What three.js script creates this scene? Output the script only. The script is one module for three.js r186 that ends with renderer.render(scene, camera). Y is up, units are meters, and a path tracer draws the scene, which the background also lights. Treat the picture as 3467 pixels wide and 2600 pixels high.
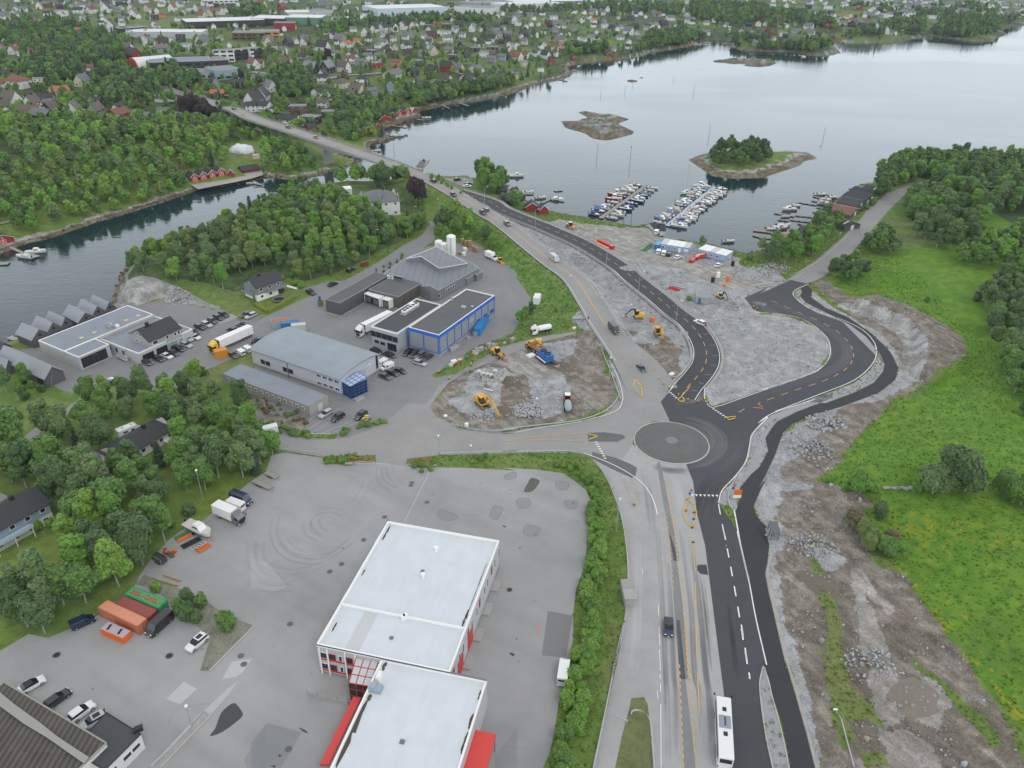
import*as THREE from'three';
import{mergeGeometries}from'three/addons/utils/BufferGeometryUtils.js';
// ---------- camera, sky, sun, exposure ----------
const scene=new THREE.Scene();
const camera=new THREE.PerspectiveCamera(52.4,4/3,.5,9000);
camera.position.set(0,122,0);
camera.rotation.order='YXZ';
camera.rotation.x=-30.105*Math.PI/180;
camera.rotation.z=1.106*Math.PI/180;
camera.updateMatrixWorld(true);
const renderer=new THREE.WebGLRenderer({antialias:true});
renderer.toneMapping=THREE.LinearToneMapping;
renderer.toneMappingExposure=.94;
renderer.shadowMap.enabled=true;
function rng(seed){let a=seed>>>0;return()=>{a=(a+0x6D2B79F5)>>>0;let t=a;t=Math.imul(t^(t>>>15),t|1);t^=t+Math.imul(t^(t>>>7),t|61);return((t^(t>>>14))>>>0)/4294967296;};}
const R=rng(7),rr=(a,b)=>a+(b-a)*R(),pick=(l)=>l[Math.floor(R()*l.length)];
const clamp=(v,a,b)=>Math.max(a,Math.min(b,v)),sstep=(a,b,v)=>{const t=clamp((v-a)/(b-a),0,1);return t*t*(3-2*t);},lerp=(a,b,t)=>a+(b-a)*t;
const NT=new Float32Array(65536);{const q=rng(3);for(let i=0;i<65536;i++)NT[i]=q();}
function vn(x,y,per=256){
const xi=Math.floor(x),yi=Math.floor(y),fx=x-xi,fy=y-yi,u=fx*fx*(3-2*fx),v=fy*fy*(3-2*fy);
const m=(a)=>((a%per)+per)%per,x0=m(xi),x1=m(xi+1),y0=m(yi),y1=m(yi+1);
return lerp(lerp(NT[x0+y0*256],NT[x1+y0*256],u),lerp(NT[x0+y1*256],NT[x1+y1*256],u),v);
}
function fbm(x,y,o=4,per=256){let s=0,a=.5,n=0;for(let i=0;i<o;i++){s+=a*vn(x,y,Math.min(256,per));n+=a;a*=.5;x*=2;y*=2;per*=2;}return s/n;}
{
const w=512,h=256,d=new Float32Array(w*h*4);
for(let j=0;j<h;j++)for(let i=0;i<w;i++){
const el=((j+.5)/h-.5)*180,k=(j*w+i)*4;
const c=fbm(i/w*16,el/9+40,5,16),c2=fbm(i/w*8,el/20+90,3,8);
let L=.84+1.22*Math.exp(-Math.pow((el-14)/11,2))+(c-.5)*.6+(c2-.5)*.5;
if(el<0)L=.5;
const b=Math.exp(-Math.pow((el-12)/14,2));d[k]=L*(.965-b*.05);d[k+1]=L;d[k+2]=L*(1.045+b*.05);d[k+3]=1;
}
const t=new THREE.DataTexture(d,w,h,THREE.RGBAFormat,THREE.FloatType);
t.mapping=THREE.EquirectangularReflectionMapping;t.magFilter=THREE.LinearFilter;t.needsUpdate=true;
scene.background=t;scene.environment=t;
}
const sun=new THREE.DirectionalLight(new THREE.Color(1,.96,.9),.9);
sun.position.set(160,420,60);sun.target.position.set(0,0,-220);sun.castShadow=true;sun.shadow.radius=40;
sun.shadow.mapSize.set(2048,2048);Object.assign(sun.shadow.camera,{left:-400,right:400,top:400,bottom:-400,near:10,far:1200});
scene.add(sun,sun.target);
// ---------- pixels of the photograph to points ----------
const Z=900/2212;
const TILE={a:[0,0],b:[850,0],c:[1700,0],d:[2567,0],e:[0,450],f:[850,450],g:[1700,450],h:[2567,450],i:[0,900],j:[850,900],k:[1700,900],l:[2567,900],m:[0,1350],n:[850,1350],o:[1700,1350],q:[2567,1350],r:[0,1800],s:[850,1750],t:[1700,1800],u:[2567,1800],v:[0,2100],w:[850,2100],x:[1700,2100],y:[2567,2100],
A:[1000,800,700/2212],B:[1450,1120,600/2212],C:[2000,560,500/2212],D:[2550,620,450/2212],E:[0,1000,560/2212],F:[620,860,400/2212],G:[1240,960,460/2212],H:[1050,1750,700/2111],I:[300,1950,340/2212],J:[680,1080,200/2212],K:[2200,800,300/2212],L:[500,2300,400/2212],M:[2060,1560,400/1952],S:[0,0,1]};
let curTile='S';
function pixels(str){
const out=[];
for(const w of str.trim().split(/\s+/)){
let s=w;if(/[A-Za-z]/.test(s[0])){curTile=s[0];s=s.slice(1);}
const[x,y]=s.split(',').map(Number),T=TILE[curTile],sc=T[2]||Z;
out.push([T[0]+x*sc,T[1]+y*sc]);
}
return out;
}
const FPX=1300/Math.tan(26.2*Math.PI/180);
function rayOf([x,y]){return new THREE.Vector3((x-1733.5)/FPX,-(y-1300)/FPX,-1).applyQuaternion(camera.quaternion);}
function onPlane(p,y=0){const d=rayOf(p),t=(y-122)/d.y;return new THREE.Vector3(d.x*t,y,d.z*t);}
const P0=(str,y=0)=>pixels(str).map((p)=>onPlane(p,y));
const p0=(str,y=0)=>P0(str,y)[0];
// ---------- terrain ----------
const SEA=-3;
const coastNear=P0('S-400,1330 i-60,690 70,640 140,600 480,480 720,400 960,330 940,290 960,230 1000,120 e1000,1200 1100,1060 1350,950 1550,860 1850,760 2050,650 f60,620 190,520 300,480 420,470 700,430 800,420 950,420 1100,415 1200,380 1300,330 1430,335 1480,350 1620,375 1800,372 1860,390 2000,395 2150,440 g0,450 60,475 110,455 125,470 60,520 150,560 240,580 330,640 440,670 580,700 640,700 730,720 800,745 960,770 1090,790 1170,772 1250,790 1330,880 1420,900 1500,905 1600,925 1720,945 1830,960 1990,1010 2100,1000 2212,960 h60,940 160,930 300,850 420,760 540,690 600,590 680,540 830,440 960,420 985,380 1040,300 1200,250 1400,220 1600,190 2212,190 2500,190 3200,500 3600,1500 S4600,2600 S4200,5500 S-1200,5500',SEA);
const coastFar=P0('S-500,920 e-200,1080 0,1010 210,925 280,905 400,885 600,815 830,735 1000,690 1250,612 1400,565 1640,480 1850,450 1960,430 2212,375 f30,360 140,370 300,390 420,385 560,355 700,320 850,275 905,243 880,222 800,205 760,190 800,180 900,175 960,165 1010,160 990,120 b1000,1195 1150,1180 1200,1160 1180,1130 1090,1120 1050,1090 1130,1060 1250,1020 1300,995 1420,975 1400,930 1500,905 1600,880 1850,850 2050,810 2212,775 c0,805 120,765 330,690 470,665 565,640 578,610 545,560 620,535 800,515 930,508 1150,475 1240,440 1400,415 1560,388 1640,350 1750,330 1880,340 1900,390 2000,422 2212,432 d0,425 130,430 290,435 440,465 600,460 690,440 640,400 590,360 640,345 700,358 850,362 1000,362 1220,352 1290,325 1400,310 1450,300 1700,335 1800,345 1960,348 1970,325 2060,293 2030,250 2100,225 2250,205 2700,190 S4300,80',SEA);
{
const a=coastFar[0],b=coastFar[coastFar.length-1];
coastFar.push(new THREE.Vector3(b.x+900,0,b.z-600),new THREE.Vector3(5200,0,-4800),new THREE.Vector3(-5200,0,-4800),new THREE.Vector3(-2600,0,a.z+100));
}
const islands=[
['c490,1008 640,1010 660,990 720,980 630,935 700,928 820,950 930,955 1060,992 960,1030 1100,1095 1080,1120 960,1150 900,1165 760,1155 690,1110 530,1065',2.6],
['g1550,225 1640,185 1740,160 1850,150 h20,160 250,155 420,165 490,215 380,235 340,275 200,320 120,345 40,370 g2200,375 1900,380 1750,360 1660,300',3.4],
['c1685,512 1900,490 1940,483 2050,498 2150,492 d0,497 90,490 155,525 100,550 0,555 c2150,555 1980,545 2060,525 1900,525',3.0],
['c1035,670 1080,662 1130,672 1120,682 1050,682',1.0],['c1140,645 1175,643 1170,652 1145,652',.6],['c850,783 875,784 860,787',.4],['c720,870 768,869 740,873',.5],['d1845,392 1885,393 1860,396',.5],['d2080,338 2115,339 2095,341',.5],['h215,143 250,142 240,146',.5],['h495,110 535,108 530,114',.5],
].map(([s,h])=>{const q=P0(s,SEA);return{q,h,c:q.reduce((a,b)=>a.add(b),new THREE.Vector3()).divideScalar(q.length)};});
function box2(q){let a=1e9,b=-1e9,c=1e9,d=-1e9;for(const p of q){a=Math.min(a,p.x);b=Math.max(b,p.x);c=Math.min(c,p.z);d=Math.max(d,p.z);}return[a,b,c,d];}
function sd(q,x,z){
let ins=false,d2=1e12;
for(let i=0,j=q.length-1;i<q.length;j=i++){
const a=q[i],b=q[j],ex=b.x-a.x,ez=b.z-a.z,wx=x-a.x,wz=z-a.z;
const t=clamp((wx*ex+wz*ez)/(ex*ex+ez*ez||1e-9),0,1),dx=wx-ex*t,dz=wz-ez*t;
d2=Math.min(d2,dx*dx+dz*dz);
if((a.z>z)!==(b.z>z)&&x<(b.x-a.x)*(z-a.z)/(b.z-a.z)+a.x)ins=!ins;
}
return(ins?1:-1)*Math.sqrt(d2);
}
const inside=(q,x,z)=>{let ins=false;for(let i=0,j=q.length-1;i<q.length;j=i++){const a=q[i],b=q[j];if((a.z>z)!==(b.z>z)&&x<(b.x-a.x)*(z-a.z)/(b.z-a.z)+a.x)ins=!ins;}return ins;};
islands.forEach((o)=>{o.b=box2(o.q);});
const line=(str,hs)=>pixels(str).map((p,i)=>onPlane(p,hs[i]));
const oldRoadC=line('k1190,1060 1060,800 960,650 850,490 735,300 595,100 g420,1080 180,890 0,750 f2000,700 1850,600 1700,507 1500,395 1350,332 1200,268 1000,200 770,122 540,45 330,-25 b0,975 a1950,910 1800,868',[0,.5,1.4,2.6,3.3,4,4.2,4.8,5.5,6.2,7,8,9.3,10.2,11,11.8,12.4,12.8,13,13,12.6,12.4]);
const newRoadC=line('k1490,1090 1545,1010 1625,920 1690,820 1700,720 1655,600 1560,480 1440,390 1290,262 1090,105 g1000,1130 690,935 370,790 0,640 f2000,580 1850,530 1720,490',[0,0,.1,.3,.6,.9,1.2,1.5,2,2.6,2.8,3.6,4.5,5.5,6.4,7,7.6]);
const smooth=(q,n,closed=false)=>new THREE.CatmullRomCurve3(q,closed,'centripetal').getPoints(n);
const oldRoad=smooth(oldRoadC,130),newRoad=smooth(newRoadC,110);
const oldNear=oldRoad.filter((p)=>p.y<9.9&&p.z>-520);
function nearestOn(line_,x,z){let best=1e9,y=0;for(let i=0;i+1<line_.length;i++){const a=line_[i],b=line_[i+1],ex=b.x-a.x,ez=b.z-a.z,t=clamp(((x-a.x)*ex+(z-a.z)*ez)/(ex*ex+ez*ez||1e-9),0,1),dx=x-a.x-ex*t,dz=z-a.z-ez*t,d=dx*dx+dz*dz;if(d<best){best=d;y=a.y+(b.y-a.y)*t;}}return[Math.sqrt(best),y];}
const hillPen=P0('i1400,110 1700,140 2000,230 j100,60 450,130 700,60 900,-20 f1000,1010 1250,900 1420,800 1470,700 1350,600 1250,480 1180,420 900,450 500,470 250,540 60,680 e1850,820 1400,980 1120,1100 i1030,100');
const hillRight=P0('l560,90 740,220 1150,300 1420,450 1700,600 1735,780 1560,920 1110,1130 q1000,150 830,320 600,570 480,680 900,800 960,900 u1250,330 1500,760 1900,1229 y2300,1100 S5000,3200 S5500,900 h2500,300 1500,340 1300,560 1080,740 900,960 700,1090');
const rockCut=P0('l735,335 830,375 950,410 1050,455 1120,510 1190,560 1250,620 1285,680 1300,750 1280,820 1250,870 1600,1000 1900,700 1500,350 1100,260');
const farDeck=oldRoad.slice(-46),cutEdge=rockCut.slice(0,11);
const outcrop=P0('i960,330 950,260 1000,170 1200,95 1330,120 1500,190 1700,290 1850,370 1640,330 1500,285 1400,265 1250,290 1130,345');
const hillLeft=P0('S-900,900 e-100,900 0,790 130,770 400,800 850,640 1250,520 1560,420 1700,290 1900,240 1900,60 a2000,1130 1800,1000 1300,960 600,960 100,960 S-900,400');
[hillPen,hillRight,rockCut,outcrop,hillLeft].forEach((q)=>{q.b=box2(q);});
const inBox=(b,x,z,m=0)=>x>b[0]-m&&x<b[1]+m&&z>b[2]-m&&z<b[3]+m;
coastNear.b=box2(coastNear);
function ground(x,z){
let y=-9;
if(inBox(coastNear.b,x,z,40)){
const d=sd(coastNear,x,z);
if(d>-25){
y=d>0?SEA+.2+2.8*sstep(0,7,d+(vn(x*.2,z*.2)-.5)*3):SEA+.2+d*.35;
if(d>0){
let u=0;
if(inBox(hillPen.b,x,z)){const q=sd(hillPen,x,z);if(q>0)u+=5.2*sstep(0,42,q)+fbm(x*.05,z*.05,3)*1.5*sstep(0,10,q);}
if(inBox(hillRight.b,x,z)){const q=sd(hillRight,x,z);if(q>0)u+=3.2*sstep(0,26,q)+5*sstep(20,160,q)+(fbm(x*.03,z*.03,3)-.5)*2.4*sstep(0,20,q);}
if(inBox(rockCut.b,x,z)){const q=sd(rockCut,x,z);if(q>0){const e=nearestOn(cutEdge,x,z)[0];u=Math.max(u,(3.6*sstep(0,3.2,e)+(vn(x*.6,z*.6)-.3)*1.5*sstep(0,2,e))*(1-sstep(7,24,e)));}}
if(inBox(outcrop.b,x,z)){const q=sd(outcrop,x,z);if(q>0)u=Math.max(u,3.6*sstep(0,6,q)+vn(x*.33,z*.33)*1.6*sstep(0,4,q));}
y+=u;
if(u<9&&z>-540){
for(const[L,w]of[[oldNear,5.6],[newRoad,4.9]]){const[q,hy]=nearestOn(L,x,z);if(hy>.2)y=Math.max(y,hy-.3-Math.max(0,q-w)*.52-(q>w?vn(x*.7,z*.7)*.25:0));}
}
}
}
}
if(z<-150){
const d=sd(coastFar,x,z);
if(d>-30){
let f=d>0?SEA+.1+2.6*sstep(0,9,d)+12.5*(1-Math.exp(-Math.max(0,d-6)/95))+.017*d+(fbm(x*.008,z*.008,3)-.5)*9*sstep(10,120,d):SEA+d*.3;
if(d>0&&inBox(hillLeft.b,x,z)){const q=sd(hillLeft,x,z);if(q>0)f+=7*sstep(0,70,q);}
if(d>0){const dd=Math.hypot(x+165,z+610);f=lerp(f,Math.min(f,1.5),(1-sstep(20,60,Math.hypot((x+40)*.7,z+520)))*.9);f=dd<0?f:f;const[q,hy]=nearestOn(farDeck,x,z);if(q<60){f=lerp(f,Math.min(f,2.5),(1-sstep(22,60,q))*sstep(-580,-560,z));if(z<-560)f=lerp(f,hy-.4,(1-sstep(8,40,q))*sstep(-560,-585,z));}}
y=Math.max(y,f);
}
for(const o of islands)if(inBox(o.b,x,z,12)){const q=sd(o.q,x,z);y=Math.max(y,q>0?SEA+.15+Math.min(o.h,q*.22)+(vn(x*.25,z*.25)-.4)*.9*sstep(0,6,q):SEA+q*.3);}
}
return y;
}
function onGround(p){
const d=rayOf(p);if(d.y>-.02)d.y=-.02;
let t0=30/-d.y,t=t0,prev=t0;const hor=Math.hypot(d.x,d.z);
for(let i=0;i<900;i++){
const y=122+d.y*t,g=Math.max(SEA,y<60?ground(d.x*t,d.z*t):-3);
if(y<=g){let a=prev,b=t;for(let k=0;k<12;k++){const m=(a+b)/2;if(122+d.y*m<=Math.max(SEA,ground(d.x*m,d.z*m)))b=m;else a=m;}const x=d.x*b,z=d.z*b;return new THREE.Vector3(x,Math.max(SEA,ground(x,z)),z);}
prev=t;t+=Math.max(1.5,(y-Math.max(g,0))*.35/-d.y*.5)/1;
if(t*hor>4200)break;
}
return null;
}
const PG=(str)=>pixels(str).map(onGround).filter(Boolean);
// ---------- helpers: materials, meshes, things ----------
const lin=(r,g,b)=>new THREE.Color().setRGB(r,g,b);
const mat=(c,rough=.8,o={})=>new THREE.MeshStandardMaterial({color:Array.isArray(c)?lin(...c):c,roughness:rough,metalness:0,side:THREE.DoubleSide,...o});
function tex(w,h,fn,srgb=false){
const d=new Uint8Array(w*h*4);
for(let j=0;j<h;j++)for(let i=0;i<w;i++){const c=fn(i,j),k=(j*w+i)*4;d[k]=clamp(c[0],0,1)*255;d[k+1]=clamp(c[1],0,1)*255;d[k+2]=clamp(c[2],0,1)*255;d[k+3]=255;}
const t=new THREE.DataTexture(d,w,h);t.wrapS=t.wrapT=THREE.RepeatWrapping;t.magFilter=THREE.LinearFilter;t.minFilter=THREE.LinearMipmapLinearFilter;t.generateMipmaps=true;if(srgb)t.colorSpace=THREE.SRGBColorSpace;t.needsUpdate=true;return t;
}
const toS=(v)=>v<=.0031308?v*12.92:1.055*Math.pow(v,1/2.4)-.055;
const nr=rng(11),speck=Float32Array.from({length:1<<20},()=>nr());
const grainTex=(seed,fine,mid,coarse,n=1024)=>tex(n,n,(i,j)=>{const v=1+(speck[(i+j*n+seed*991)&1048575]-.5)*fine+(fbm(i/n*32+seed,j/n*32,3,32)-.5)*mid+(fbm(i/n*6+seed,j/n*6+5,4,6)-.5)*coarse;const s=toS(clamp(v*.8,0,1));return[s,s,s];},true);
const names=new Map();
function numbered(n){const k=names.get(n)||0;names.set(n,k+1);return k?n+'_'+String(k).padStart(3,'0'):n;}
function tag(o,label,category,group,kind){o.userData.label=label;if(category)o.userData.category=category;if(group)o.userData.group=group;if(kind)o.userData.kind=kind;return o;}
function thing(name,label,category,pos,turn=0,group){const g=new THREE.Group();g.name=numbered(name);if(pos)g.position.set(pos.x,pos.y,pos.z);g.rotation.y=turn;tag(g,label,category,group);scene.add(g);return g;}
function mesh(name,geo,m,parent){const o=new THREE.Mesh(geo,m);o.name=parent?name:numbered(name);o.castShadow=o.receiveShadow=true;(parent||scene).add(o);return o;}
const structure=(name,geo,m)=>{const o=mesh(name,geo,m);o.userData.kind='structure';return o;};
function dup(root,pos,turn,label,group){const c=root.clone();c.name=numbered(root.name.replace(/_\d\d\d$/,''));c.userData={...root.userData};if(pos)c.position.copy(pos);if(turn!==undefined)c.rotation.y=turn;if(label)c.userData.label=label;if(group)c.userData.group=group;scene.add(c);return c;}
const bg=(w,h,d,x=0,y=0,z=0,ry=0,rx=0,rz=0)=>{const g=new THREE.BoxGeometry(w,h,d);if(rx)g.rotateX(rx);if(rz)g.rotateZ(rz);if(ry)g.rotateY(ry);g.translate(x,y,z);return g;};
const cy=(r0,r1,h,n,x=0,y=0,z=0,axis='y')=>{const g=new THREE.CylinderGeometry(r0,r1,h,n);if(axis==='x')g.rotateZ(Math.PI/2);if(axis==='z')g.rotateX(Math.PI/2);g.translate(x,y,z);return g;};
const merge=(l)=>{const a=l.flat().map((g)=>{const n=g.index?g.toNonIndexed():g;for(const k of Object.keys(n.attributes))if(!['position','normal','uv'].includes(k))n.deleteAttribute(k);if(!n.attributes.uv)n.setAttribute('uv',new THREE.BufferAttribute(new Float32Array(n.attributes.position.count*2),2));return n;});return a.length===1?a[0]:mergeGeometries(a);};
function polyGeo(tris,uvScale=0){
const p=[],u=[];for(const t of tris)for(const v of t){p.push(v.x,v.y,v.z);u.push(v.x*(uvScale||.1),v.z*(uvScale||.1));}
const g=new THREE.BufferGeometry();g.setAttribute('position',new THREE.Float32BufferAttribute(p,3));g.setAttribute('uv',new THREE.Float32BufferAttribute(u,2));g.computeVertexNormals();return g;
}
const V=(x,y,z)=>new THREE.Vector3(x,y,z);
const quad=(a,b,c,d)=>[[a,b,c],[a,c,d]];
function beam(a,b,r,n=5){const d=b.clone().sub(a),L=d.length(),g=new THREE.CylinderGeometry(r,r,L,n);g.applyQuaternion(new THREE.Quaternion().setFromUnitVectors(V(0,1,0),d.normalize()));g.translate((a.x+b.x)/2,(a.y+b.y)/2,(a.z+b.z)/2);return g;}
function flat(q,y,uvS=1/50){
const s=new THREE.Shape(q.map((p)=>new THREE.Vector2(p.x,-p.z))),g=new THREE.ShapeGeometry(s);
g.rotateX(-Math.PI/2);g.translate(0,y,0);
const pos=g.attributes.position,uv=new Float32Array(pos.count*2);for(let i=0;i<pos.count;i++){uv[i*2]=pos.getX(i)*uvS;uv[i*2+1]=-pos.getZ(i)*uvS;}g.setAttribute('uv',new THREE.BufferAttribute(uv,2));return g;
}
function ribbon(line_,w0,w1,dy=0,uvS=1/50){
const pos=[],uv=[],ix=[];let acc=0;
line_.forEach((p,i)=>{
const a=line_[Math.max(0,i-1)],b=line_[Math.min(line_.length-1,i+1)],tx=b.x-a.x,tz=b.z-a.z,l=Math.hypot(tx,tz)||1,nx=-tz/l,nz=tx/l;
if(i)acc+=p.distanceTo(line_[i-1]);
const wa=typeof w0==='function'?w0(i/(line_.length-1)):w0,wb=typeof w1==='function'?w1(i/(line_.length-1)):w1;
for(const w of[wa,wb]){pos.push(p.x+nx*w,p.y+dy,p.z+nz*w);uv.push((p.x+nx*w)*uvS,-(p.z+nz*w)*uvS);}
if(i){const k=i*2;ix.push(k-2,k-1,k,k-1,k+1,k);}
});
const g=new THREE.BufferGeometry();g.setAttribute('position',new THREE.Float32BufferAttribute(pos,3));g.setAttribute('uv',new THREE.Float32BufferAttribute(uv,2));g.setIndex(ix);g.computeVertexNormals();
const n=g.attributes.normal;let up=0;for(let i=0;i<n.count;i++)up+=n.getY(i);if(up<0){g.setIndex(ix.slice().reverse());g.computeVertexNormals();}return g;
}
const offset=(line_,w)=>line_.map((p,i)=>{const a=line_[Math.max(0,i-1)],b=line_[Math.min(line_.length-1,i+1)],tx=b.x-a.x,tz=b.z-a.z,l=Math.hypot(tx,tz)||1;return V(p.x-tz/l*w,p.y,p.z+tx/l*w);});
function resample(line_,step){const out=[line_[0].clone()];let need=step;for(let i=1;i<line_.length;i++){let a=line_[i-1].clone();const b=line_[i];let d=a.distanceTo(b);while(d>=need){a=a.clone().lerp(b,need/d);out.push(a.clone());d=a.distanceTo(b);need=step;}need-=d;}return out;}
const cut=(line_,s0,s1)=>{const out=[];let acc=0;for(let i=0;i<line_.length;i++){if(i){const d=line_[i].distanceTo(line_[i-1]);for(const s of[s0,s1])if(s>acc&&s<acc+d)out.push(line_[i-1].clone().lerp(line_[i],(s-acc)/d));acc+=d;}if(acc>=s0&&acc<=s1)out.push(line_[i].clone());}return out;};
const lengthOf=(l)=>l.reduce((s,p,i)=>i?s+p.distanceTo(l[i-1]):0,0);
const slice=(l,a,b)=>l.slice(Math.round(a*(l.length-1)),Math.round(b*(l.length-1))+1);
// ---------- ground colours ----------
const NB=[-240,240,-540,-40],TN=2048;
const zones=[
['forest',hillPen],['rock',outcrop],
['lawn',P0('f1050,740 1100,660 1220,600 1400,610 1410,680 1200,770',5)],
['field',P0('l560,90 760,220 1100,300 1350,360 1450,450 1700,600 1735,780 1560,920 1110,1130 q1010,130 840,310 620,560 470,690 900,830 1000,1000 u1180,250 1300,500 1500,750 1700,1000 1950,1229 y2300,1000 S4600,3000 S4600,1000 h2600,680 1900,700 1800,950 900,1000 700,1090',2)],
['dirt',P0('l440,140 560,110 740,240 1000,290 1150,330 1450,460 1690,600 1720,780 1550,910 1110,1110 q1010,130 840,300 620,560 470,680 700,740 900,800 950,900 700,1000 900,1160 u950,270 1230,350 1300,500 1500,750 1700,1000 1850,1229 y2300,1300 S3400,3100 y600,1500 y200,0 u90,530 o2212,1080 q0,760 200,280 l500,1229 1140,950 1165,850 1100,720 950,570')],
['gravel',P0('l450,200 600,320 760,420 1000,560 1120,690 1180,760 1250,900 1300,890 1410,890 1300,980 1000,1130 q700,60 500,290 380,420 200,560 180,640 220,690 450,690 430,740 180,760 200,840 u120,-100 240,30 500,130 730,240 560,330 380,100 240,60 240,110 140,200 160,400 200,700 280,880 280,1229 y280,150 370,500 440,800 520,1229 540,1500 480,1500 y140,0 u200,1000 90,530 55,350 90,100 q0,990 o2090,900 q0,760 200,280 l500,1229 1140,950 1165,850 1100,720 950,570 560,350 430,260')],
['sandy',P0('u750,300 900,480 1080,720 1130,640 960,480 850,330 y1150,520 1400,480 1620,700 1500,900 1250,800 y1040,920 1250,900 1450,1080 1560,1400 1000,1400 1040,1100')],
['grass',P0('y490,140 550,270 700,420 800,560 960,680 1080,860 1060,900 900,830 760,850 620,900 600,700 560,500')],['grass',P0('y600,880 760,880 820,1020 740,1030')],['grass',P0('y880,1100 1010,1110 1090,1229 860,1229')],
['gravel',P0('g480,720 720,760 1090,790 1270,790 1420,900 1640,930 1990,1050 1900,1229 k2212,0 l250,130 0,240 k2020,265 2212,330 l0,400 190,400 480,510 590,610 610,700 500,880 0,1060 k2212,1020 1740,1175 1680,1060 1690,1000 1830,800 1820,650 1700,480 1090,10 g1000,1050 300,760')],
['sandy',P0('g500,730 720,765 1080,800 1250,800 1400,900 1350,960 1600,1080 2000,1100 k2212,180 1900,200 1400,0 1100,-60 g900,1000 700,880')],
['gravel',offset(slice(oldRoad,.02,.5),-3).concat(slice(newRoad,.0,1).reverse().length?slice(newRoad,0,1):[])],
['dirt',P0('k1000,540 1100,660 1300,640 1350,560 1500,700 1480,900 1380,990 1250,860')],
['bank',P0('k160,60 300,0 420,20 660,420 560,460 450,500 300,440 330,330 230,210')],['bank',P0('f1700,600 2212,900 g0,900 420,1229 g60,1229 0,1100 f2000,1050 1750,700')],
['gravel',P0('k700,520 860,740 940,960 1000,1100 960,1229 1400,1229 1400,1000 1200,700 1000,600')],
['dirt',P0('B20,960 60,880 240,640 560,460 800,330 1000,260 1500,110 1880,30 2040,60 2212,420 k860,880 950,1000 960,1130 860,1229 o900,60 700,150 400,210 0,265 B330,1190 100,1080')],
['gravel',P0('B560,480 900,450 1120,540 900,680 860,900 1090,1000 700,1080 350,1000 250,860 420,780')],['gravel',P0('B1200,560 1350,600 1700,560 1760,760 1700,900 1660,1040 1400,1110 1330,1000 1250,700')],['gravel',P0('B1430,160 1860,90 1850,230 1650,390 1450,320')],['sandy',P0('B700,400 1200,200 1400,420 1750,560 1300,600 900,430')],
['gravel',P0('o2212,150 2078,300 2060,380 2028,520 1945,640 1828,770 1800,870 1900,900 1950,930 1990,720 2140,570 q60,330 330,105 620,-5 470,-5 100,132')],['grass',P0('u480,200 620,480 700,900 760,1229 620,1229 560,800 440,300')],['grass',P0('y1290,300 1500,480 1700,640 1900,800 2050,1020 1950,1060 1700,760 1400,480')],
['grass',P0('o-400,545 100,450 620,455 760,530 850,640 920,800 1000,1000 1030,1229 t1040,450 1030,640 960,900 900,1229 x880,600 790,1000 730,1300 600,1600 x300,1600 340,1229 440,900 580,320 t590,700 700,250 705,0 o740,850 600,650 300,570 0,545')],
['dirt',P0('m2000,40 n0,-60 200,40 480,160 500,200 420,280 250,290 100,240 m2100,180')],
['lawn',P0('m1300,520 1500,480 1700,560 2100,560 2150,640 1700,1010 1300,1100 1180,900 1500,760')],
['lawn',P0('r-200,100 300,60 560,0 680,150 600,350 430,380 250,440 120,560 60,700 130,880 -200,1020')],
['grass',P0('i-200,1000 120,960 350,1000 560,1050 740,1110 720,1150 m560,120 380,210 230,300 0,500 -300,700')],
['lawn',P0('F1450,920 1880,780 2050,840 1600,1110 1350,1000',1)],
];
const PAL={grass:[[.11,.18,.032],[.14,.2,.045],[.16,.165,.06],.4],field:[[.085,.195,.014],[.12,.225,.018],[.07,.15,.02],.3],lawn:[[.125,.195,.03],[.16,.215,.04],[.1,.16,.03],.3],bank:[[.095,.19,.028],[.15,.2,.05],[.2,.18,.08],.5],forest:[[.05,.085,.025],[.08,.13,.035],[.1,.09,.05],.6],dirt:[[.165,.138,.11],[.225,.2,.172],[.105,.086,.066],.6],gravel:[[.29,.295,.3],[.33,.335,.345],[.27,.255,.235],.5],sandy:[[.27,.255,.23],[.31,.295,.27],[.21,.19,.165],.5],rock:[[.24,.235,.225],[.34,.335,.33],[.19,.165,.13],.6],shore:[[.125,.1,.058],[.19,.165,.125],[.085,.064,.03],.7]};
const flowers=(x,z)=>.25+.75*sstep(-190,-110,z);
const kinds=Object.keys(PAL),groundMap=new Uint8Array(TN*TN);
{
const sx=TN/(NB[1]-NB[0]),sz=TN/(NB[3]-NB[2]);
for(const[k,q]of zones){
const id=kinds.indexOf(k),pts=q.map((p)=>[(p.x-NB[0])*sx,(p.z-NB[2])*sz]);
let y0=TN,y1=0;for(const p of pts){y0=Math.min(y0,p[1]);y1=Math.max(y1,p[1]);}
for(let y=Math.max(0,Math.floor(y0));y<Math.min(TN,y1);y++){
const xs=[];for(let i=0,j=pts.length-1;i<pts.length;j=i++){const a=pts[i],b=pts[j];if((a[1]>y+.5)!==(b[1]>y+.5))xs.push(a[0]+(b[0]-a[0])*(y+.5-a[1])/(b[1]-a[1]));}
xs.sort((a,b)=>a-b);for(let i=0;i+1<xs.length;i+=2)for(let x=Math.max(0,Math.round(xs[i]));x<Math.min(TN,Math.round(xs[i+1]));x++)groundMap[y*TN+x]=id;
}
}
}
function zoneAt(x,z){const i=Math.floor((x-NB[0])/(NB[1]-NB[0])*TN),j=Math.floor((z-NB[2])/(NB[3]-NB[2])*TN);return i<0||j<0||i>=TN||j>=TN?'grass':kinds[groundMap[j*TN+i]];}
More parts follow.
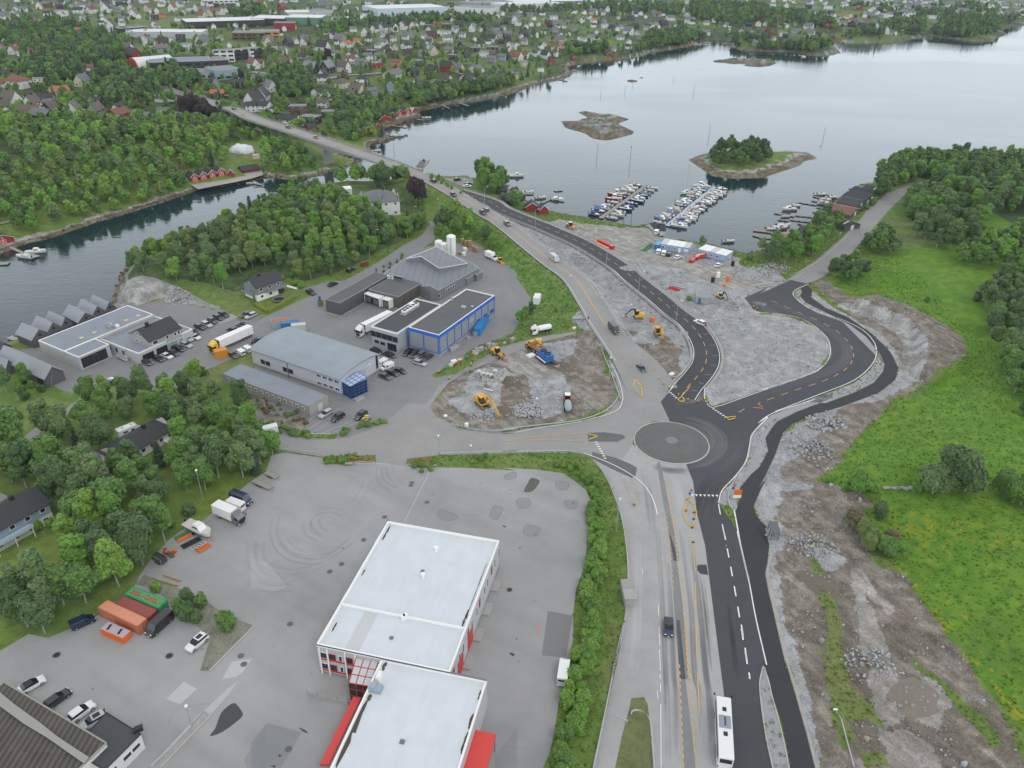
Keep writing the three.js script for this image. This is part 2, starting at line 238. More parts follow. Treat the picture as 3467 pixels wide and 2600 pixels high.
function mixPal(k,x,z,s){
const[a,b,c,con]=PAL[k],n1=fbm(x*.09,z*.09,4),n2=fbm(x*.5+40,z*.5,3),n3=fbm(x*.02+9,z*.02+3,3);
const t=sstep(.38,.66,n2*.6+n1*.4),u=sstep(.55,.75,n1*.6+n3*.4)*.75,f=1+(s-.5)*con+(n2-.5)*con*.9;
return[0,1,2].map((i)=>lerp(lerp(a[i],b[i],t),c[i],u)*f);
}
const farTex=grainTex(5,.5,.5,.5,512);
{
const n=1024,bump=tex(n,n,(i,j)=>{const x=i/n,y=j/n,w=fbm(x*8+fbm(x*6,y*6,2,6),y*26,4,8*1)*.0+fbm(x*32,y*64,3,32)*.6+fbm(x*10,y*20,3,10)*.4;return[w,w,w];});
const rough=tex(512,512,(i,j)=>{const v=.05+.1*sstep(.42,.62,fbm(i/512*5,j/512*12,4,5));return[0,v,0];});
bump.repeat.set(90,90);rough.repeat.set(7,7);
const g=new THREE.PlaneGeometry(9000,9000);g.rotateX(-Math.PI/2);g.translate(0,SEA,-2000);
tag(structure('sea',g,new THREE.MeshPhysicalMaterial({color:lin(.012,.032,.038),roughness:1,roughnessMap:rough,bumpMap:bump,bumpScale:.05,ior:1.33,specularIntensity:1})),'calm grey sea of the sound');
}
// ---------- roads, yards, markings ----------
const aspTex=grainTex(31,.22,.12,.22),newTex=grainTex(47,.3,.1,.25),conTex=grainTex(53,.2,.25,.3,512);
const M={
old:new THREE.MeshStandardMaterial({color:lin(.335,.328,.325),map:aspTex,roughness:.92}),
yard:new THREE.MeshStandardMaterial({color:lin(.275,.275,.28),map:aspTex,roughness:.92}),
worn:new THREE.MeshStandardMaterial({color:lin(.345,.334,.325),map:aspTex,roughness:.92}),
strip:new THREE.MeshStandardMaterial({color:lin(.26,.265,.27),map:aspTex,roughness:.92}),
patch:new THREE.MeshStandardMaterial({color:lin(.15,.15,.152),map:newTex,roughness:.92}),
fresh:new THREE.MeshStandardMaterial({color:lin(.062,.064,.072),map:newTex,roughness:.85}),
fresher:new THREE.MeshStandardMaterial({color:lin(.042,.043,.05),map:newTex,roughness:.85}),
dusty:new THREE.MeshStandardMaterial({color:lin(.115,.115,.122),map:newTex,roughness:.85}),
kerb:mat([.42,.41,.4],.85),conc:new THREE.MeshStandardMaterial({color:lin(.42,.41,.39),map:conTex,roughness:.9}),concD:mat([.25,.245,.235],.9),
white:mat([.78,.78,.76],.7),paint:mat([.74,.74,.73],.7),wornPaint:mat([.5,.5,.49],.8),yellow:mat([.68,.4,.1],.7),yellowB:mat([.7,.5,.04],.6),
steel:mat([.5,.52,.54],.45,{metalness:.6}),steelD:mat([.22,.23,.24],.5,{metalness:.5}),gravel:new THREE.MeshStandardMaterial({color:lin(.38,.385,.4),map:grainTex(61,.9,.4,.2,512),roughness:.95}),dustGrav:new THREE.MeshStandardMaterial({color:lin(.42,.405,.375),map:conTex,roughness:.95}),
dark:mat([.02,.02,.022],.6),black:mat([.012,.012,.013],.5),glass:new THREE.MeshPhysicalMaterial({color:lin(.02,.025,.03),roughness:.06,metalness:0,side:THREE.DoubleSide}),rubber:mat([.016,.016,.017],.9),red:mat([.55,.03,.025],.5),orange:mat([.72,.16,.02],.5),blue:mat([.02,.12,.42],.45),wood:mat([.36,.26,.16],.85),woodG:mat([.3,.28,.25],.9),yelM:mat([.68,.36,.02],.45),green:mat([.04,.2,.07],.6),galv:mat([.45,.47,.48],.5,{metalness:.5}),orangeC:mat([.5,.14,.06],.6),cream:mat([.55,.5,.38],.8),
};
const curve=(str,n=60,y=0)=>smooth(P0(str,y),n);
const paved=[],onRoad=(x,z)=>paved.some((q)=>inBox(q.b,x,z)&&inside(q,x,z))||nearestOn(oldRoad,x,z)[0]<5.8||nearestOn(newRoad,x,z)[0]<5.6;
const sheet=(name,str,m,y,uvS,label)=>{const q=typeof str==='string'?P0(str):str;q.b=box2(q);if(!/gravel|weedy|verge/.test(name))paved.push(q);const g=flat(q,y,uvS);if(m.userData.box){const[a,b,c,d]=m.userData.box,pos=g.attributes.position;for(let i=0;i<pos.count;i++)g.attributes.uv.setXY(i,(pos.getX(i)-a)/(b-a),(pos.getZ(i)-c)/(d-c));}return tag(structure(name,g,m),label);};
function trackMat(box,base,tracks,seed){
const n=2048,cv=document.createElement('canvas');cv.width=cv.height=n;const c=cv.getContext('2d'),im=c.createImageData(n,n),D=im.data,sx=(box[1]-box[0])/n,sz=(box[3]-box[2])/n;
for(let j=0;j<n;j++)for(let i=0;i<n;i++){const x=box[0]+i*sx,z=box[2]+j*sz,f=1+(fbm(x*.08+seed,z*.08,3)-.5)*.22+(fbm(x*.6,z*.6+seed,2)-.5)*.12+(speck[(i+j*n+seed)&1048575]-.5)*.14,k=(j*n+i)*4;for(let q=0;q<3;q++)D[k+q]=toS(base[q]*f)*255;D[k+3]=255;}
c.putImageData(im,0,0);
for(const[s,w,col,cnt,spread]of tracks){const l=curve(s,50);for(let k=0;k<cnt;k++){const o=rr(-1,1)*spread,q=offset(l,o),a=Math.floor(R()*25),b=25+Math.floor(R()*26);c.beginPath();for(let i=a;i<b;i++){const X=(q[i].x-box[0])/sx,Y=(q[i].z-box[2])/sz;i>a?c.lineTo(X,Y):c.moveTo(X,Y);}c.lineWidth=w/sx*rr(.5,1.5);c.strokeStyle=col;c.lineCap='round';c.stroke();}}
const t=new THREE.CanvasTexture(cv);t.colorSpace=THREE.SRGBColorSpace;t.flipY=false;t.magFilter=THREE.LinearFilter;const m=new THREE.MeshStandardMaterial({map:t,roughness:.88});m.userData.box=box;return m;
}
const southMat=trackMat([-5,75,-205,-50],[.335,.328,.322],[['t1290,0 1330,600 1360,1229 x1365,600 1375,1229',.35,'rgba(96,92,90,.07)',30,.5],['t1350,0 1400,600 1430,1229 x1440,600 1450,1229',.35,'rgba(96,92,90,.07)',30,.5],['t1490,0 1570,600 1610,1229 x1640,600 1680,1229',.35,'rgba(96,92,90,.07)',30,.5],['t1560,0 1640,600 1700,1229 x1720,600 1760,1229',.4,'rgba(80,78,78,.08)',34,.5],['t1640,200 1700,700 1750,1229',.3,'rgba(60,60,62,.1)',16,.4],['o1180,600 1230,900 1260,1229',.4,'rgba(110,112,116,.09)',30,1],['t1110,0 1110,600 1060,1229',.5,'rgba(190,186,180,.06)',40,1.4],['o1420,560 1470,800 1520,1100',.5,'rgba(185,182,178,.07)',40,1.3],['o1250,560 1400,600 1560,600',.4,'rgba(80,80,82,.1)',30,1.2]],3);
const freshMat=trackMat([35,165,-300,-50],[.058,.06,.068],[['l0,330 180,420 380,500 500,600 550,690 530,770 430,850 250,920 0,1000',.5,'rgba(150,150,156,.055)',110,2.2],['l130,320 380,430 560,520 690,620 740,720 700,810 560,890 300,970 0,1080',.4,'rgba(130,130,138,.03)',60,1.6],['o1450,545 1640,500 1760,410 1770,310 1650,220 1480,170',.5,'rgba(132,130,134,.045)',120,3.4],['o1700,620 1850,540 1960,380 2000,240',.4,'rgba(110,110,118,.03)',60,2.4],['k1440,1120 1560,1110 1640,1080 1700,1160',.5,'rgba(160,158,156,.05)',60,2.2],['o1640,1000 1700,800 1800,640',.4,'rgba(30,31,36,.08)',40,2.5],['t1880,600 1960,1229',.3,'rgba(30,31,36,.08)',24,.5],['k2150,300 l0,330',.6,'rgba(170,168,164,.07)',60,2.5]],9);
const LB=[-105,45,-205,-55];
function lotMap(){
const n=2048,cv=document.createElement('canvas');cv.width=cv.height=n;const c=cv.getContext('2d'),im=c.createImageData(n,n),D=im.data;
for(let j=0;j<n;j++)for(let i=0;i<n;i++){
const x=LB[0]+i/n*(LB[1]-LB[0]),z=LB[2]+j/n*(LB[3]-LB[2]),s=speck[(i+j*n)&1048575];
const a=fbm(x*.06,z*.06,4),b=fbm(x*.35+11,z*.35,3),e=fbm(x*.03+z*.02,(z-x*.6)*.25,3);
const f=.3*(1+(a-.5)*.34+(b-.5)*.12+(e-.5)*.2+(s-.5)*.09),k=(j*n+i)*4;
D[k]=toS(f)*255;D[k+1]=toS(f*.995)*255;D[k+2]=toS(f*.99)*255;D[k+3]=255;
}
c.putImageData(im,0,0);
const X=(p)=>(p.x-LB[0])/(LB[1]-LB[0])*n,Y=(p)=>(p.z-LB[2])/(LB[3]-LB[2])*n;
const path=(q,close)=>{c.beginPath();q.forEach((p,i)=>i?c.lineTo(X(p),Y(p)):c.moveTo(X(p),Y(p)));if(close)c.closePath();};
const stroke=(str,w,col,n2=50)=>{path(curve(str,n2));c.lineWidth=w/(LB[1]-LB[0])*n;c.strokeStyle=col;c.lineCap='round';c.stroke();};
for(const[s,col]of[['w2030,1130 2212,890 2212,1229 2030,1229','rgba(120,122,124,.45)'],['w0,1020 130,855 320,905 420,930 250,1229 0,1229','rgba(115,120,122,.55)'],['v2030,1160 2212,880 2212,1229 2060,1229','rgba(120,125,128,.5)'],['t380,660 590,700 530,1050 330,1030','rgba(112,112,114,.75)'],['s0,345 130,380 300,580 200,620 0,600','rgba(175,174,172,.4)'],['v1530,510 1640,570 1500,700 1385,655','rgba(190,190,192,.65)'],['v1930,345 2100,320 2020,430 1970,470 1850,490','rgba(192,192,194,.6)'],['v1990,500 1890,570 1700,750 1750,790 1900,620','rgba(190,190,192,.5)']]){path(P0(s),true);c.fillStyle=col;c.fill();}
for(const s of['o245,660 310,680 290,730 240,775 185,775 215,700']){path(smooth(P0(s),40,true),true);c.fillStyle='rgba(82,82,76,.9)';c.fill();}
{path(smooth(P0('v1945,690 2000,740 2020,790 1950,860 1830,940 1750,962 1790,900 1850,760'),80,true),true);c.fillStyle='rgba(70,72,72,1)';c.fill();}
for(const s of['o20,640 110,610 110,660 40,675','n1570,925 1720,980 1660,1015 1560,990','n2030,890 2090,910 2080,960 2040,1005 1990,990 2000,930','o125,840 215,830 235,890 150,915','o520,850 620,850 625,900 560,920','o205,1050 315,1075 280,1140 185,1130','o450,690 555,700 530,760 460,750']){path(smooth(P0(s),40,true),true);c.fillStyle='rgba(128,126,122,.55)';c.fill();c.lineWidth=1.6;c.strokeStyle='rgba(88,86,82,.55)';c.stroke();}
const T='rgba(70,70,72,.34)';
for(const s of['s240,0 225,150 300,280 430,340 560,345 700,270 820,170','s235,150 260,240 380,330 540,350','s310,180 400,270 560,300 700,260 790,200','s120,200 115,330 190,400 320,430 480,410 640,340','s40,200 50,380 150,480 300,500 430,440','s330,200 420,265 560,275 690,240','s500,40 510,120 600,165','s570,20 580,80 640,115','n480,1030 560,960 680,945 750,970','n510,930 620,903 740,915 800,940','n500,1030 510,1090 600,1150','n570,1000 590,1060 640,1100','n1110,560 1110,660 1220,750','n1140,560 1160,660 1270,715','n1180,560 1200,640 1290,710','n1000,680 960,780 900,870','s60,540 200,570 350,560','n2212,780 2150,800 2100,780','n1780,920 1850,930 1930,905']){for(const o of[0,.35,1.7,2.05]){const q=offset(curve(s,60),o+rr(-.05,.05));path(q);c.lineWidth=.12*n/150;c.strokeStyle=`rgba(72,70,70,${rr(.08, .26)})`;c.stroke();}}
for(let i=0;i<90;i++){const q=V(rr(LB[0],LB[1]),0,rr(LB[2],LB[3])),r=rr(.12,.5)*n/150;c.beginPath();c.ellipse(X(q),Y(q),r,r*rr(.4,1),R()*3,0,7);c.fillStyle=`rgba(80,78,74,${rr(.15, .5)})`;c.fill();}
for(const s of['t60,1015 105,1020 95,1035','w2150,270 2190,280 2180,300','s2090,70 2120,80 2110,90','w400,895 460,920 470,940 430,925','w165,1210 205,1210 200,1229','w230,1115 255,1125 235,1140','n1690,855','t120,885 125,895 112,900']){const q=P0(s);if(q.length>2){path(smooth(q,20,true),true);c.fillStyle='rgba(62,58,52,.8)';c.fill();}}
for(let i=0;i<40;i++){let p=V(rr(LB[0],LB[1]),0,rr(LB[2],LB[3]));c.beginPath();c.moveTo(X(p),Y(p));let an=R()*6;for(let k=0;k<9;k++){an+=rr(-.6,.6);p=V(p.x+Math.cos(an)*1.1,0,p.z+Math.sin(an)*1.1);c.lineTo(X(p),Y(p));}c.lineWidth=1;c.strokeStyle=`rgba(95,94,92,${rr(.15, .5)})`;c.stroke();}
stroke('n1487,605 1275,1030',.12,'rgba(205,203,195,.75)',8);stroke('n1040,540 1210,545',.15,'rgba(200,198,190,.6)',8);
for(const s of['t290,790 305,830','t300,800 315,815','x180,690 186,700'])stroke(s,.3,'rgba(225,110,95,.8)',6);
const t=new THREE.CanvasTexture(cv);t.colorSpace=THREE.SRGBColorSpace;t.flipY=false;t.magFilter=THREE.LinearFilter;return t;
}
{
const q=P0('r-80,1040 240,852 400,885 600,800 830,690 1000,560 1130,440 1160,370 1220,280 m1400,1180 1560,1060 1700,1010 1900,830 2100,680 2212,610 n170,470 290,448 600,492 600,525 800,562 1040,525 1040,440 1290,440 1300,560 1520,572 1800,575 2212,600 o0,575 300,590 500,620 600,680 700,760 740,850 735,1000 720,1229 t705,0 700,250 615,480 590,700 590,900 560,1050 x575,320 470,680 440,900 400,1100 340,1229 x240,1600 v-300,1600');
q.b=box2(q);paved.push(q);const g=flat(q,.035),pos=g.attributes.position,uv=g.attributes.uv;for(let i=0;i<pos.count;i++)uv.setXY(i,(pos.getX(i)-LB[0])/(LB[1]-LB[0]),(pos.getZ(i)-LB[2])/(LB[3]-LB[2]));
tag(structure('parking_lot',g,new THREE.MeshStandardMaterial({map:lotMap(),roughness:.9})),'wide worn grey asphalt yard around the white flat roofed hall');
}
sheet('yard','i140,700 300,680 330,640 600,420 1070,330 1150,330 1400,270 1700,330 1880,380 2000,460 2212,400 j0,480 400,290 520,240 j430,190 650,130 800,120 950,30 f780,1229 f1000,1110 1250,950 1420,850 1490,760 1440,620 1480,520 1440,470 1400,400 1560,440 1720,610 1720,680 1550,650 1520,830 1530,890 1430,960 f1500,940 1900,900 1960,1000 2212,1100 2212,1229 k120,100 240,270 250,350 130,480 90,560 0,590 j2212,560 1900,660 1560,880 1500,905 1540,930 1700,900 k0,670 300,590 640,540 700,490 640,560 k60,680 0,720 B1000,270 560,460 240,640 60,880 20,960 100,1080 n1660,240 2212,290 o0,270 o0,440 n2212,450 1570,465 1000,470 600,480 n270,430 0,300 -100,200 n40,230 420,325 700,335 730,290 430,280 n480,180 i2212,1229 n0,-400 i1520,950 1400,1110 1150,1030 1040,990 900,980 740,1090 520,1040 380,960 440,930 330,790 160,720',M.yard,.03,1/50,'grey asphalt of the industrial yards and their access roads');
sheet('side_road','m1980,110 2212,200 n40,235 250,310 420,335 600,348 800,325 1000,255 1160,165 1300,40 j1450,1150 1500,1100 1560,1000 1700,920 1850,860 2212,640 k0,690 120,650 300,600 640,545 660,480 k640,560 300,640 B1000,300 560,480 240,660 60,890 25,960 100,1070 330,1180 n1720,255 2000,290 2212,295 o0,282 300,235 600,200 800,160 900,90 960,0 k980,1130 1180,1080 1340,1010 1400,1229 o1395,190 1250,190 1100,290 1085,380 1150,460 1290,520 1500,545 1400,640 1200,640 1100,600 900,520 740,470 600,440 300,445 0,450 n2212,455 1570,470 1300,500 1290,560 1040,530 1040,470 600,485 270,432 100,380 0,330 m2100,230',M.worn,.05,1/50,'pale worn side road running to the roundabout');
sheet('south_road','o740,470 760,520 880,660 960,860 1020,1080 1035,1229 t1045,450 1040,620 990,880 920,1229 x1020,20 960,330 880,700 800,1050 740,1300 690,1600 S2540,3000 x1905,1229 1840,560 t1870,1229 1790,550 1730,80 o1700,1229 1665,950 1630,700 1560,545 1400,540 1200,480 1090,380 1000,500 880,500',southMat,.055,1/50,'pale main road leading south from the roundabout');
sheet('road_strip','M840,0 900,200 1000,760 1120,1350 1170,1659 1070,1659 1000,1200 890,600 800,60',M.strip,.072,1/50,'grey strip of newer asphalt along the middle of the pale road');
sheet('road_strip','t1440,150 1500,600 1560,1229 1480,1229 1430,600 1390,0',M.strip,.072,1/50,'grey strip of newer asphalt along the middle of the pale road');
sheet('road_strip','x1480,0 1520,450 1610,1229 1650,1700 1560,1700 1510,1229 1450,0',M.strip,.072,1/50,'grey strip of newer asphalt along the middle of the pale road');
sheet('asphalt_patch','o710,285 850,280 1000,300 1030,325 960,358 720,358',M.patch,.075,1/20,'dark oval asphalt patch beside the traffic island');
sheet('asphalt_patch','o750,443 940,490 1060,540 1122,575 1110,640 1080,662 900,580 745,497',M.patch,.075,1/20,'dark curved asphalt patch at the give way line');
sheet('asphalt_patch','t1620,290 1640,276 1700,276 1715,362 1650,352 1625,325',M.fresh,.075,1/20,'small dark asphalt tongue on the pale road');
sheet('gravel_patch','o920,560 1080,665 1150,800 1145,890 1090,915 1060,880 1020,730',M.dustGrav,.072,1/14,'unpaved dusty wedge beside the road edge');
sheet('dirt_verge','x1075,650 1180,640 1210,700 1230,860 1260,1229 1290,1600 900,1600 940,1229 1000,950 1050,770',new THREE.MeshStandardMaterial({color:lin(.16,.19,.075),map:grainTex(71,.8,.6,.6,512),roughness:.95}),.075,1/16,'grass and grit island between the two lanes');
sheet('new_road','k1320,1130 1400,1040 1440,970 1690,1000 1685,1080 1740,1180 2212,1020 l0,1055 300,960 500,880 590,780 608,690 580,600 480,500 350,430 180,395 0,380 k2100,378 k2020,265 2212,180 l0,240 270,120 410,150 300,200 280,240 320,290 400,350 500,390 700,460 860,540 960,650 988,760 930,855 800,965 500,1085 140,1229 q100,142 0,220 o2212,165 2085,300 2065,380 2035,520 1955,640 1835,770 1800,870 t1960,0 2050,400 2200,1110 2160,1130 y20,400 10,620 60,1000 110,1229 170,1700 x2000,1700 1905,1229 1840,560 t1830,1229 1690,120 o1620,950 1590,690 1530,545 1700,460 1740,380 1640,280 1500,205 1395,188',freshMat,.08,1/50,'fresh dark asphalt of the new road around the east of the roundabout');
sheet('footpath','l355,190 400,160 450,200 440,262 560,350 750,430 950,570 1100,720 1165,850 1140,950 1000,1060 700,1170 500,1229 q280,210 200,290 140,470 60,640 0,750 o2212,640 2150,760 2090,900 2110,965 2180,1050 2212,1085 q50,1065 90,1229 u90,110 75,260 55,350 90,530 130,700 200,1000 250,1229 y220,330 330,700 400,950 470,1229 600,1700 y330,1700 270,1229 200,850 110,600 60,390 u20,1100 t2210,1120 2060,430 1950,0 o1935,930 1975,850 1985,740 2060,645 2140,570 2212,440 q60,330 110,250 160,190 330,110 620,0 l560,1150 800,1060 960,980 1040,880 1055,820 1020,740 900,590 760,490 560,390 400,310 350,255 370,220',M.fresher,.1,1/50,'newly laid black footpath curving beside the new road');
sheet('gravel_island','o2212,250 2160,280 2110,400 2060,560 1980,680 1910,760 1890,850 1900,895 1935,928 1950,890 1950,800 1990,720 2060,640 2140,570 2212,440 q60,330 110,245 160,185 330,105 620,-5 620,-45 470,-5 q110,138 10,215',M.gravel,.115,1/9,'grey crushed stone strip between the roundabout and the path');
sheet('gravel_island','l560,1145 800,1055 960,975 1038,880 1050,820 1015,740 895,590 755,488 555,388 395,308 345,252 362,218 350,188 300,225 335,298 410,352 500,397 700,467 860,547 965,657 994,760 937,862 807,972 507,1094 400,1135',M.gravel,.115,1/9,'grey crushed stone strip inside the bend of the black path');
sheet('gravel_island','y40,385 60,400 80,490 110,620 160,800 210,1000 255,1229 320,1700 190,1700 120,1229 70,1000 25,700 12,520',M.gravel,.13,1/9,'long pointed gravel island between road and path');
sheet('road_mouth','k935,900 990,1090 975,1160 900,1229 1400,1229 1345,1010 1290,940 1200,940',M.worn,.045,1/50,'wide pale mouth of the old road at the roundabout');
const oldMesh=tag(structure('bridge_road',ribbon(oldRoad,(t)=>-lerp(5.3,4.6,sstep(.05,.5,t)),(t)=>lerp(11,4.6,sstep(.0,.13,t)),.06),M.worn),'old pale road climbing from the roundabout to the bridge');
const newMesh=tag(structure('new_approach_road',ribbon(newRoad,-4.6,4.6,.12),M.fresh),'new dark two lane road curving up towards the bridge');
tag(structure('asphalt_band',ribbon(slice(oldRoad,.06,.62),-2.2,-1.5,.075),M.old),'pale strip along the old road lane');
const shoulder=(l,a,b,dy,m,label)=>tag(structure('road_shoulder',ribbon(l,a,b,dy),m),label);
shoulder(newRoad,4.6,5.6,.0,M.dustGrav,'gravel shoulder along the new dark road');shoulder(newRoad,-5.4,-4.6,.0,M.dustGrav,'gravel shoulder along the new dark road');
function paintLine(parent,l,w,m,dy=.03,dash,name='painted_line'){const gs=[];if(dash){const L=lengthOf(l);for(let s=dash[2]||0;s<L;s+=dash[0]+dash[1]){const q=cut(l,s,Math.min(L,s+dash[0]));if(q.length>1)gs.push(ribbon(q,-w/2,w/2,dy));}}else gs.push(ribbon(l,-w/2,w/2,dy));if(gs.length)mesh(name,merge(gs),m,parent);}
const flatRoad=new THREE.Group();flatRoad.name='road_markings';flatRoad.userData={kind:'structure',label:'painted lines on the roads by the roundabout'};scene.add(flatRoad);
const dsh=[3,3];
paintLine(newMesh,offset(newRoad,4.2),.22,M.paint,.15);paintLine(newMesh,offset(newRoad,-4.2),.22,M.paint,.15);paintLine(newMesh,newRoad,.2,M.yellow,.15,dsh,'centre_line');
for(let i=6;i<104;i+=5){const q=offset(newRoad,2.6)[i],u=newRoad[i+1].clone().sub(newRoad[i]).normalize();mesh('painted_line',ribbon([V(q.x-u.z*.9,q.y,q.z+u.x*.9),V(q.x+u.z*.9-u.x*.5,q.y,q.z-u.x*.9-u.z*.5)],-.05,.05,.15),M.wornPaint,newMesh);}
paintLine(oldMesh,offset(slice(oldRoad,.05,1),-4.3),.16,M.paint,.09);paintLine(oldMesh,offset(slice(oldRoad,.2,1),4.3),.16,M.wornPaint,.09);paintLine(oldMesh,offset(slice(oldRoad,.12,1),.25),.26,M.yellow,.09,null,'centre_line');
const FR=[
['l0,1040 300,948 500,868 585,775 600,690 572,600 470,505 345,437 180,403 0,390',.22,M.paint],['l420,152 305,205 290,240 330,288 405,343 505,385 705,453 868,535 970,648 978,760 925,848 795,955 500,1075 140,1215',.25,M.paint],['q470,8 100,132 0,205 o2212,150 2078,300 2060,380 2028,520 1945,640 1828,770 1800,870',.25,M.paint],
['k1400,1035 1440,985 1440,965',.22,M.paint],['k1690,1000 1682,1060 1690,1120 1740,1180 1790,1172 2000,1100 2212,1022 l0,1040',.22,M.paint],
['l110,290 230,345 370,405 480,450 590,505 680,565 750,635 790,710 790,770 750,840 660,905 530,965 330,1030 100,1110 0,1155 k2212,1190 o2050,75 1940,135',.2,M.yellow,dsh],
['k1500,1080 1560,1010 1620,940',.2,M.yellow],['o1800,880 1830,1040 1865,1229',.25,M.paint,[4,3.6]],['t1845,0 1870,130 1940,510 2000,870 2060,1229',.28,M.paint,[3,3]],['x1990,40 2060,480',.28,M.paint,[3,3]],
['o1930,925 1955,1060 1985,1229 t2050,400',.34,M.paint],['t1955,0 2000,200 2050,400 2110,720 2200,1110',.24,M.paint],['k995,1140 1005,1110 970,950 870,740',.2,M.paint],['k1000,1140 970,1190 900,1229 o760,165 600,200 300,245 110,282',.22,M.paint],
['o680,455 830,510 1000,590 1150,690 1230,790 1270,880 1292,965',.24,M.paint],['o20,352 350,310 700,286',.14,M.yellow],['o20,352 400,345 720,358',.14,M.yellow],['o0,455 300,450 680,455',.12,M.wornPaint],
['o1340,630 1390,850 1440,1130 t1440,50 1500,560 1550,1229',.2,M.yellow,[1,.5]],['x1520,0 1560,520 1600,1000',.2,M.yellow,[1,.5]],['o1360,940 1400,1229',.16,M.yellow,[.9,.9]],['t1385,0 1430,480',.16,M.yellow,[.9,.9]],['x1475,370 1510,1229',.2,M.yellow,[.9,.7]],
['x1590,1000 1625,1229',.2,M.yellow,[.9,.7]],['t1590,105 1605,335',.18,M.yellow],['t1607,415 1612,675',.18,M.yellow],['t1612,765 1622,1065',.18,M.yellow],['x1625,435 1640,790',.2,M.yellow],
['t1165,310 1170,360',.12,M.paint],['t1180,560 1200,800',.1,M.wornPaint,[2,1.5]],['t1300,610 1315,1229',.14,M.paint,[3,3]],['x1310,120 1318,600',.14,M.paint,[3,3]],['x1320,700 1322,1229',.16,M.paint],['x1290,590 1297,660',.14,M.paint],
['k1000,1120 k1340,1000',.0001,M.paint],['h270,1190 480,1080 640,950 760,840 830,780',.2,M.wornPaint],['h300,1210 380,1165',.2,M.wornPaint],
];
FR.forEach(([s,w,m,d])=>{if(w>.01)paintLine(flatRoad,curve(s,50),w,m,.125,d,m===M.yellow?'centre_line':'painted_line');});
function giveWay(str){const[a,b,n]=str,A=p0(a),B=p0(b),u=B.clone().sub(A).normalize(),q=V(-u.z,0,u.x);for(let i=0;i<n;i++){const c=A.clone().lerp(B,i/(n-1));mesh('give_way_mark',polyGeo([[V(c.x-u.x*.35,.13,c.z-u.z*.35),V(c.x+u.x*.35,.13,c.z+u.z*.35),V(c.x+q.x*.9,.13,c.z+q.z*.9)].reverse()]),M.paint,flatRoad);}}
giveWay(['o1580,797','o1785,803',7]);giveWay(['o790,362','o865,497',8]);giveWay(['o1765,85','o1865,152',6]);giveWay(['k1410,1058','k1455,1098',4]);
const bay=(s)=>paintLine(flatRoad,P0(s),.12,M.wornPaint,.06);['n440,285 730,80','n510,285 790,110','n590,288 860,180','n690,280 900,190','n440,285 730,292','n480,180 560,120','j970,965 1060,990','j1010,935 1115,968'].forEach(bay);
{
const c=p0('o1408,363'),r=10.35,g=thing('roundabout','round grey traffic island of the roundabout with pale kerb ring','roundabout',V(c.x,0,c.z));
const ring=new THREE.LatheGeometry([[r-.25,.08],[r-.25,.2],[r-.1,.22],[r+.05,.2],[r+.1,.08]].map((p)=>new THREE.Vector2(...p)),96);mesh('kerb',ring,M.kerb,g);
mesh('apron',new THREE.LatheGeometry([[0,.75],[2,.72],[3.4,.55],[7,.33],[r-.25,.19]].map((p)=>new THREE.Vector2(...p)),72),new THREE.MeshStandardMaterial({color:lin(.155,.156,.15),map:newTex,roughness:.95}),g);
mesh('centre_disc',new THREE.LatheGeometry([[0,.8],[1.5,.77],[1.7,.74]].map((p)=>new THREE.Vector2(...p)),40),new THREE.MeshStandardMaterial({color:lin(.25,.25,.24),map:conTex,roughness:.95}),g);
}
const kerbLine=(str,n=60,y=0)=>{const l=typeof str==='string'?curve(str,n):str;const g=ribbon(l,-.12,.12,.2+y),s1=offset(l,-.12),s2=offset(l,.12),tr=[];for(const s of[s1,s2])for(let i=0;i+1<s.length;i++)tr.push(...quad(V(s[i].x,s[i].y+y,s[i].z),V(s[i+1].x,s[i+1].y+y,s[i+1].z),V(s[i+1].x,s[i+1].y+y+.2,s[i+1].z),V(s[i].x,s[i].y+y+.2,s[i].z)));return tag(structure('kerb',merge([g,polyGeo(tr)]),M.kerb),'pale concrete kerb along a road edge');};
kerbLine('o2212,165 2085,300 2065,380 2035,520 1955,640 1890,760 1885,850 1900,900 1935,930 1955,890');kerbLine('y40,385 12,520 25,700 70,1000 120,1229 190,1600');kerbLine('y40,385 80,490 110,620 160,800 210,1000 255,1229 320,1600');kerbLine('n430,285 500,293 700,295');
sheet('paved_edge','u90,110 95,130 80,260 60,350 95,530 135,700 205,1000 255,1229 y225,330 335,700 405,950 475,1229 600,1700 640,1700 500,1229 430,950 360,700 250,330 u290,1229 240,1000 170,700 140,560 100,380 90,300 120,220 130,120',M.dustGrav,.06,1/9,'dusty crushed stone shoulder beside the black path');
sheet('local_road','h230,1229 480,1060 700,870 850,720 930,610 1080,500 1250,430 1420,390 1590,370 1610,385 1500,440 1250,490 1130,600 1020,720 900,860 760,1020 650,1110 540,1200 480,1229 l400,150 280,120',M.old,.06,1/50,'pale local road past the boathouses');
sheet('parking_bay','h1040,770 1240,790 1240,930 1160,920 1060,840',M.yard,.05,1/50,'small gravel parking bay by the trees');
sheet('car_park','f1600,380 1750,375 1850,380 1850,420 1820,445 1780,460 1700,420',M.old,.05,1/50,'asphalt car park at the water below the bridge');
sheet('concrete_pad','F430,1220 900,1120 1030,1180 900,1240 660,1327 300,1327',M.dustGrav,.05,1/20,'pale concrete pad under parked cars');
sheet('lane','m-150,560 210,310 350,200 540,90 700,-30 i900,1090 940,1110 m800,0 700,40 580,120 370,230 310,330 150,440 -150,640',M.old,.05,1/50,'narrow grey lane past the bungalow garden');sheet('driveway','m300,470 410,440 540,475 700,450 840,440 900,560 970,690 890,710 800,600 560,560 420,520',M.old,.055,1/50,'driveway in front of the bungalow');
sheet('driveway','m-200,700 0,780 110,835 60,870 -200,860',M.old,.05,1/50,'paved path end beside the blue house');
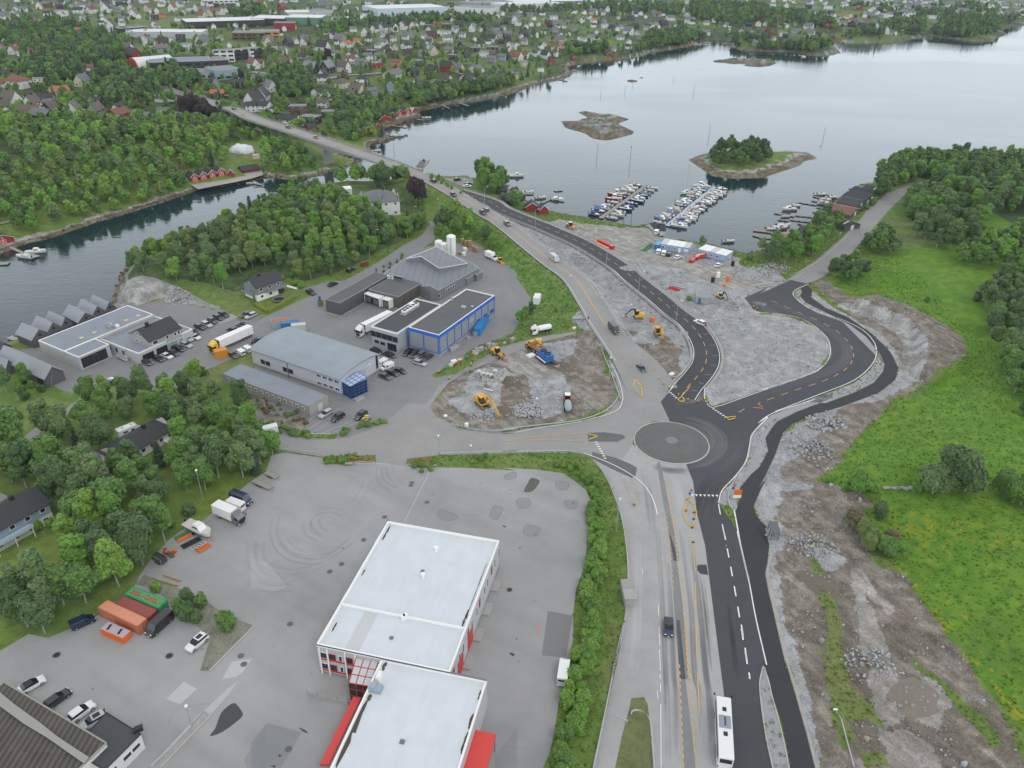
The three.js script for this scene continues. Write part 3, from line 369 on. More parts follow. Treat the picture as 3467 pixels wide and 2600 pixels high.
// ---------- terrain mesh ----------
let hNear;
{
const xs=[],zs=[];const span=(l,a,b,s)=>{for(let v=a;v<b-1e-6;v+=s)l.push(v);};
span(xs,-2600,-1400,60);span(xs,-1400,-700,20);span(xs,-700,-240,5);span(xs,-240,240,2);span(xs,240,700,5);span(xs,700,1400,20);span(xs,1400,2660,60);
span(zs,-3400,-1700,50);span(zs,-1700,-900,12);span(zs,-900,-540,4);span(zs,-540,-40,2);span(zs,-40,61,20);
const nx=xs.length,nz=zs.length,hs=new Float32Array(nx*nz);
for(let j=0;j<nz;j++)for(let i=0;i<nx;i++){const x=xs[i],z=zs[j];let y=ground(x,z);if(x>-80&&x<175&&z>-400&&z<-50&&y>SEA+1.5){const k=zoneAt(x,z);if((k==='dirt'||k==='gravel'||k==='sandy'||k==='rock')&&![[0,0],[3,0],[-3,0],[0,3],[0,-3]].some(([a,b])=>onRoad(x+a,z+b)))y+=(fbm(x*.22,z*.22,3)-.54)*1.3+(vn(x*.7,z*.7)-.5)*.3;}hs[j*nx+i]=y;}
hNear=(x,z)=>{const gx=(x-NB[0])/2,gz=(z-NB[2])/2,i0=xs.findIndex2+Math.min(239,Math.floor(gx)),j0=zs.findIndex2+Math.min(249,Math.floor(gz)),fx=gx-Math.floor(gx),fz=gz-Math.floor(gz);return lerp(lerp(hs[j0*nx+i0],hs[j0*nx+i0+1],fx),lerp(hs[(j0+1)*nx+i0],hs[(j0+1)*nx+i0+1],fx),fz);};xs.findIndex2=xs.findIndex((v)=>v>-240.01);zs.findIndex2=zs.findIndex((v)=>v>-540.01);
const nearMap=tex(TN,TN,(i,j)=>{
const jj=TN-1-j,x=NB[0]+(i+.5)/TN*(NB[1]-NB[0]),z=NB[2]+(jj+.5)/TN*(NB[3]-NB[2]);
const wx=(fbm(x*.22,z*.22+30,3)-.5)*7+(vn(x*1.5,z*1.5)-.5)*1.4,wz=(fbm(x*.22+60,z*.22,3)-.5)*7+(vn(x*1.5+20,z*1.5)-.5)*1.4;
let k=zoneAt(x+wx*.45,z+wz*.45);const s=speck[(i*7+jj*2048+((i*jj)>>5))&1048575];
const gy=hNear(x,z);const isl=z<-400&&x>0?.75:0;if(gy<SEA+1.5+isl+wx*.3)k=gy<SEA+.9+isl+wx*.12?'shore':'rock';const ce=x>90&&x<190&&z<-180?nearestOn(cutEdge,x,z)[0]:99;if(ce<3.2+wx*.4)k='rock';let c=mixPal(k,x,z,s);
if(k==='field'){const q=sstep(.56,.7,fbm(x*.035+70,z*.035,3)*.6+vn(x*.8,z*.8)*.4)*flowers(x,z);if(s>.5)c=[lerp(c[0],.3,q),lerp(c[1],.27,q),lerp(c[2],.012,q)];}
if(k==='dirt'||k==='sandy'){const a=(x*.82-z*.57),b=(x*.57+z*.82),r=fbm(a*.9,b*.09,3),f=1+(r-.5)*.7;c=c.map((v)=>v*f);}
return c.map(toS);
},true);
const near={p:[],u:[],ix:[],m:new Map()},far={p:[],u:[],c:[],ix:[],m:new Map()};
const vert=(o,i,j)=>{
const k=j*nx+i;let v=o.m.get(k);if(v!==undefined)return v;
const x=xs[i],z=zs[j],y=hs[k];v=o.p.length/3;o.m.set(k,v);o.p.push(x,y,z);
if(o===near)o.u.push((x-NB[0])/(NB[1]-NB[0]),(NB[3]-z)/(NB[3]-NB[2]));
else{
o.u.push(x/40,z/40);
const n=fbm(x*.02,z*.02,3),n2=vn(x*.11,z*.11),isl=x>0&&z>-1000&&sd(coastFar,x,z)<0?.7:0,k2=y<SEA+1.7+isl+n2*.9?(y<SEA+1.3+isl+n2*.5?'shore':'rock'):(n>.52?'grass':'forest');
const c=mixPal(k2,x,z,.5);o.c.push(c[0],c[1],c[2]);
}
return v;
};
for(let j=0;j+1<nz;j++)for(let i=0;i+1<nx;i++){
const k=j*nx+i;if(Math.max(hs[k],hs[k+1],hs[k+nx],hs[k+nx+1])<SEA-1.5)continue;
const o=xs[i]>=NB[0]-.01&&xs[i+1]<=NB[1]+.01&&zs[j]>=NB[2]-.01&&zs[j+1]<=NB[3]+.01?near:far;
const a=vert(o,i,j),b=vert(o,i+1,j),c=vert(o,i,j+1),d=vert(o,i+1,j+1);o.ix.push(a,c,b,b,c,d);
}
const build=(o,name,m)=>{const g=new THREE.BufferGeometry();g.setAttribute('position',new THREE.Float32BufferAttribute(o.p,3));g.setAttribute('uv',new THREE.Float32BufferAttribute(o.u,2));if(o.c)g.setAttribute('color',new THREE.Float32BufferAttribute(o.c,3));g.setIndex(o.ix);g.computeVertexNormals();return tag(structure(name,g,m),name==='ground'?'grassy ground, bare earth and gravel of the near shore':'green hilly land across the water',null);};
build(near,'ground',new THREE.MeshStandardMaterial({map:nearMap,roughness:.95,bumpMap:grainTex(21,.9,.5,.2,512),bumpScale:.0}));
build(far,'terrain',new THREE.MeshStandardMaterial({map:farTex,vertexColors:true,roughness:.95}));
}
// ---------- buildings ----------
function frame(a,b,c,h,o={}){
const A=p0(a,h),B=p0(b,h),u=B.clone().sub(A).setY(0);const w=u.length();u.normalize();
const C=p0(c,h),from=o.d?A:B,zf=V(-u.z,0,u.x),d=o.depth||Math.abs(C.clone().sub(from).dot(zf));
const m=A.clone().add(B).multiplyScalar(.5).addScaledVector(zf,-d/2).setY(0);
return{c:m,turn:Math.atan2(-u.z,u.x),w,d};
}
const stripeTex=(n,dark,vert=true)=>{const t=tex(64,64,(i,j)=>{const k=vert?i:j,v=(k%(64/n))<64/n*.12?dark:1-speck[(i*64+j)&1048575]*.05;const s=toS(clamp(v*.95,0,1));return[s,s,s];},true);return t;};
const cladV=stripeTex(8,.72),cladH=stripeTex(8,.75,false),tileT=stripeTex(4,.55,false);
const cl=(c,t,r=.7)=>new THREE.MeshStandardMaterial({color:lin(...c),map:t,roughness:r,side:THREE.DoubleSide});
const WALL={w:cl([.72,.72,.7],cladH),c:cl([.6,.55,.42],cladH),g:cl([.3,.31,.32],cladH),k:cl([.045,.045,.05],cladH),r:cl([.3,.03,.025],cladV),b:cl([.14,.09,.06],cladH),o:cl([.55,.25,.09],cladH),l:cl([.3,.37,.43],cladH),y:cl([.6,.5,.22],cladH),s:cl([.5,.51,.52],cladV),n:cl([.12,.12,.125],cladV)};
const ROOF={d:cl([.045,.047,.052],tileT),n:cl([.13,.105,.09],tileT),R:cl([.21,.085,.062],tileT),O:cl([.4,.14,.07],tileT),G:cl([.16,.17,.175],tileT),L:cl([.3,.32,.35],cladV),S:cl([.22,.24,.265],cladV)};
const winFrame=mat([.75,.75,.74],.6),winDark=mat([.05,.05,.055],.6),winGeo=new Map();
function boxOf(w,h,d){const k=w.toFixed(2)+h.toFixed(2)+d.toFixed(2);let g=winGeo.get(k);if(!g)winGeo.set(k,g=new THREE.BoxGeometry(w,h,d));return g;}
function opening(g,w,d,face,u,y,ww,hh,o={}){
const out=mesh(o.name||'window',boxOf(ww,hh,.1),o.frame||winFrame,g),a={f:0,r:Math.PI/2,b:Math.PI,l:-Math.PI/2}[face],half=(face==='f'||face==='b'?d:w)/2+.04;
out.rotation.y=a;out.position.set(Math.sin(a)*half+Math.cos(a)*u,y,Math.cos(a)*half-Math.sin(a)*u);
if(!o.solid){const b=o.border??.1,n=o.panes||1,pw=(ww-b*(n+1))/n;for(let i=0;i<n;i++){const p=mesh('pane',boxOf(pw,hh-2*b,.04),o.glass||M.glass,out);p.position.set(-ww/2+b+pw/2+i*(pw+b),0,.05);}}
return out;
}
function gableWalls(w,d,he,hr,x0=0){const a=V(-w/2,0,d/2),b=V(w/2,0,d/2),c=V(w/2,0,-d/2),e=V(-w/2,0,-d/2),up=(v,h)=>V(v.x,h,v.z);const r1=V(-w/2,hr,0),r2=V(w/2,hr,0);const g=polyGeo([...quad(a,b,up(b,he),up(a,he)),...quad(c,e,up(e,he),up(c,he)),...quad(b,c,up(c,he),up(b,he)),...quad(e,a,up(a,he),up(e,he)),[up(b,he),up(c,he),r2],[up(e,he),up(a,he),r1]]);wallUV(g);return g;}
function wallUV(g){const p=g.attributes.position,n=g.attributes.normal,u=g.attributes.uv;for(let i=0;i<p.count;i++){const h=Math.abs(n.getX(i))>Math.abs(n.getZ(i))?p.getZ(i):p.getX(i);if(Math.abs(n.getY(i))>.5)u.setXY(i,p.getX(i)/1.6,p.getZ(i)/1.6);else u.setXY(i,h/1.6,p.getY(i)/1.6);}}
function slab(pts,t){
const lo=pts.map((p)=>V(p.x,p.y-t,p.z)),tr=[];for(let i=1;i+1<pts.length;i++){tr.push([pts[0],pts[i],pts[i+1]]);tr.push([lo[0],lo[i+1],lo[i]]);}for(let i=0;i<pts.length;i++){const j=(i+1)%pts.length;tr.push(...quad(lo[i],lo[j],pts[j],pts[i]));}
const g=polyGeo(tr),p=g.attributes.position,u=g.attributes.uv;for(let i=0;i<p.count;i++)u.setXY(i,p.getX(i)/1.4,p.getZ(i)/1.4);return g;
}
function gableRoof(w,d,he,hr,ov=.45,t=.18){const k=(hr-he)/(d/2),y0=he-ov*k+.06,X=w/2+ov,D=d/2+ov,y1=hr+.06;return merge([slab([V(-X,y0,D),V(X,y0,D),V(X,y1,0),V(-X,y1,0)],t),slab([V(X,y0,-D),V(-X,y0,-D),V(-X,y1,0),V(X,y1,0)],t)]);}
function hipRoof(w,d,he,hr,ov=.5,t=.18){const X=w/2+ov,D=d/2+ov,r=Math.max(.2,X-D),y0=he-.1;return merge([slab([V(-X,y0,D),V(X,y0,D),V(r,hr,0),V(-r,hr,0)],t),slab([V(X,y0,-D),V(-X,y0,-D),V(-r,hr,0),V(r,hr,0)],t),slab([V(X,y0,D),V(X,y0,-D),V(r,hr,0)],t),slab([V(-X,y0,-D),V(-X,y0,D),V(-r,hr,0)],t)]);}
function blockWalls(w,d,h){const g=new THREE.BoxGeometry(w,h,d).toNonIndexed();g.translate(0,h/2,0);wallUV(g);return g;}
const roofGrey=new THREE.MeshStandardMaterial({color:lin(.13,.135,.14),map:grainTex(81,.12,.1,.25,512),roughness:.9}),roofBlue=new THREE.MeshStandardMaterial({color:lin(.27,.3,.345),map:grainTex(83,.08,.1,.22,512),roughness:.75}),roofWhite=new THREE.MeshStandardMaterial({color:lin(.71,.755,.8),map:tex(1024,1024,(i,j)=>{const a=fbm(i/1024*10,j/1024*10,4,10),b=fbm(i/1024*40,j/1024*5,3,5),seam=i%51<1||(j+(Math.floor(i/51)*311))%1024<1;const s=toS(clamp(.8*(1+(a-.5)*.12+(b-.5)*.08-(seam?.1:0)),0,1));return[s,s,s*.995];},true),roughness:.6});
function flatBlock(g,w,d,h,wall,roof,o={}){
const t=o.t||.3,ph=o.ph??.45;mesh('wall',blockWalls(w,d,h-ph),wall,g);
const r=mesh('roof',(()=>{const b=bg(w-t*2,.12,d-t*2,0,h-ph+.06,0);const p=b.attributes.position,u=b.attributes.uv;for(let i=0;i<p.count;i++)u.setXY(i,p.getX(i)/30,p.getZ(i)/30);return b;})(),roof,g);
mesh('parapet',merge([bg(w,ph,t,0,h-ph/2,d/2-t/2),bg(w,ph,t,0,h-ph/2,-d/2+t/2),bg(t,ph,d-2*t,w/2-t/2,h-ph/2,0),bg(t,ph,d-2*t,-w/2+t/2,h-ph/2,0)]),o.trim||M.white,g);return r;
}
const at=(f)=>[f.c,f.turn];
// ---- white hall with red trim in the foreground
{
const h=7.6,f=frame('H62,1298','H1425,1585','H1935,240',h),g=thing('warehouse','long white flat roofed hall with red doors and red window bands','building',...at(f)),{w,d}=f;
flatBlock(g,w,d,h,WALL.s,roofWhite,{ph:.6,t:.35});
const ridge=p0('H322,880',h),lz=V(ridge.x-f.c.x,0,ridge.z-f.c.z).applyAxisAngle(V(0,1,0),-f.turn).z;
mesh('roof_divider',bg(w-.8,.55,.35,0,h-.35,lz),M.white,g);mesh('roof_edge',merge([bg(w+.1,.22,.08,0,h-.1,d/2+.04)]),mat([.03,.04,.07],.5),g);
for(const k of[-.45,-.2,.05,.28])mesh('roof_edge',bg(.08,.35,d*.14,-w/2-.05,h-.15,d*k),mat([.08,.1,.16],.5),g);
mesh('walkway_strip',bg(2.6,.03,d/2-lz-1,-w*.24,h-.45,(d/2+lz)/2),mat([.5,.51,.52],.7),g);
for(const s of['s1540,270','s1432,490','s1285,830','s1263,838']){const p=p0(s,h);const l=V(p.x-f.c.x,0,p.z-f.c.z).applyAxisAngle(V(0,1,0),-f.turn);const v=mesh('roof_vent',merge([cy(.32,.36,1,12,0,.5,0),cy(.5,.5,.25,12,0,1.05,0)]),M.white,g);v.position.set(l.x,h-.55,l.z);}
for(const s of['s1427,438','s1167,993']){const p=p0(s,h);const l=V(p.x-f.c.x,0,p.z-f.c.z).applyAxisAngle(V(0,1,0),-f.turn);const v=mesh('roof_hatch',bg(.7,.18,.7),mat([.12,.15,.2],.4),g);v.position.set(l.x,h-.42,l.z);}
for(const[x,z,L,ww]of[[-w/2+1,-d/2+3.4,5.5,.5],[-w/2+.9,-2,2,.35],[-w/2+1.3,d/2-5,2.6,.4],[w/2-.9,-4,16,.22],[w/2-1,lz-2.5,5,.5]]){const s=new THREE.Shape();const n=18;for(let i=0;i<n;i++){const a=i/n*6.283;s.lineTo(Math.cos(a)*ww*.5*rr(.6,1.3),Math.sin(a)*L*.5*rr(.85,1.05));}const q=new THREE.ShapeGeometry(s);q.rotateX(-Math.PI/2);q.translate(x,h-.46,z);mesh('leaf_litter',q,mat([.075,.06,.045],1),g);}
for(const y of[5.0,2.1]){mesh('red_band',bg(w*.47,.35,.1,-w/2+w*.25,y-1.05,d/2+.04),M.red,g);for(let i=0;i<7;i++)opening(g,w,d,'f',-w/2+1.2+i*1.7,y,i%3===2?.7:1.45,1.5,{frame:i%2?M.red:winFrame,panes:1});}
for(const x of[-w/2+.5,-w/2+2.1,-w/2+5.6,-w/2+7.6])mesh('pier',bg(.28,h-.8,.25,x,(h-.8)/2,d/2+.1),M.white,g);
for(let i=0;i<5;i++){const u=d/2-5-i*6.6;opening(g,w,d,'r',u-d/2+2+6-8,2.2,3.4,4.2,{name:'red_door',frame:M.red,solid:true});}
for(let i=0;i<12;i++)opening(g,w,d,'r',-d/2+2.2+i*2.95+(i%2)*.6,4.9,.8,2.2,{frame:i%3?winFrame:M.red});
mesh('plinth',merge([bg(w+.12,.5,.06,0,.25,d/2+.05),bg(.06,.5,d,w/2+.05,.25,0)]),M.concD,g);
for(let i=0;i<4;i++)mesh('dock_ramp',bg(1.6,.35,3.4,w/2+.9,.17,-d/2+6+i*7),M.conc,g);
}
{
const h=7.4,f=frame('w1085,315','w1965,495','w1100,300',h,{depth:.01});const u=V(Math.cos(f.turn),0,-Math.sin(f.turn)),zf=V(Math.sin(f.turn),0,Math.cos(f.turn)),A=p0('w1085,315',h),B=p0('w1965,495',h),d=46,w=f.w,c=A.clone().add(B).multiplyScalar(.5).addScaledVector(zf,d/2).setY(0);
const g=thing('warehouse','white flat roofed wing with red side canopies joined to the long hall','building',c,f.turn);
flatBlock(g,w,d,h,WALL.s,roofWhite,{ph:.55,t:.35});const L=(s,y)=>{const p=p0(s,y);return V(p.x-c.x,y,p.z-c.z).applyAxisAngle(V(0,1,0),-f.turn);};
const sd_=mesh('roof_seam',bg(w,.2,.3,0,h+.05,-d/2+.15),mat([.16,.16,.18],.6),g);
{const p=L('w1257,998',h);const v=mesh('roof_hatch',bg(.8,.2,.8),mat([.12,.15,.2],.4),g);v.position.set(p.x,h-.38,p.z);}
{const p=L('w1035,560',h);const v=mesh('air_unit',merge([bg(2.2,.9,1.5,0,.45,0),bg(2.5,.12,1.8,0,.1,0),bg(1,.25,1.2,-.4,1,0)]),mat([.3,.36,.42],.5),g);v.position.set(p.x,h-.5,p.z);}
{const p=L('w1065,475',h);const v=mesh('air_intake',merge([bg(.7,1.3,1.6,0,.65,0),bg(.6,.3,1.2,.1,1.4,0)]),M.white,g);v.position.set(p.x,h-.5,p.z);}
for(const[a,ww,len]of[['w840,920',.9,14],['w1110,370',.7,2.2],['w985,630',.8,1.6],['w1830,830',.6,3.4],['w1775,1010',.55,4.4],['w1900,610',.3,2.5]]){const p=L(a,h),s=new THREE.Shape(),n=22;for(let i=0;i<n;i++){const t=i/n*6.283;s.lineTo(Math.cos(t)*ww*.5*rr(.6,1.3),Math.sin(t)*len*.5*rr(.85,1.05));}const q=new THREE.ShapeGeometry(s);q.rotateX(-Math.PI/2);q.translate(p.x,h-.41,p.z);mesh('leaf_litter',q,mat([.085,.068,.05],1),g);}
const redTop=mat([.62,.055,.045],.5),can=(pts,y,t)=>slab(pts.map((s)=>L(s,y)),t);
mesh('canopy',can(['w570,1195','w645,1200','w915,645','w850,635'].reverse().reverse(),3.4,.5),redTop,g);
const q=L('w1865,915',4.2),q2=L('w2040,960',4.2);const cn=mesh('canopy',bg(q2.x-q.x,.4,12,(q.x+q2.x)/2,4.2,q.z+6),redTop,g);for(const z of[.3,5.5,11])mesh('canopy_post',cy(.09,.09,4.2,8,q2.x-.2,2.1,q.z+z),M.steelD,g);
const e0=L('w815,520',5.2),e1=L('w985,550',5.2),e2=L('w1060,345',6.2),e3=L('w875,310',6.2);
{const eg=mesh('entrance_frame',(()=>{const gs=[];const P=(s,t)=>e0.clone().lerp(e1,s).lerp(e3.clone().lerp(e2,s),t);for(let i=0;i<=3;i++)gs.push(beam(P(i/3,0),P(i/3,1),.09));for(let i=0;i<=3;i++)gs.push(beam(P(0,i/3),P(1,i/3),.09));for(let i=0;i<=3;i++){const p=P(i/3,0);gs.push(beam(p,V(p.x,0,p.z),.09));const l=P(0,i/3);gs.push(beam(l,V(l.x,0,l.z),.09));}for(const y of[1.8,3.6]){const p=P(0,0),q3=P(1,0),l=P(0,1);gs.push(beam(V(p.x,y,p.z),V(q3.x,y,q3.z),.07),beam(V(p.x,y,p.z),V(l.x,y,l.z),.07));}return merge(gs);})(),M.red,g);
mesh('glass_roof',polyGeo(quad(e0,e1,e2,e3)),new THREE.MeshPhysicalMaterial({color:lin(.5,.55,.56),roughness:.15,side:THREE.DoubleSide}),eg);mesh('glass_wall',polyGeo([...quad(V(e0.x,0,e0.z),V(e1.x,0,e1.z),e1,e0),...quad(V(e3.x,0,e3.z),V(e0.x,0,e0.z),e0,e3)]),M.glass,eg);}
}
{
const a=p0('w470,625'),b=p0('w810,710'),g=thing('ramp_wall','low concrete ramp wall with grey pipe railing beside the glazed entrance','wall',a),L=(p,y)=>V(p.x-a.x,y,p.z-a.z),gs=[];
mesh('wall',slab([L(a,.9),L(b,.9),L(b.clone().add(V(.1,0,-.35)),.9),L(a.clone().add(V(.1,0,-.35)),.9)],.9),M.conc,g);
for(let i=0;i<5;i++){const p=a.clone().lerp(b,i/4);mesh('railing_post',beam(L(p,.9),L(p,1.9),.04),M.steelD,g);}for(const y of[1.4,1.9])mesh('rail',beam(L(a,y),L(b,y),.04),M.steel,g);
}
// ---- hall with blue trim
{
const h=8,f=frame('G682,705','G1182,838','G2152,205',h),g=thing('blue_trim_hall','grey panelled flat roofed hall with bright blue edge band and blue pilasters','building',...at(f)),{w,d}=f;const blueT=mat([.02,.13,.55],.4);
flatBlock(g,w,d,h,cl([.3,.315,.33],cladH,.5),roofGrey,{ph:.5,t:.3,trim:M.white});
mesh('blue_band',merge([bg(w+.14,1.1,.1,0,h-.68,d/2+.06),bg(.1,1.1,d+.2,w/2+.06,h-.68,0)]),blueT,g);
for(let i=0;i<=2;i++)mesh('pilaster',bg(.3,h-2.2,.12,-w/2+.3+i*(w-.6)/2,(h-2.2)/2+1.1,d/2+.08),blueT,g);for(let i=0;i<=8;i++)mesh('pilaster',bg(.12,h-2.2,.28,w/2+.08,(h-2.2)/2+1.1,-d/2+.3+i*(d-.6)/8),blueT,g);
mesh('sill_band',merge([bg(w+.12,.25,.1,0,1.15,d/2+.06),bg(.1,.25,d+.16,w/2+.06,1.15,0)]),blueT,g);mesh('plinth',merge([bg(w+.06,1,.06,0,.5,d/2+.02),bg(.06,1,d,w/2+.02,.5,0)]),M.conc,g);
for(let i=0;i<3;i++)for(let k=0;k<3;k++)opening(g,w,d,'r',d/2-3-i*4.8+k*.9,2.6,.6,1.5,{frame:blueT});for(let k=0;k<4;k++)opening(g,w,d,'r',1.2+k*.8,4.6,.55,.6,{frame:winFrame});
mesh('vent_box',merge([bg(1.6,.8,1.2,w*.12,h-.2,-d*.12)]),mat([.35,.4,.4],.5),g);mesh('vent_pipe',cy(.35,.35,1.8,14,-w/2+.9,h+.2,-d*.2),M.galv,g);mesh('roof_cap',cy(.5,.5,.3,12,w*.3,h-.3,-d*.18),M.galv,g);
const ho=7.2,q=frame('G75,690','G500,808','G680,705',ho),o=thing('office_block','two storey office with black ribbon windows beside the blue trimmed hall','building',...at(q));const dd=frame('G75,690','G955,280','G955,280',ho,{depth:1}).w;
o.position.addScaledVector(V(Math.sin(q.turn),0,Math.cos(q.turn)),q.d/2-dd/2);const W=q.w,D=dd;
flatBlock(o,W,D,ho,cl([.42,.45,.49],cladH,.5),mat([.07,.072,.076],.9),{ph:.5,t:.25,trim:M.white});
for(let i=0;i<5;i++){opening(o,W,D,'f',-W/2+.9+(W-1.8)/4*i,4.6,(W-.7)/5+.08,2,{name:'ribbon_window',frame:winDark,border:.08});}for(let i=0;i<3;i++)opening(o,W,D,'r',D/2-q.d+.9+i*(q.d-1)/3-D/2+D/2-(D/2-q.d/2)+0,4.6,q.d/3-.1,2,{name:'ribbon_window',frame:winDark,border:.08});
opening(o,W,D,'f',-W/2+2,1.9,1.9,1.1,{frame:winDark});opening(o,W,D,'f',-W/2+4.5,1.8,1.9,1.1,{frame:winDark});opening(o,W,D,'f',W/2-2.4,1.4,3.6,2.6,{name:'glass_door',frame:winDark,panes:3});
{const c=thing('roof_condenser','white row of five roof cooling fans on the dark flat roof','cooling unit',p0('G720,430',ho-.4),q.turn);mesh('casing',merge([bg(1.7,.7,8.5,0,.95,0),bg(1.3,.6,2,-1.6,.8,-3)]),M.white,c);for(let i=0;i<5;i++)mesh('fan',cy(.62,.62,.14,20,0,1.35,-3.4+i*1.7),M.dark,c);for(const z of[-3.8,0,3.8])for(const x of[-.7,.7])mesh('leg',bg(.12,.65,.12,x,.33,z),M.white,c);mesh('skid',bg(2.2,.12,9,0,.06,.3),M.conc,c);}
}
{
const f=frame('G1770,710','G1855,720','G2140,545',2.6);containerAt(V(f.c.x,0,f.c.z),f.turn+Math.PI/2,12.2,[.02,.2,.5],'blue shipping container standing along the blue trimmed hall');
}
function containerAt(p,turn,len,col,label,o={}){
const g=thing('shipping_container',label,'container',p,turn),m=mat(col,.55),hh=o.h||2.6,ww=2.44,tr=[];
const n=Math.round(len/.3);const side=(z,s)=>{const pts=[];for(let i=0;i<=n;i++){const x=-len/2+.15+i*(len-.3)/n,zz=z-s*((i%2)?.05:0);pts.push([x,zz]);}for(let i=0;i<n;i++){const[x0,z0]=pts[i],[x1,z1]=pts[i+1];tr.push(...quad(V(x0,.2,z0),V(x1,.2,z1),V(x1,hh-.15,z1),V(x0,hh-.15,z0)));}};
side(ww/2-.03,1);side(-ww/2+.03,-1);mesh('side_walls',polyGeo(tr),m,g);
mesh('roof',(()=>{const t2=[];for(let i=0;i<n;i++){const x0=-len/2+.1+i*(len-.2)/n,x1=x0+(len-.2)/n,y0=hh-.06-(i%2)*.03,y1=hh-.06-((i+1)%2)*.03;t2.push(...quad(V(x0,y0,ww/2-.05),V(x1,y1,ww/2-.05),V(x1,y1,-ww/2+.05),V(x0,y0,-ww/2+.05)));}return polyGeo(t2);})(),o.roof||m,g);
mesh('floor_frame',merge([bg(len,.2,.1,0,.12,ww/2-.05),bg(len,.2,.1,0,.12,-ww/2+.05),bg(len,.14,.1,0,hh-.07,ww/2-.05),bg(len,.14,.1,0,hh-.07,-ww/2+.05)]),m,g);
for(const x of[-1,1]){mesh('corner_posts',merge([bg(.14,hh,.14,x*(len/2-.07),hh/2,ww/2-.07),bg(.14,hh,.14,x*(len/2-.07),hh/2,-ww/2+.07),bg(.14,.16,ww-.28,x*(len/2-.07),hh-.08,0),bg(.14,.2,ww-.28,x*(len/2-.07),.12,0)]),m,g);}
mesh('end_wall',bg(.06,hh-.3,ww-.2,-len/2+.08,hh/2,0),m,g);
for(const z of[-1,1]){const dr=mesh('door',bg(.06,hh-.36,ww/2-.14,len/2-.06,hh/2,z*(ww/4-.03)),m,g);mesh('lock_bar',merge([cy(.025,.025,hh-.4,6,len/2,hh/2,z*.3),cy(.025,.025,hh-.4,6,len/2,hh/2,z*.75)]),M.galv,dr);}
return g;
}
// ---- grey cold store with loading docks
{
const h=5.6,dk=cl([.1,.1,.1],cladV),f1=frame('A320,670','A475,710','A905,392',h,{d:1}),g=thing('cold_store','dark grey box building with flat roof and white loading docks','building',...at(f1));
flatBlock(g,f1.w,f1.d,h,dk,roofGrey,{ph:.3,t:.25,trim:M.concD});mesh('plinth',bg(f1.w+.1,.5,f1.d+.1,0,.25,0),M.conc,g);
const f2=frame('A785,565','A1100,645','A1360,500',h-.1),k=thing('cold_store','dark grey loading block with brown panel wall behind white docks','building',...at(f2));flatBlock(k,f2.w,f2.d,h-.1,cl([.115,.1,.088],cladH),roofGrey,{ph:.3,t:.25,trim:M.concD});mesh('plinth',bg(f2.w+.1,.7,f2.d+.1,0,.35,0),M.conc,k);for(let i=1;i<4;i++)mesh('panel_joint',bg(.06,h-1.2,.1,f2.w/2+.02,h/2+.2,f2.d/2-i*f2.d/4),M.dark,k);
for(const[a,b,c,n,lb]of[['A735,612','A895,668','A945,625',2,'wide white loading dock shelter with two dark bays'],['A925,668','A1000,690','A1060,648',1,'single white loading dock shelter with one dark bay']]){const q=frame(a,b,c,4.2),s=thing('loading_dock',lb,'loading dock',...at(q));mesh('shelter',merge([bg(q.w,.3,q.d,0,4.2,0),bg(.2,3.2,q.d,-q.w/2+.1,2.5,0),bg(.2,3.2,q.d,q.w/2-.1,2.5,0),bg(q.w,.7,.2,0,3.7,q.d/2-.3)]),M.white,s);for(let i=0;i<n;i++){const x=-q.w/2+q.w/n*(i+.5);const by=mesh('bay',bg(q.w/n-.3,2.9,.2,x,2.3,q.d/2-.25),M.black,s);mesh('opening',bg(q.w/n-1.2,2,.1,x,2.3,q.d/2-.12),mat([.12,.13,.13],.7),by);}mesh('base',bg(q.w,.9,q.d-.6,0,.45,-.2),M.concD,s);}
for(const x of['A1002,450','A1040,455']){const u=thing('roof_fan_unit','small white fan unit on the grey cold store roof','cooling unit',p0(x,h-.3),f1.turn,'roof fan units');mesh('casing',bg(1,1.3,.8,0,.65,0),M.white,u);mesh('fan',cy(.32,.32,.06,16,0,.75,.42,'z'),M.dark,u);}
{const u=thing('roof_cooler','long blue grey cooler box on the cold store roof','cooling unit',p0('A1080,450',h),Math.atan2(-(p0('A1180,450',h).z-p0('A1000,405',h).z),p0('A1180,450',h).x-p0('A1000,405',h).x));mesh('casing',bg(7.5,1.3,1.1,0,.65,0),mat([.16,.22,.27],.5),u);mesh('grille',bg(6.8,.7,.05,0,.7,.57),M.dark,u);}
}
// ---- blocks whose top follows given corners and heights
function topBlock(name,label,corners,wall,roof,o={}){
const P=corners.map(([s,h])=>p0(s,h)),c=P.reduce((a,b)=>a.clone().add(b),V(0,0,0)).divideScalar(P.length).setY(0),g=thing(name,label,o.cat||'building',c),L=P.map((p)=>V(p.x-c.x,p.y,p.z-c.z));
const tri=THREE.ShapeUtils.triangulateShape(L.map((p)=>new THREE.Vector2(p.x,-p.z)),[]),tr=tri.map((t)=>t.map((i)=>L[i])),rg=polyGeo(tr,1/20);{const n=rg.attributes.normal;let s=0;for(let i=0;i<n.count;i++)s+=n.getY(i);if(s<0){tr.forEach((t)=>t.reverse());}}
mesh('roof',polyGeo(tr,1/20),roof,g);const ws=[],up=[];for(let i=0;i<L.length;i++){const a=L[i],b=L[(i+1)%L.length],low=o.base||0;ws.push(...quad(V(a.x,low,a.z),V(b.x,low,b.z),V(b.x,b.y-.05,b.z),V(a.x,a.y-.05,a.z)));up.push(beam(a,b,o.edge||.12,4));}
const wg=polyGeo(ws);wallUV(wg);mesh('wall',wg,wall,g);mesh('roof_edge',merge(up),o.trim||M.steel,g);return Object.assign(g,{userData:{...g.userData}});
}
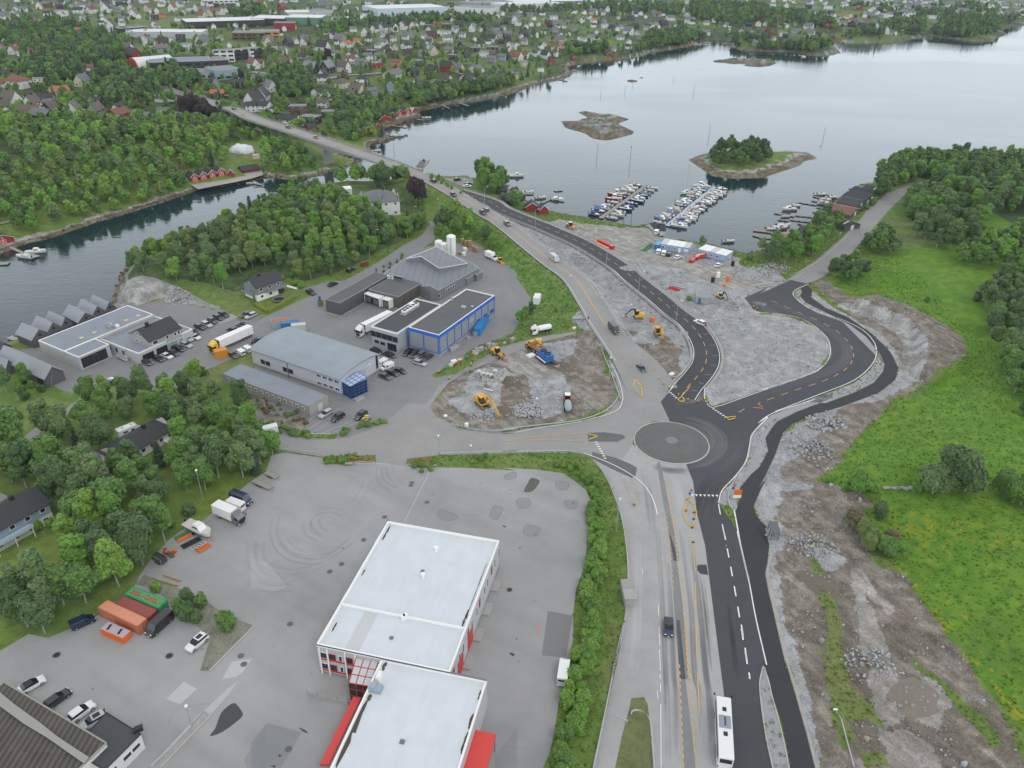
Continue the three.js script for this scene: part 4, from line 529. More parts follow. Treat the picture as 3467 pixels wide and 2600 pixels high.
const greyClad=cl([.2,.21,.225],cladV),greyRoof=new THREE.MeshStandardMaterial({color:lin(.19,.205,.225),map:cladV,roughness:.6,side:THREE.DoubleSide});
{
topBlock('grey_hall','large grey hall with wide low pitched metal roof behind the cold store',[['A1370,537',4.8],['A1440,530',6.2],['A1530,578',4.4],['A1965,337',4.4],['A1880,285',6.2],['A1505,122',5],['A1185,232',4.8],['A945,400',4.6]],greyClad,greyRoof);
topBlock('raised_roof','raised grey roof section with white underside trim on the grey hall',[['A1190,238',6.2],['A1345,215',7.2],['A1540,342',6.9],['A1840,290',6.9],['A1510,110',6.6]],greyClad,greyRoof,{base:4.4,trim:M.white,cat:'roof section'});
const g=topBlock('grey_annex','small grey annex with sloped roof beside the grey hall',[['A1800,440',3.4],['A1835,455',3],['A1905,415',3],['A1870,395',3.4]],greyClad,greyRoof);topBlock('grey_annex','grey porch with pitched roof at the end of the grey hall',[['A1905,395',3.2],['A1940,415',2.8],['A2005,375',2.8],['A1965,350',3.4]],greyClad,greyRoof);
const f=frame('A1530,578','A1965,337','A1300,500',4.4,{depth:8}),ws=thing('window_row','row of white framed windows in the grey hall wall','windows',...at(f));for(let i=0;i<6;i++)opening(ws,f.w,f.d,'f',-f.w/2+5+i*1.15,2.4,.9,1.5);const f3=frame('A1370,537','A1530,578','A1530,500',4.4,{depth:6}),w3=thing('window_row','row of white framed windows in the small gable of the grey hall','windows',...at(f3));for(let i=0;i<5;i++)opening(w3,f3.w,f3.d,'f',-f3.w/2+2.4+i*1.2,2.2,.95,1.5);opening(w3,f3.w,f3.d,'f',f3.w/2-.7,2.2,.8,1.4,{solid:true});
}
// ---- light grey hall with curved roof and glass porch
{
const he=6,f=frame('j0,690','j740,940','j1060,735',he),g=thing('curved_roof_hall','pale grey hall with wide curved metal roof and blue glass porch','building',...at(f)),{w,d}=f,pr=[[-.5,0],[-.42,.75],[-.25,1.35],[0,1.6],[.25,1.35],[.42,.75],[.5,0]].map(([z,y])=>[z*(d+.8),he+y-.1]);
const sh=new THREE.Shape();pr.forEach(([z,y],i)=>i?sh.lineTo(z,y):sh.moveTo(z,y));for(let i=pr.length-1;i>=0;i--)sh.lineTo(pr[i][0],pr[i][1]-.35);const rg=new THREE.ExtrudeGeometry(sh,{depth:w+.8,bevelEnabled:false});rg.rotateY(Math.PI/2);rg.translate(-w/2-.4,0,0);const p=rg.attributes.position,u=rg.attributes.uv;for(let i=0;i<p.count;i++)u.setXY(i,p.getX(i)/30,p.getZ(i)/30);mesh('roof',rg,new THREE.MeshStandardMaterial({color:lin(.32,.36,.405),map:grainTex(91,.08,.1,.2,512),roughness:.6}),g);
const ws=new THREE.Shape();ws.moveTo(-d/2,0);ws.lineTo(d/2,0);for(let i=pr.length-1;i>=0;i--)ws.lineTo(pr[i][0]*d/(d+.8),pr[i][1]-.2);const wg=new THREE.ExtrudeGeometry(ws,{depth:w,bevelEnabled:false});wg.rotateY(Math.PI/2);wg.translate(-w/2,0,0);const wn=wg.toNonIndexed();wallUV(wn);mesh('wall',wn,cl([.52,.53,.57],cladV),g);mesh('plinth',merge([bg(w+.1,.9,.08,0,.45,d/2+.03),bg(.08,.9,d,w/2+.03,.45,0)]),M.concD,g);
for(const x of[-w/2+4.5,-w/2+6.7,-w/2+14,-w/2+16.4])opening(g,w,d,'f',x,2.6,1.8,1.5,{frame:winDark,panes:2});for(let i=0;i<4;i++)for(const y of[4.6,2]){const o=opening(g,w,d,'f',w/2-8.4+i*2.35,y,1.8,1,{frame:winFrame,panes:2});mesh('blue_blind',boxOf(.5,.8,.05),M.blue,o).position.set(.5,0,.06);}
mesh('downpipe',cy(.07,.07,he,8,-w/2+15.3,he/2,d/2+.1),M.dark,g);
opening(g,w,d,'r',1.2,2.4,2.8,4.4,{name:'roller_door',frame:mat([.4,.42,.45],.6),solid:true});opening(g,w,d,'r',d/2-1.2,3.8,1,4.6,{frame:winDark,panes:1});
{const s=mesh('bear_emblem',(()=>{const b=new THREE.Shape([[0,.1],[.15,0],[.3,.05],[.32,.45],[.5,.5],[.62,.05],[.8,0],[.85,.5],[1.15,.75],[1.3,.6],[1.6,.7],[1.55,.95],[1.2,1.15],[.7,1.2],[.2,1.15],[0,.8]].map((q)=>new THREE.Vector2((.8-q[0])*1.1,q[1]*1.1)));const q=new THREE.ExtrudeGeometry(b,{depth:.05,bevelEnabled:false});q.rotateY(Math.PI/2);return q;})(),mat([.6,.68,.72],.5),g);s.position.set(w/2+.05,3.9,-d*.22);mesh('emblem_shade',bg(.05,.5,.9,0,1.3,.2),mat([.03,.3,.5],.5),s);mesh('sign_board',bg(.06,.7,1.4,w/2+.05,4.4,2.4),mat([.8,.2,.15],.5),g);mesh('sign_board',bg(.06,.6,1.1,w/2+.05,3.6,2.7),M.white,g);}
const q=frame('j750,955','j825,1000','j925,920',4.9),b2=mat([.015,.1,.4],.4),pz=thing('glass_porch','blue framed glass entrance porch on the pale curved hall','porch',...at(q)),gs=[];const PW=q.w,PD=q.d,B=(x,y,z,X,Y,ZZ)=>gs.push(beam(V(x,y,z),V(X,Y,ZZ),.1,4));for(let i=0;i<=3;i++){const x=-PW/2+PW*i/3;B(x,.4,PD/2,x,4.6,PD/2);B(x,4.6,PD/2,x,5.6,-PD/2);}for(let i=0;i<=4;i++){const z=PD/2-PD*i/4;B(PW/2,.4,z,PW/2,4.6+i*.25,z);B(-PW/2,4.6+i*.25,z,PW/2,4.6+i*.25,z);}for(const y of[.4,1.5,2.6,3.6,4.6]){B(-PW/2,y,PD/2,PW/2,y,PD/2);B(PW/2,y,PD/2,PW/2,y,-PD/2);}mesh('frame',merge(gs),b2,pz);mesh('glass_wall',merge([bg(PW-.1,4.2,.05,0,2.5,PD/2-.05),bg(.05,4.4,PD,PW/2-.05,2.6,0)]),M.glass,pz);mesh('glass_roof',slab([V(-PW/2,4.6,PD/2),V(PW/2,4.6,PD/2),V(PW/2,5.6,-PD/2),V(-PW/2,5.6,-PD/2)],.05),mat([.42,.48,.58],.3),pz);mesh('steps',merge([bg(2.4,.2,3,PW/2+1,.1,1),bg(1.6,.4,3,PW/2+.8,.2,1)]),M.conc,pz);mesh('base',bg(PW+.3,.4,PD+.3,0,.2,0),M.concD,pz);
}
{
const h=3.5,f=frame('i1845,895','j485,1172','j635,1075',h),g=thing('low_building','long low concrete building with small square windows and grey flat roof','building',...at(f)),{w,d}=f;flatBlock(g,w,d,h,cl([.36,.35,.32],cladH),roofBlue,{ph:.2,t:.2,trim:M.concD});
for(let i=0;i<14;i++)opening(g,w,d,'f',-w/2+2.6+i*(w-4.2)/13.4,2.2,.95,1.05,{border:.16,glass:M.dark});opening(g,w,d,'r',.3,1.2,1.8,2.3,{name:'door',frame:mat([.5,.5,.5],.6),solid:true});
}
// ---- grey-blue showroom with dark roofed house
{
const h=4.8,wl=cl([.5,.49,.46],cladH),f=frame('E510,600','E855,745','E2080,262',h),g=thing('showroom','long grey blue flat roofed showroom with pale rendered walls','building',...at(f));flatBlock(g,f.w,f.d,h,wl,roofBlue,{ph:.3,t:.3});
for(const s of['E1088,565','E1262,493','E1688,330','E1845,268']){const p=p0(s,h),l=V(p.x-f.c.x,0,p.z-f.c.z).applyAxisAngle(V(0,1,0),-f.turn),k=mesh('skylight',bg(1.3,.2,1.3),mat([.55,.42,.22],.5),g);k.position.set(l.x,h-.1,l.z);}
{const p=p0('E1480,420',h),l=V(p.x-f.c.x,0,p.z-f.c.z).applyAxisAngle(V(0,1,0),-f.turn),k=mesh('roof_fan',merge([bg(1.6,.8,1.4),cy(.5,.5,1,14,.5,.6,0),bg(.3,1.2,1.4,-1.2,.3,0)]),M.galv,g);k.position.set(l.x,h+.2,l.z);const k2=mesh('roof_unit',bg(1.2,.9,1),M.white,g);k2.position.set(l.x+1.6,h+.2,l.z-1.4);}
const f2=frame('E855,745','E1045,825','E1470,655',h-.05),g2=thing('showroom_bay','white garage bay of the showroom with two big dark doors','building',...at(f2));flatBlock(g2,f2.w,f2.d,h-.05,WALL.s,roofBlue,{ph:.25,t:.3});opening(g2,f2.w,f2.d,'r',f2.d/2-f2.d+3-.2,2.2,4.4,3.4,{name:'garage_door',frame:M.dark,solid:true});opening(g2,f2.w,f2.d,'r',f2.d/2-3.6,2.2,4.4,3.4,{name:'garage_door',frame:M.dark,solid:true});opening(g2,f2.w,f2.d,'r',.1,2,1.3,3,{name:'door',frame:winFrame});
const h3=3.9,f3=frame('E1310,570','E1850,775','E2190,635',h3);const d3=frame('E1850,775','E2190,635','E2190,600',h3,{depth:1}).w+12,u3=f3.turn;const g3=thing('showroom_annex','low white showroom front with shop windows and grey roof','building',f3.c.clone().addScaledVector(V(Math.sin(u3),0,Math.cos(u3)),f3.d/2-d3/2),u3);flatBlock(g3,f3.w,d3,h3,WALL.s,roofBlue,{ph:.35,t:.3});for(let i=0;i<3;i++)opening(g3,f3.w,d3,'r',-d3/2+3.2+i*5.2,1.5,4.2,2.2,{name:'shop_window',frame:winDark,panes:3});for(let i=0;i<3;i++)opening(g3,f3.w,d3,'f',-f3.w/2+5.5+i*3.4,2,.9,1.5,{frame:winDark});
const f4=frame('i1240,625','i1500,515','i1070,562',6.2,{d:1}),g4=thing('gabled_house','two storey grey house with black gabled roof over the showroom','house',...at(f4));mesh('wall',gableWalls(f4.w,f4.d,6.2,9),cl([.4,.39,.36],cladH),g4);mesh('roof',gableRoof(f4.w,f4.d,6.2,9),ROOF.d,g4);mesh('chimney',merge([bg(1,1.6,.8,-f4.w*.2,9.2,0),bg(2.6,.1,.9,-f4.w*.2,8.85,.3)]),M.dark,g4);
for(const x of[-.33,.05,.3,.42])opening(g4,f4.w,f4.d,'f',f4.w*x,4.9,x<0?2:1.1,1.3,{border:.16});for(let i=0;i<4;i++)opening(g4,f4.w,f4.d,'f',-f4.w*.1+i*2.1,1.7,1.7,2.2,{glass:mat([.2,.3,.32],.1)});for(const[x,y]of[[-1.5,4.6],[1.2,4.6],[-.8,7.2],[.8,7.2]])opening(g4,f4.w,f4.d,'l',x,y,.9,1.2,{border:.14});
}
function shed(name,label,f,he,hr,wall,roof,group){const g=thing(name,label,'shed',f.c,f.turn,group);mesh('wall',gableWalls(f.w,f.d,he,hr),wall,g);mesh('roof',gableRoof(f.w,f.d,he,hr,.35,.14),roof,g);return g;}
for(const[a,b,c]of[['E215,505','E425,590','E628,487'],['E430,395','E628,487','E812,415'],['E610,325','E812,415','E1000,375'],['E845,250','E1045,355','E1230,260'],['E1035,160','E1230,260','E1400,200'],['E1195,105','E1400,200','E1575,160']]){const f=frame(a,b,c,3.4),g=shed('boat_shed','dark grey boat shed with pale metal roof in the row by the water',f,3.4,6,WALL.n,ROOF.L,'grey boat sheds in a row');opening(g,f.w,f.d,'r',0,3.9,.9,.9,{frame:winDark,panes:2});opening(g,f.w,f.d,'r',f.d*.28,1.2,1.2,2.2,{name:'door',frame:M.dark,solid:true});}
{const f=frame('E-30,822','E595,1110','E845,1005',3.4),g=shed('boat_shed','long dark grey shed with pale metal roof above the grass bank',f,3.4,6.2,WALL.n,ROOF.L);opening(g,f.w,f.d,'f',f.w/2-3,1.3,3,2.4,{name:'door',frame:M.black,solid:true});mesh('pipe',beam(V(f.w/2+.1,.3,f.d*.3),V(f.w/2+.1,3.6,f.d*.1),.06),M.galv,g);shed('boat_shed','small grey shed tucked behind the long shed',frame('E-160,870','E75,960','E225,930',3),3,5,WALL.n,ROOF.L);shed('boat_shed','dark shed at the water with the roof edge just in view',frame('E-200,640','E10,735','E115,660',2.6),2.6,4.6,WALL.n,ROOF.d);}
// ---- houses and sheds placed by the foot of their front wall
function foot(a,b,depth){const A=PG(a)[0],B=PG(b)[0],u=B.clone().sub(A).setY(0),w=u.length();u.normalize();const zf=V(-u.z,0,u.x),y=Math.min(A.y,B.y),c=A.clone().add(B).multiplyScalar(.5).addScaledVector(zf,-depth/2).setY(y-.1);return{c,turn:Math.atan2(-u.z,u.x),w,d:depth};}
function gableHouse(name,label,f,he,hr,wall,roof,o={}){
const g=thing(name,label,o.cat||'house',f.c,f.turn,o.group);mesh('wall',gableWalls(f.w,f.d,he,hr),wall,g);mesh('roof',o.hip?hipRoof(f.w,f.d,he,hr,o.ov??.5):gableRoof(f.w,f.d,he,hr,o.ov??.5),roof,g);if(o.hip)mesh('eaves',blockWalls(f.w-.2,f.d-.2,he-.15),wall,g);
if(!o.noChimney)mesh('chimney',bg(.9,1.5,.9,f.w*(o.cx??.15),hr+.2,0),o.chim||M.dark,g);const n=o.win??Math.max(2,Math.round(f.w/3));for(const y of(he>4.2?[1.5,he-1.3]:[he/2+.1]))for(let i=0;i<n;i++)opening(g,f.w,f.d,'f',-f.w/2+f.w*(i+.5)/n,y,1.3,1.2,{border:.13});for(const fc of['r','l']){opening(g,f.w,f.d,fc,-f.d*.2,he/2,1,1.1,{border:.13});if(hr-he>1.8)opening(g,f.w,f.d,fc,0,he+.4,.9,1,{border:.13});}return g;
}
{
const f=frame('F1365,630','F1850,465','F1120,525',5.6,{d:1}),y=Math.max(0,ground(f.c.x,f.c.z)-.3);const g=gableHouse('grey_house','grey two storey house with black gabled roof above a clipped hedge',f,5.6,8,cl([.24,.25,.26],cladH),ROOF.d,{win:3,cx:-.12});mesh('basement',blockWalls(f.w+.1,f.d+.1,2.4),M.white,g);const b=mesh('balcony',merge([bg(f.w*.75,.2,1.4,f.w*.2,2.7,f.d/2+.7),bg(f.w*.75,.9,.08,f.w*.2,3.2,f.d/2+1.4),bg(2,.2,f.d*.8,-f.w/2-1,2.7,0),bg(.08,.9,f.d*.8,-f.w/2-2,3.2,0)]),mat([.22,.23,.24],.8),g);mesh('garage_door',bg(2.4,2,.1,f.w*.4,1,f.d/2+.1),mat([.015,.05,.03],.6),g);const st=mesh('stairs',merge([0,1,2,3,4,5,6,7].map((i)=>bg(1.2,.3,.5,f.w/2+1.4+i*.55,2.3-i*.3,f.d/2-.5+i*.2))),M.white,g);
for(const[a,b2]of[['F1330,960','F1585,1110'],['F1585,1110','F2110,830']]){const A=p0(a),B=p0(b2),L=A.distanceTo(B),h=thing('hedge',a.startsWith('F13')?'short side of the clipped yellow green hedge by the grey house':'long side of the clipped yellow green hedge by the lane','hedge',A.clone().add(B).multiplyScalar(.5),Math.atan2(-(B.z-A.z),B.x-A.x));const q=new THREE.BoxGeometry(L,1.3,1,Math.round(L*3),4,4),p=q.attributes.position;for(let i=0;i<p.count;i++)p.setXYZ(i,p.getX(i)+rr(-.1,.1),p.getY(i)+.65+rr(-.09,.09),p.getZ(i)+rr(-.09,.09));mesh('foliage',q.toNonIndexed(),mat([.16,.2,.03],.95),h);h.children[0].geometry.computeVertexNormals();}
const t=thing('trampoline','round black trampoline in the hedged garden','trampoline',p0('F1800,880'));mesh('mat',cy(2,2,.05,28,0,.8,0),M.black,t);mesh('rim',new THREE.TorusGeometry(2.1,.15,6,30).rotateX(Math.PI/2).translate(0,.8,0),mat([.2,.25,.3],.6),t);for(let i=0;i<6;i++)mesh('leg',bg(.08,.8,.08,Math.cos(i)*2,.4,Math.sin(i)*2),M.steel,t);
}
{
const f=foot('f950,655','f1225,672',13);gableHouse('villa','large white villa with grey hipped slate roof on the wooded hill',f,7.4,11,WALL.w,ROOF.G,{hip:1,win:5});const w=foot('f1110,680','f1225,682',7);gableHouse('villa_wing','white gabled front wing of the hillside villa',{...w,w:9},7.2,10.4,WALL.w,ROOF.G,{hip:1,win:2,noChimney:1});const c=foot('f775,530','f845,535',5);const g=thing('garden_cabin','small white cube cabin with flat roof among the trees','cabin',c.c,c.turn);flatBlock(g,c.w,5,4.6,WALL.w,M.white,{ph:.2});opening(g,c.w,5,'f',-.6,2.6,2.2,1.4);opening(g,c.w,5,'r',0,2.6,1,1.4);
const s=foot('f1380,335','f1440,338',14);gableHouse('waterside_house','white waterside house with grey roof below the bridge',s,4.2,5.6,WALL.w,ROOF.G,{win:2,hip:1});
}
{
const f=frame('m985,500','m1440,240','m820,430',3.3,{d:1});const g=gableHouse('bungalow','white bungalow with wide black hipped tile roof among birches',f,3.3,5.4,WALL.w,ROOF.d,{hip:1,win:6,ov:.7});mesh('deck',merge([bg(6,.3,3.5,f.w/2-1,1.2,f.d/2+1.6),bg(6,.9,.1,f.w/2-1,1.8,f.d/2+3.3),bg(.1,.9,3.5,f.w/2+2,1.8,f.d/2+1.6),bg(.15,1.2,.15,f.w/2+1.8,.6,f.d/2+3.2),bg(.15,1.2,.15,f.w/2-3.8,.6,f.d/2+3.2)]),M.white,g);mesh('porch_rail',bg(.1,.9,f.d*.5,-f.w/2-.6,1.2,0),M.white,g);
const b=frame('m-250,1215','m400,858','m300,760',5.6,{depth:9}),h=gableHouse('blue_house','pale blue two storey house with black tiled roof and white balcony',b,5.6,8,WALL.l,ROOF.d,{win:5,cx:.2});mesh('ground_floor',blockWalls(b.w+.06,b.d+.06,2.6),WALL.w,h);mesh('balcony',merge([bg(b.w*.5,.2,1.8,-b.w*.05,2.7,b.d/2+.9),bg(b.w*.5,.9,.08,-b.w*.05,3.2,b.d/2+1.8)]),mat([.45,.55,.65],.7),h);for(const x of[-.28,-.05,.18])mesh('balcony_post',bg(.16,2.7,.16,b.w*x,1.35,b.d/2+1.7),M.white,h);
}
{
const corr=tex(256,256,(i,j)=>{const v=.75+.25*Math.sin(i/256*6.283*20)+(fbm(i/32,j/64,3,8)-.5)*.5;const s=toS(clamp(v*.8,.05,1));return[s*1.0,s*.98,s*.94];},true);
const g=topBlock('corrugated_roof_hall','low hall with weathered brown grey corrugated roof',[['v35,515',4.6],['v885,1022',4.6],['v660,1235',4.8],['v200,1700',5.4],['v-700,1100',5.4]],WALL.w,new THREE.MeshStandardMaterial({color:lin(.135,.128,.118),map:corr,roughness:.95,side:THREE.DoubleSide}),{trim:mat([.3,.29,.25],.8),edge:.18});
const k=topBlock('roof_lichen','pale lichen edged band running across the corrugated roof',[['v0,600',5.05],['v120,700',5.05],['v330,850',5.05],['v480,970',5.05],['v740,1140',5.05],['v700,1190',5.07],['v400,980',5.08],['v200,860',5.08],['v-100,640',5.08]],M.dark,mat([.3,.29,.26],.95),{base:4.9,edge:.02,cat:'roof strip'});
const a=topBlock('annex','dark roofed annex with white end wall and two windows',[['v885,768',3.7],['v1172,948',3.7],['v870,1250',3.7],['v600,1080',3.7]],WALL.w,mat([.055,.06,.068],.85),{trim:M.dark});
const A=p0('v1172,948',3.7),B=p0('v870,1250',3.7),u=B.clone().sub(A).setY(0),turn=Math.atan2(u.z,-u.x);for(const t of[.2,.45,.85]){const c=A.clone().lerp(B,t),o=mesh('window',boxOf(1.7,1,.14),winFrame,a);o.position.set(c.x-a.position.x,2.1,c.z-a.position.z);o.rotation.y=turn+Math.PI;mesh('pane',boxOf(1.5,.8,.18),mat([.05,.03,.03],.2),o);}
const v=thing('roof_vent_box','dark vent box at the corner of the annex roof','vent',p0('v1150,915',3.7),.5);mesh('casing',merge([bg(1.6,.5,1,0,.25,0),bg(1.2,.25,.9,.2,.6,0)]),M.dark,v);
}
// ---- site cabins
for(const[a,b,c,lb]of[['K270,180','K990,295','K1120,170','row of five pale blue site cabins beside the blue container'],['K1210,310','K1905,485','K2115,375','row of five pale blue site cabins beside the red skips']]){
const f=frame(a,b,c,2.9),n=5,mw=f.w/n,u=V(Math.cos(f.turn),0,-Math.sin(f.turn));
for(let i=0;i<n;i++){
const p=f.c.clone().addScaledVector(u,-f.w/2+mw*(i+.5)),g=thing('site_cabin',i===0?'pale blue site cabin module at the far end, '+lb.split('cabins ')[1]:i===n-1?'pale blue end cabin module with blank front, '+lb.split('cabins ')[1]:'pale blue site cabin module inside the row '+lb.split('cabins ')[1],'cabin',p,f.turn,lb);
mesh('wall',blockWalls(mw-.06,f.d,2.75),cl([.34,.44,.58],cladV),g);mesh('roof',bg(mw-.12,.14,f.d-.1,0,2.86,0),(i+(lb.includes('red')?2:0))%4===0?mat([.5,.52,.54],.6):M.white,g);mesh('corner_frame',merge([bg(.12,2.8,.12,-mw/2+.06,1.4,f.d/2-.02),bg(.12,2.8,.12,mw/2-.06,1.4,f.d/2-.02),bg(mw-.06,.14,.06,0,2.72,f.d/2+.01),bg(mw-.06,.14,.06,0,.1,f.d/2+.01)]),mat([.25,.34,.46],.6),g);
if(i<3||(lb.includes('skips')&&i<4))opening(g,mw,f.d,'f',0,1.55,1.15,1.15,{panes:2,border:.12});else if(i===3)opening(g,mw,f.d,'f',-.4,1.15,1,2.1,{name:'door',solid:true});else{mesh('sign_panel',bg(1.9,.8,.05,0,1.6,f.d/2+.04),lb.includes('skips')?mat([.34,.44,.58],.6):M.white,g);opening(g,mw,f.d,'r',.6,1.15,.95,2.1,{name:'door',solid:true});}
}
}
{const f=frame('K120,195','K245,215','K300,120',2.6);containerAt(f.c,f.turn+Math.PI/2,f.d>3?6.06:6.06,[.03,.16,.38],'short dark blue container next to the site cabins',{roof:mat([.1,.36,.55],.5)});}
function skip(s,turn,lb,col=M.red,fill=M.wood){const g=thing('skip',lb,'skip',p0(s),turn),sh=new THREE.Shape([[-2.6,1.5],[-1.7,.15],[1.7,.15],[2.6,1.5]].map((q)=>new THREE.Vector2(...q))),q=new THREE.ExtrudeGeometry(sh,{depth:1.9,bevelEnabled:false});q.translate(0,0,-.95);mesh('bin',q,col,g);mesh('rim',merge([bg(5.3,.12,.1,0,1.5,.97),bg(5.3,.12,.1,0,1.5,-.97)]),col,g);const p=mesh('contents',new THREE.IcosahedronGeometry(1,1).scale(2.1,.25,.8).translate(0,1.5,0),fill,g);return g;}
skip('K1060,640',1.1,'red waste skip with pale rubble in front of the cabins');skip('K1180,560',1.0,'red waste skip in the middle of the three by the cabins',M.red,mat([.5,.45,.4],.9));skip('K1250,530',.3,'red waste skip standing against the cabin row',M.red,mat([.6,.5,.4],.9));
{
shed('marina_shed','small white double shed with dark gabled roof at the pontoon',foot('C950,1000','C1030,1010',7),2.8,4.6,WALL.w,ROOF.d);shed('marina_shed','front white shed with gabled dark roof beside a parked van',foot('C1028,1045','C1105,1055',6),2.8,4.4,WALL.w,ROOF.d);
const f=foot('k1605,305','k1715,320',5.2),g=thing('utility_kiosk','small grey concrete kiosk with blue door on the building site','kiosk',f.c,f.turn);flatBlock(g,f.w,f.d,3,M.conc,mat([.25,.27,.28],.8),{ph:.15,t:.15,trim:M.galv});opening(g,f.w,f.d,'f',-f.w*.18,1.1,.95,2.1,{name:'door',frame:M.blue,solid:true});opening(g,f.w,f.d,'r',0,1.6,.9,.9,{frame:M.blue,solid:true});
const b=foot('q85,1150','q150,1165',1.8);const s=thing('bus_shelter','glass bus shelter with dark frame beside the black path','bus shelter',b.c,b.turn-1.35);mesh('frame',merge([-2,0,2].flatMap((x)=>[bg(.1,2.5,.1,x,1.25,.8),bg(.1,2.5,.1,x,1.25,-.8)]).concat([bg(4.2,.12,.1,0,2.5,.8),bg(4.2,.12,.1,0,2.5,-.8)])),M.black,s);mesh('roof',bg(4.4,.12,2,0,2.62,0),mat([.1,.11,.12],.3),s);mesh('glass_panel',merge([bg(4,1.9,.04,0,1.3,-.78),bg(.04,1.9,1.4,2,1.3,0),bg(.04,1.9,1.4,-2,1.3,0)]),new THREE.MeshPhysicalMaterial({color:lin(.9,.95,.95),transmission:1,roughness:.05,thickness:0}),s);mesh('bench',bg(2.4,.08,.4,-.5,.5,-.5),M.wood,s);mesh('floor',bg(5,.14,2.6,0,.1,0),M.conc,s);
const c=p0('t1042,550'),o=thing('bus_shelter','grey concrete bus shelter on the pale road edge','bus shelter',V(c.x,0,c.z),Math.PI/2+.05);mesh('wall',merge([bg(5.2,2.4,.2,0,1.2,-1),bg(.2,2.4,2,-2.6,1.2,0),bg(.2,2.4,2,2.6,1.2,0)]),M.conc,o);mesh('roof',bg(5.8,.22,2.7,0,2.5,.1),M.conc,o);mesh('roof_board',bg(2.6,.08,2.5,1.5,2.66,.1),mat([.3,.29,.27],.9),o);mesh('bench',bg(4,.1,.5,0,.5,-.6),M.wood,o);
}
// ---- boathouses
for(const[a,b,d,roof,lb]of[['D1180,580','D1530,715','D1245,465',ROOF.d,'black roofed boathouse with two cream skylights'],['D1262,445','D1615,522','D1362,318',ROOF.R,'red roofed boathouse in the row beside the road'],['D1400,305','D1715,375','D1490,190',ROOF.d,0],['D1500,190','D1850,290','D1570,140',ROOF.d,0],['D1575,150','D1920,240','D1640,95',ROOF.d,0],['D1645,100','D1990,190','D1690,70',ROOF.d,0],['D1810,80','D2090,150','D1850,5',ROOF.d,'last black roofed boathouse with skylights at the row end by the trees'],['D700,830','D850,860','D900,690',ROOF.d,'dark boathouse half hidden behind a birch'],['D540,950','D720,960','D620,840',cl([.3,.2,.2],tileT),'pale pink roofed boathouse behind the trees']]){const f=frame(a,b,d,2.6,{d:1}),g=shed('boathouse',lb||'dark roofed boathouse in the middle of the shore row',f,2.2,3.8,WALL.n,roof,lb?undefined:'boathouses in the middle of the row');if(lb&&lb.includes('skylight'))for(const x of[.1,.32])mesh('skylight',slab([V(f.w*x,3.0,f.d*.42),V(f.w*x+1,3.0,f.d*.42),V(f.w*x+1,4.0,f.d*.1),V(f.w*x,4.0,f.d*.1)].map((v)=>v.setY(2.6+(1-v.z/(f.d/2))*1.6+.16)),.05),M.cream,g);opening(g,f.w,f.d,'r',0,1.2,2,2.2,{name:'door',solid:true});}
function boathouse(a,b,depth,label,group,o={}){
const f=foot(a,b,depth),g=thing('red_boathouse',label,'boathouse',f.c,f.turn+Math.PI/2,group),he=o.he||2.5,hr=o.hr||4.6;mesh('wall',gableWalls(f.d,f.w,he,hr),WALL.r,g);mesh('roof',gableRoof(f.d,f.w,he,hr,.3,.14),o.roof||ROOF.d,g);
const X=-f.d/2;mesh('white_trim',merge([beam(V(X-.32,he-.2,f.w/2+.3),V(X-.32,hr+.05,0),.11,4),beam(V(X-.32,he-.2,-f.w/2-.3),V(X-.32,hr+.05,0),.11,4)]),M.white,g);if(!o.plain){const dr=mesh('double_door',bg(.1,2.2,2.4,X-.04,1.15,0),M.red,g);mesh('door_brace',merge([bg(.06,2.2,.12,X-.1,1.15,1.2),bg(.06,2.2,.12,X-.1,1.15,-1.2),bg(.06,2.2,.12,X-.1,1.15,0),bg(.06,.12,2.4,X-.1,2.25,0),beam(V(X-.1,.1,1.2),V(X-.1,2.2,0),.06,4),beam(V(X-.1,2.2,0),V(X-.1,.1,-1.2),.06,4)]),M.white,dr);opening(g,f.d,f.w,'l',0,3.1,.8,.8,{border:.15});}return g;
}
const redRow=(a,b,n,depth,label,group,o)=>{const A=pixels(a)[0],B=pixels(b)[0];for(let i=0;i<n;i++){const t0=i/n+.01,t1=(i+1)/n-.02,q=(t)=>'S'+lerp(A[0],B[0],t).toFixed(1)+','+lerp(A[1],B[1],t).toFixed(1);boathouse(q(t0),q(t1),depth,label,group,o);}};
redRow('e1590,410','e1885,350',4,8,'red boathouse with white crossed doors in the row of four by the inlet','four red boathouses');boathouse('e-60,940','e125,905',9,'red boathouse with white braced doors on the left bank',undefined,{});boathouse('e-250,985','e-65,945',9,'red boathouse at the edge of view on the left bank');boathouse('e1895,360','e1950,368',9,'plain red boathouse with grey roof beside the row of four',undefined,{plain:1,roof:ROOF.G});gableHouse('red_storehouse','long red storehouse with black roof and two pale skylights by the inlet',foot('e2020,335','e2160,330',6),2.8,4.6,WALL.r,ROOF.d,{noChimney:1,win:0,cat:'boathouse'});
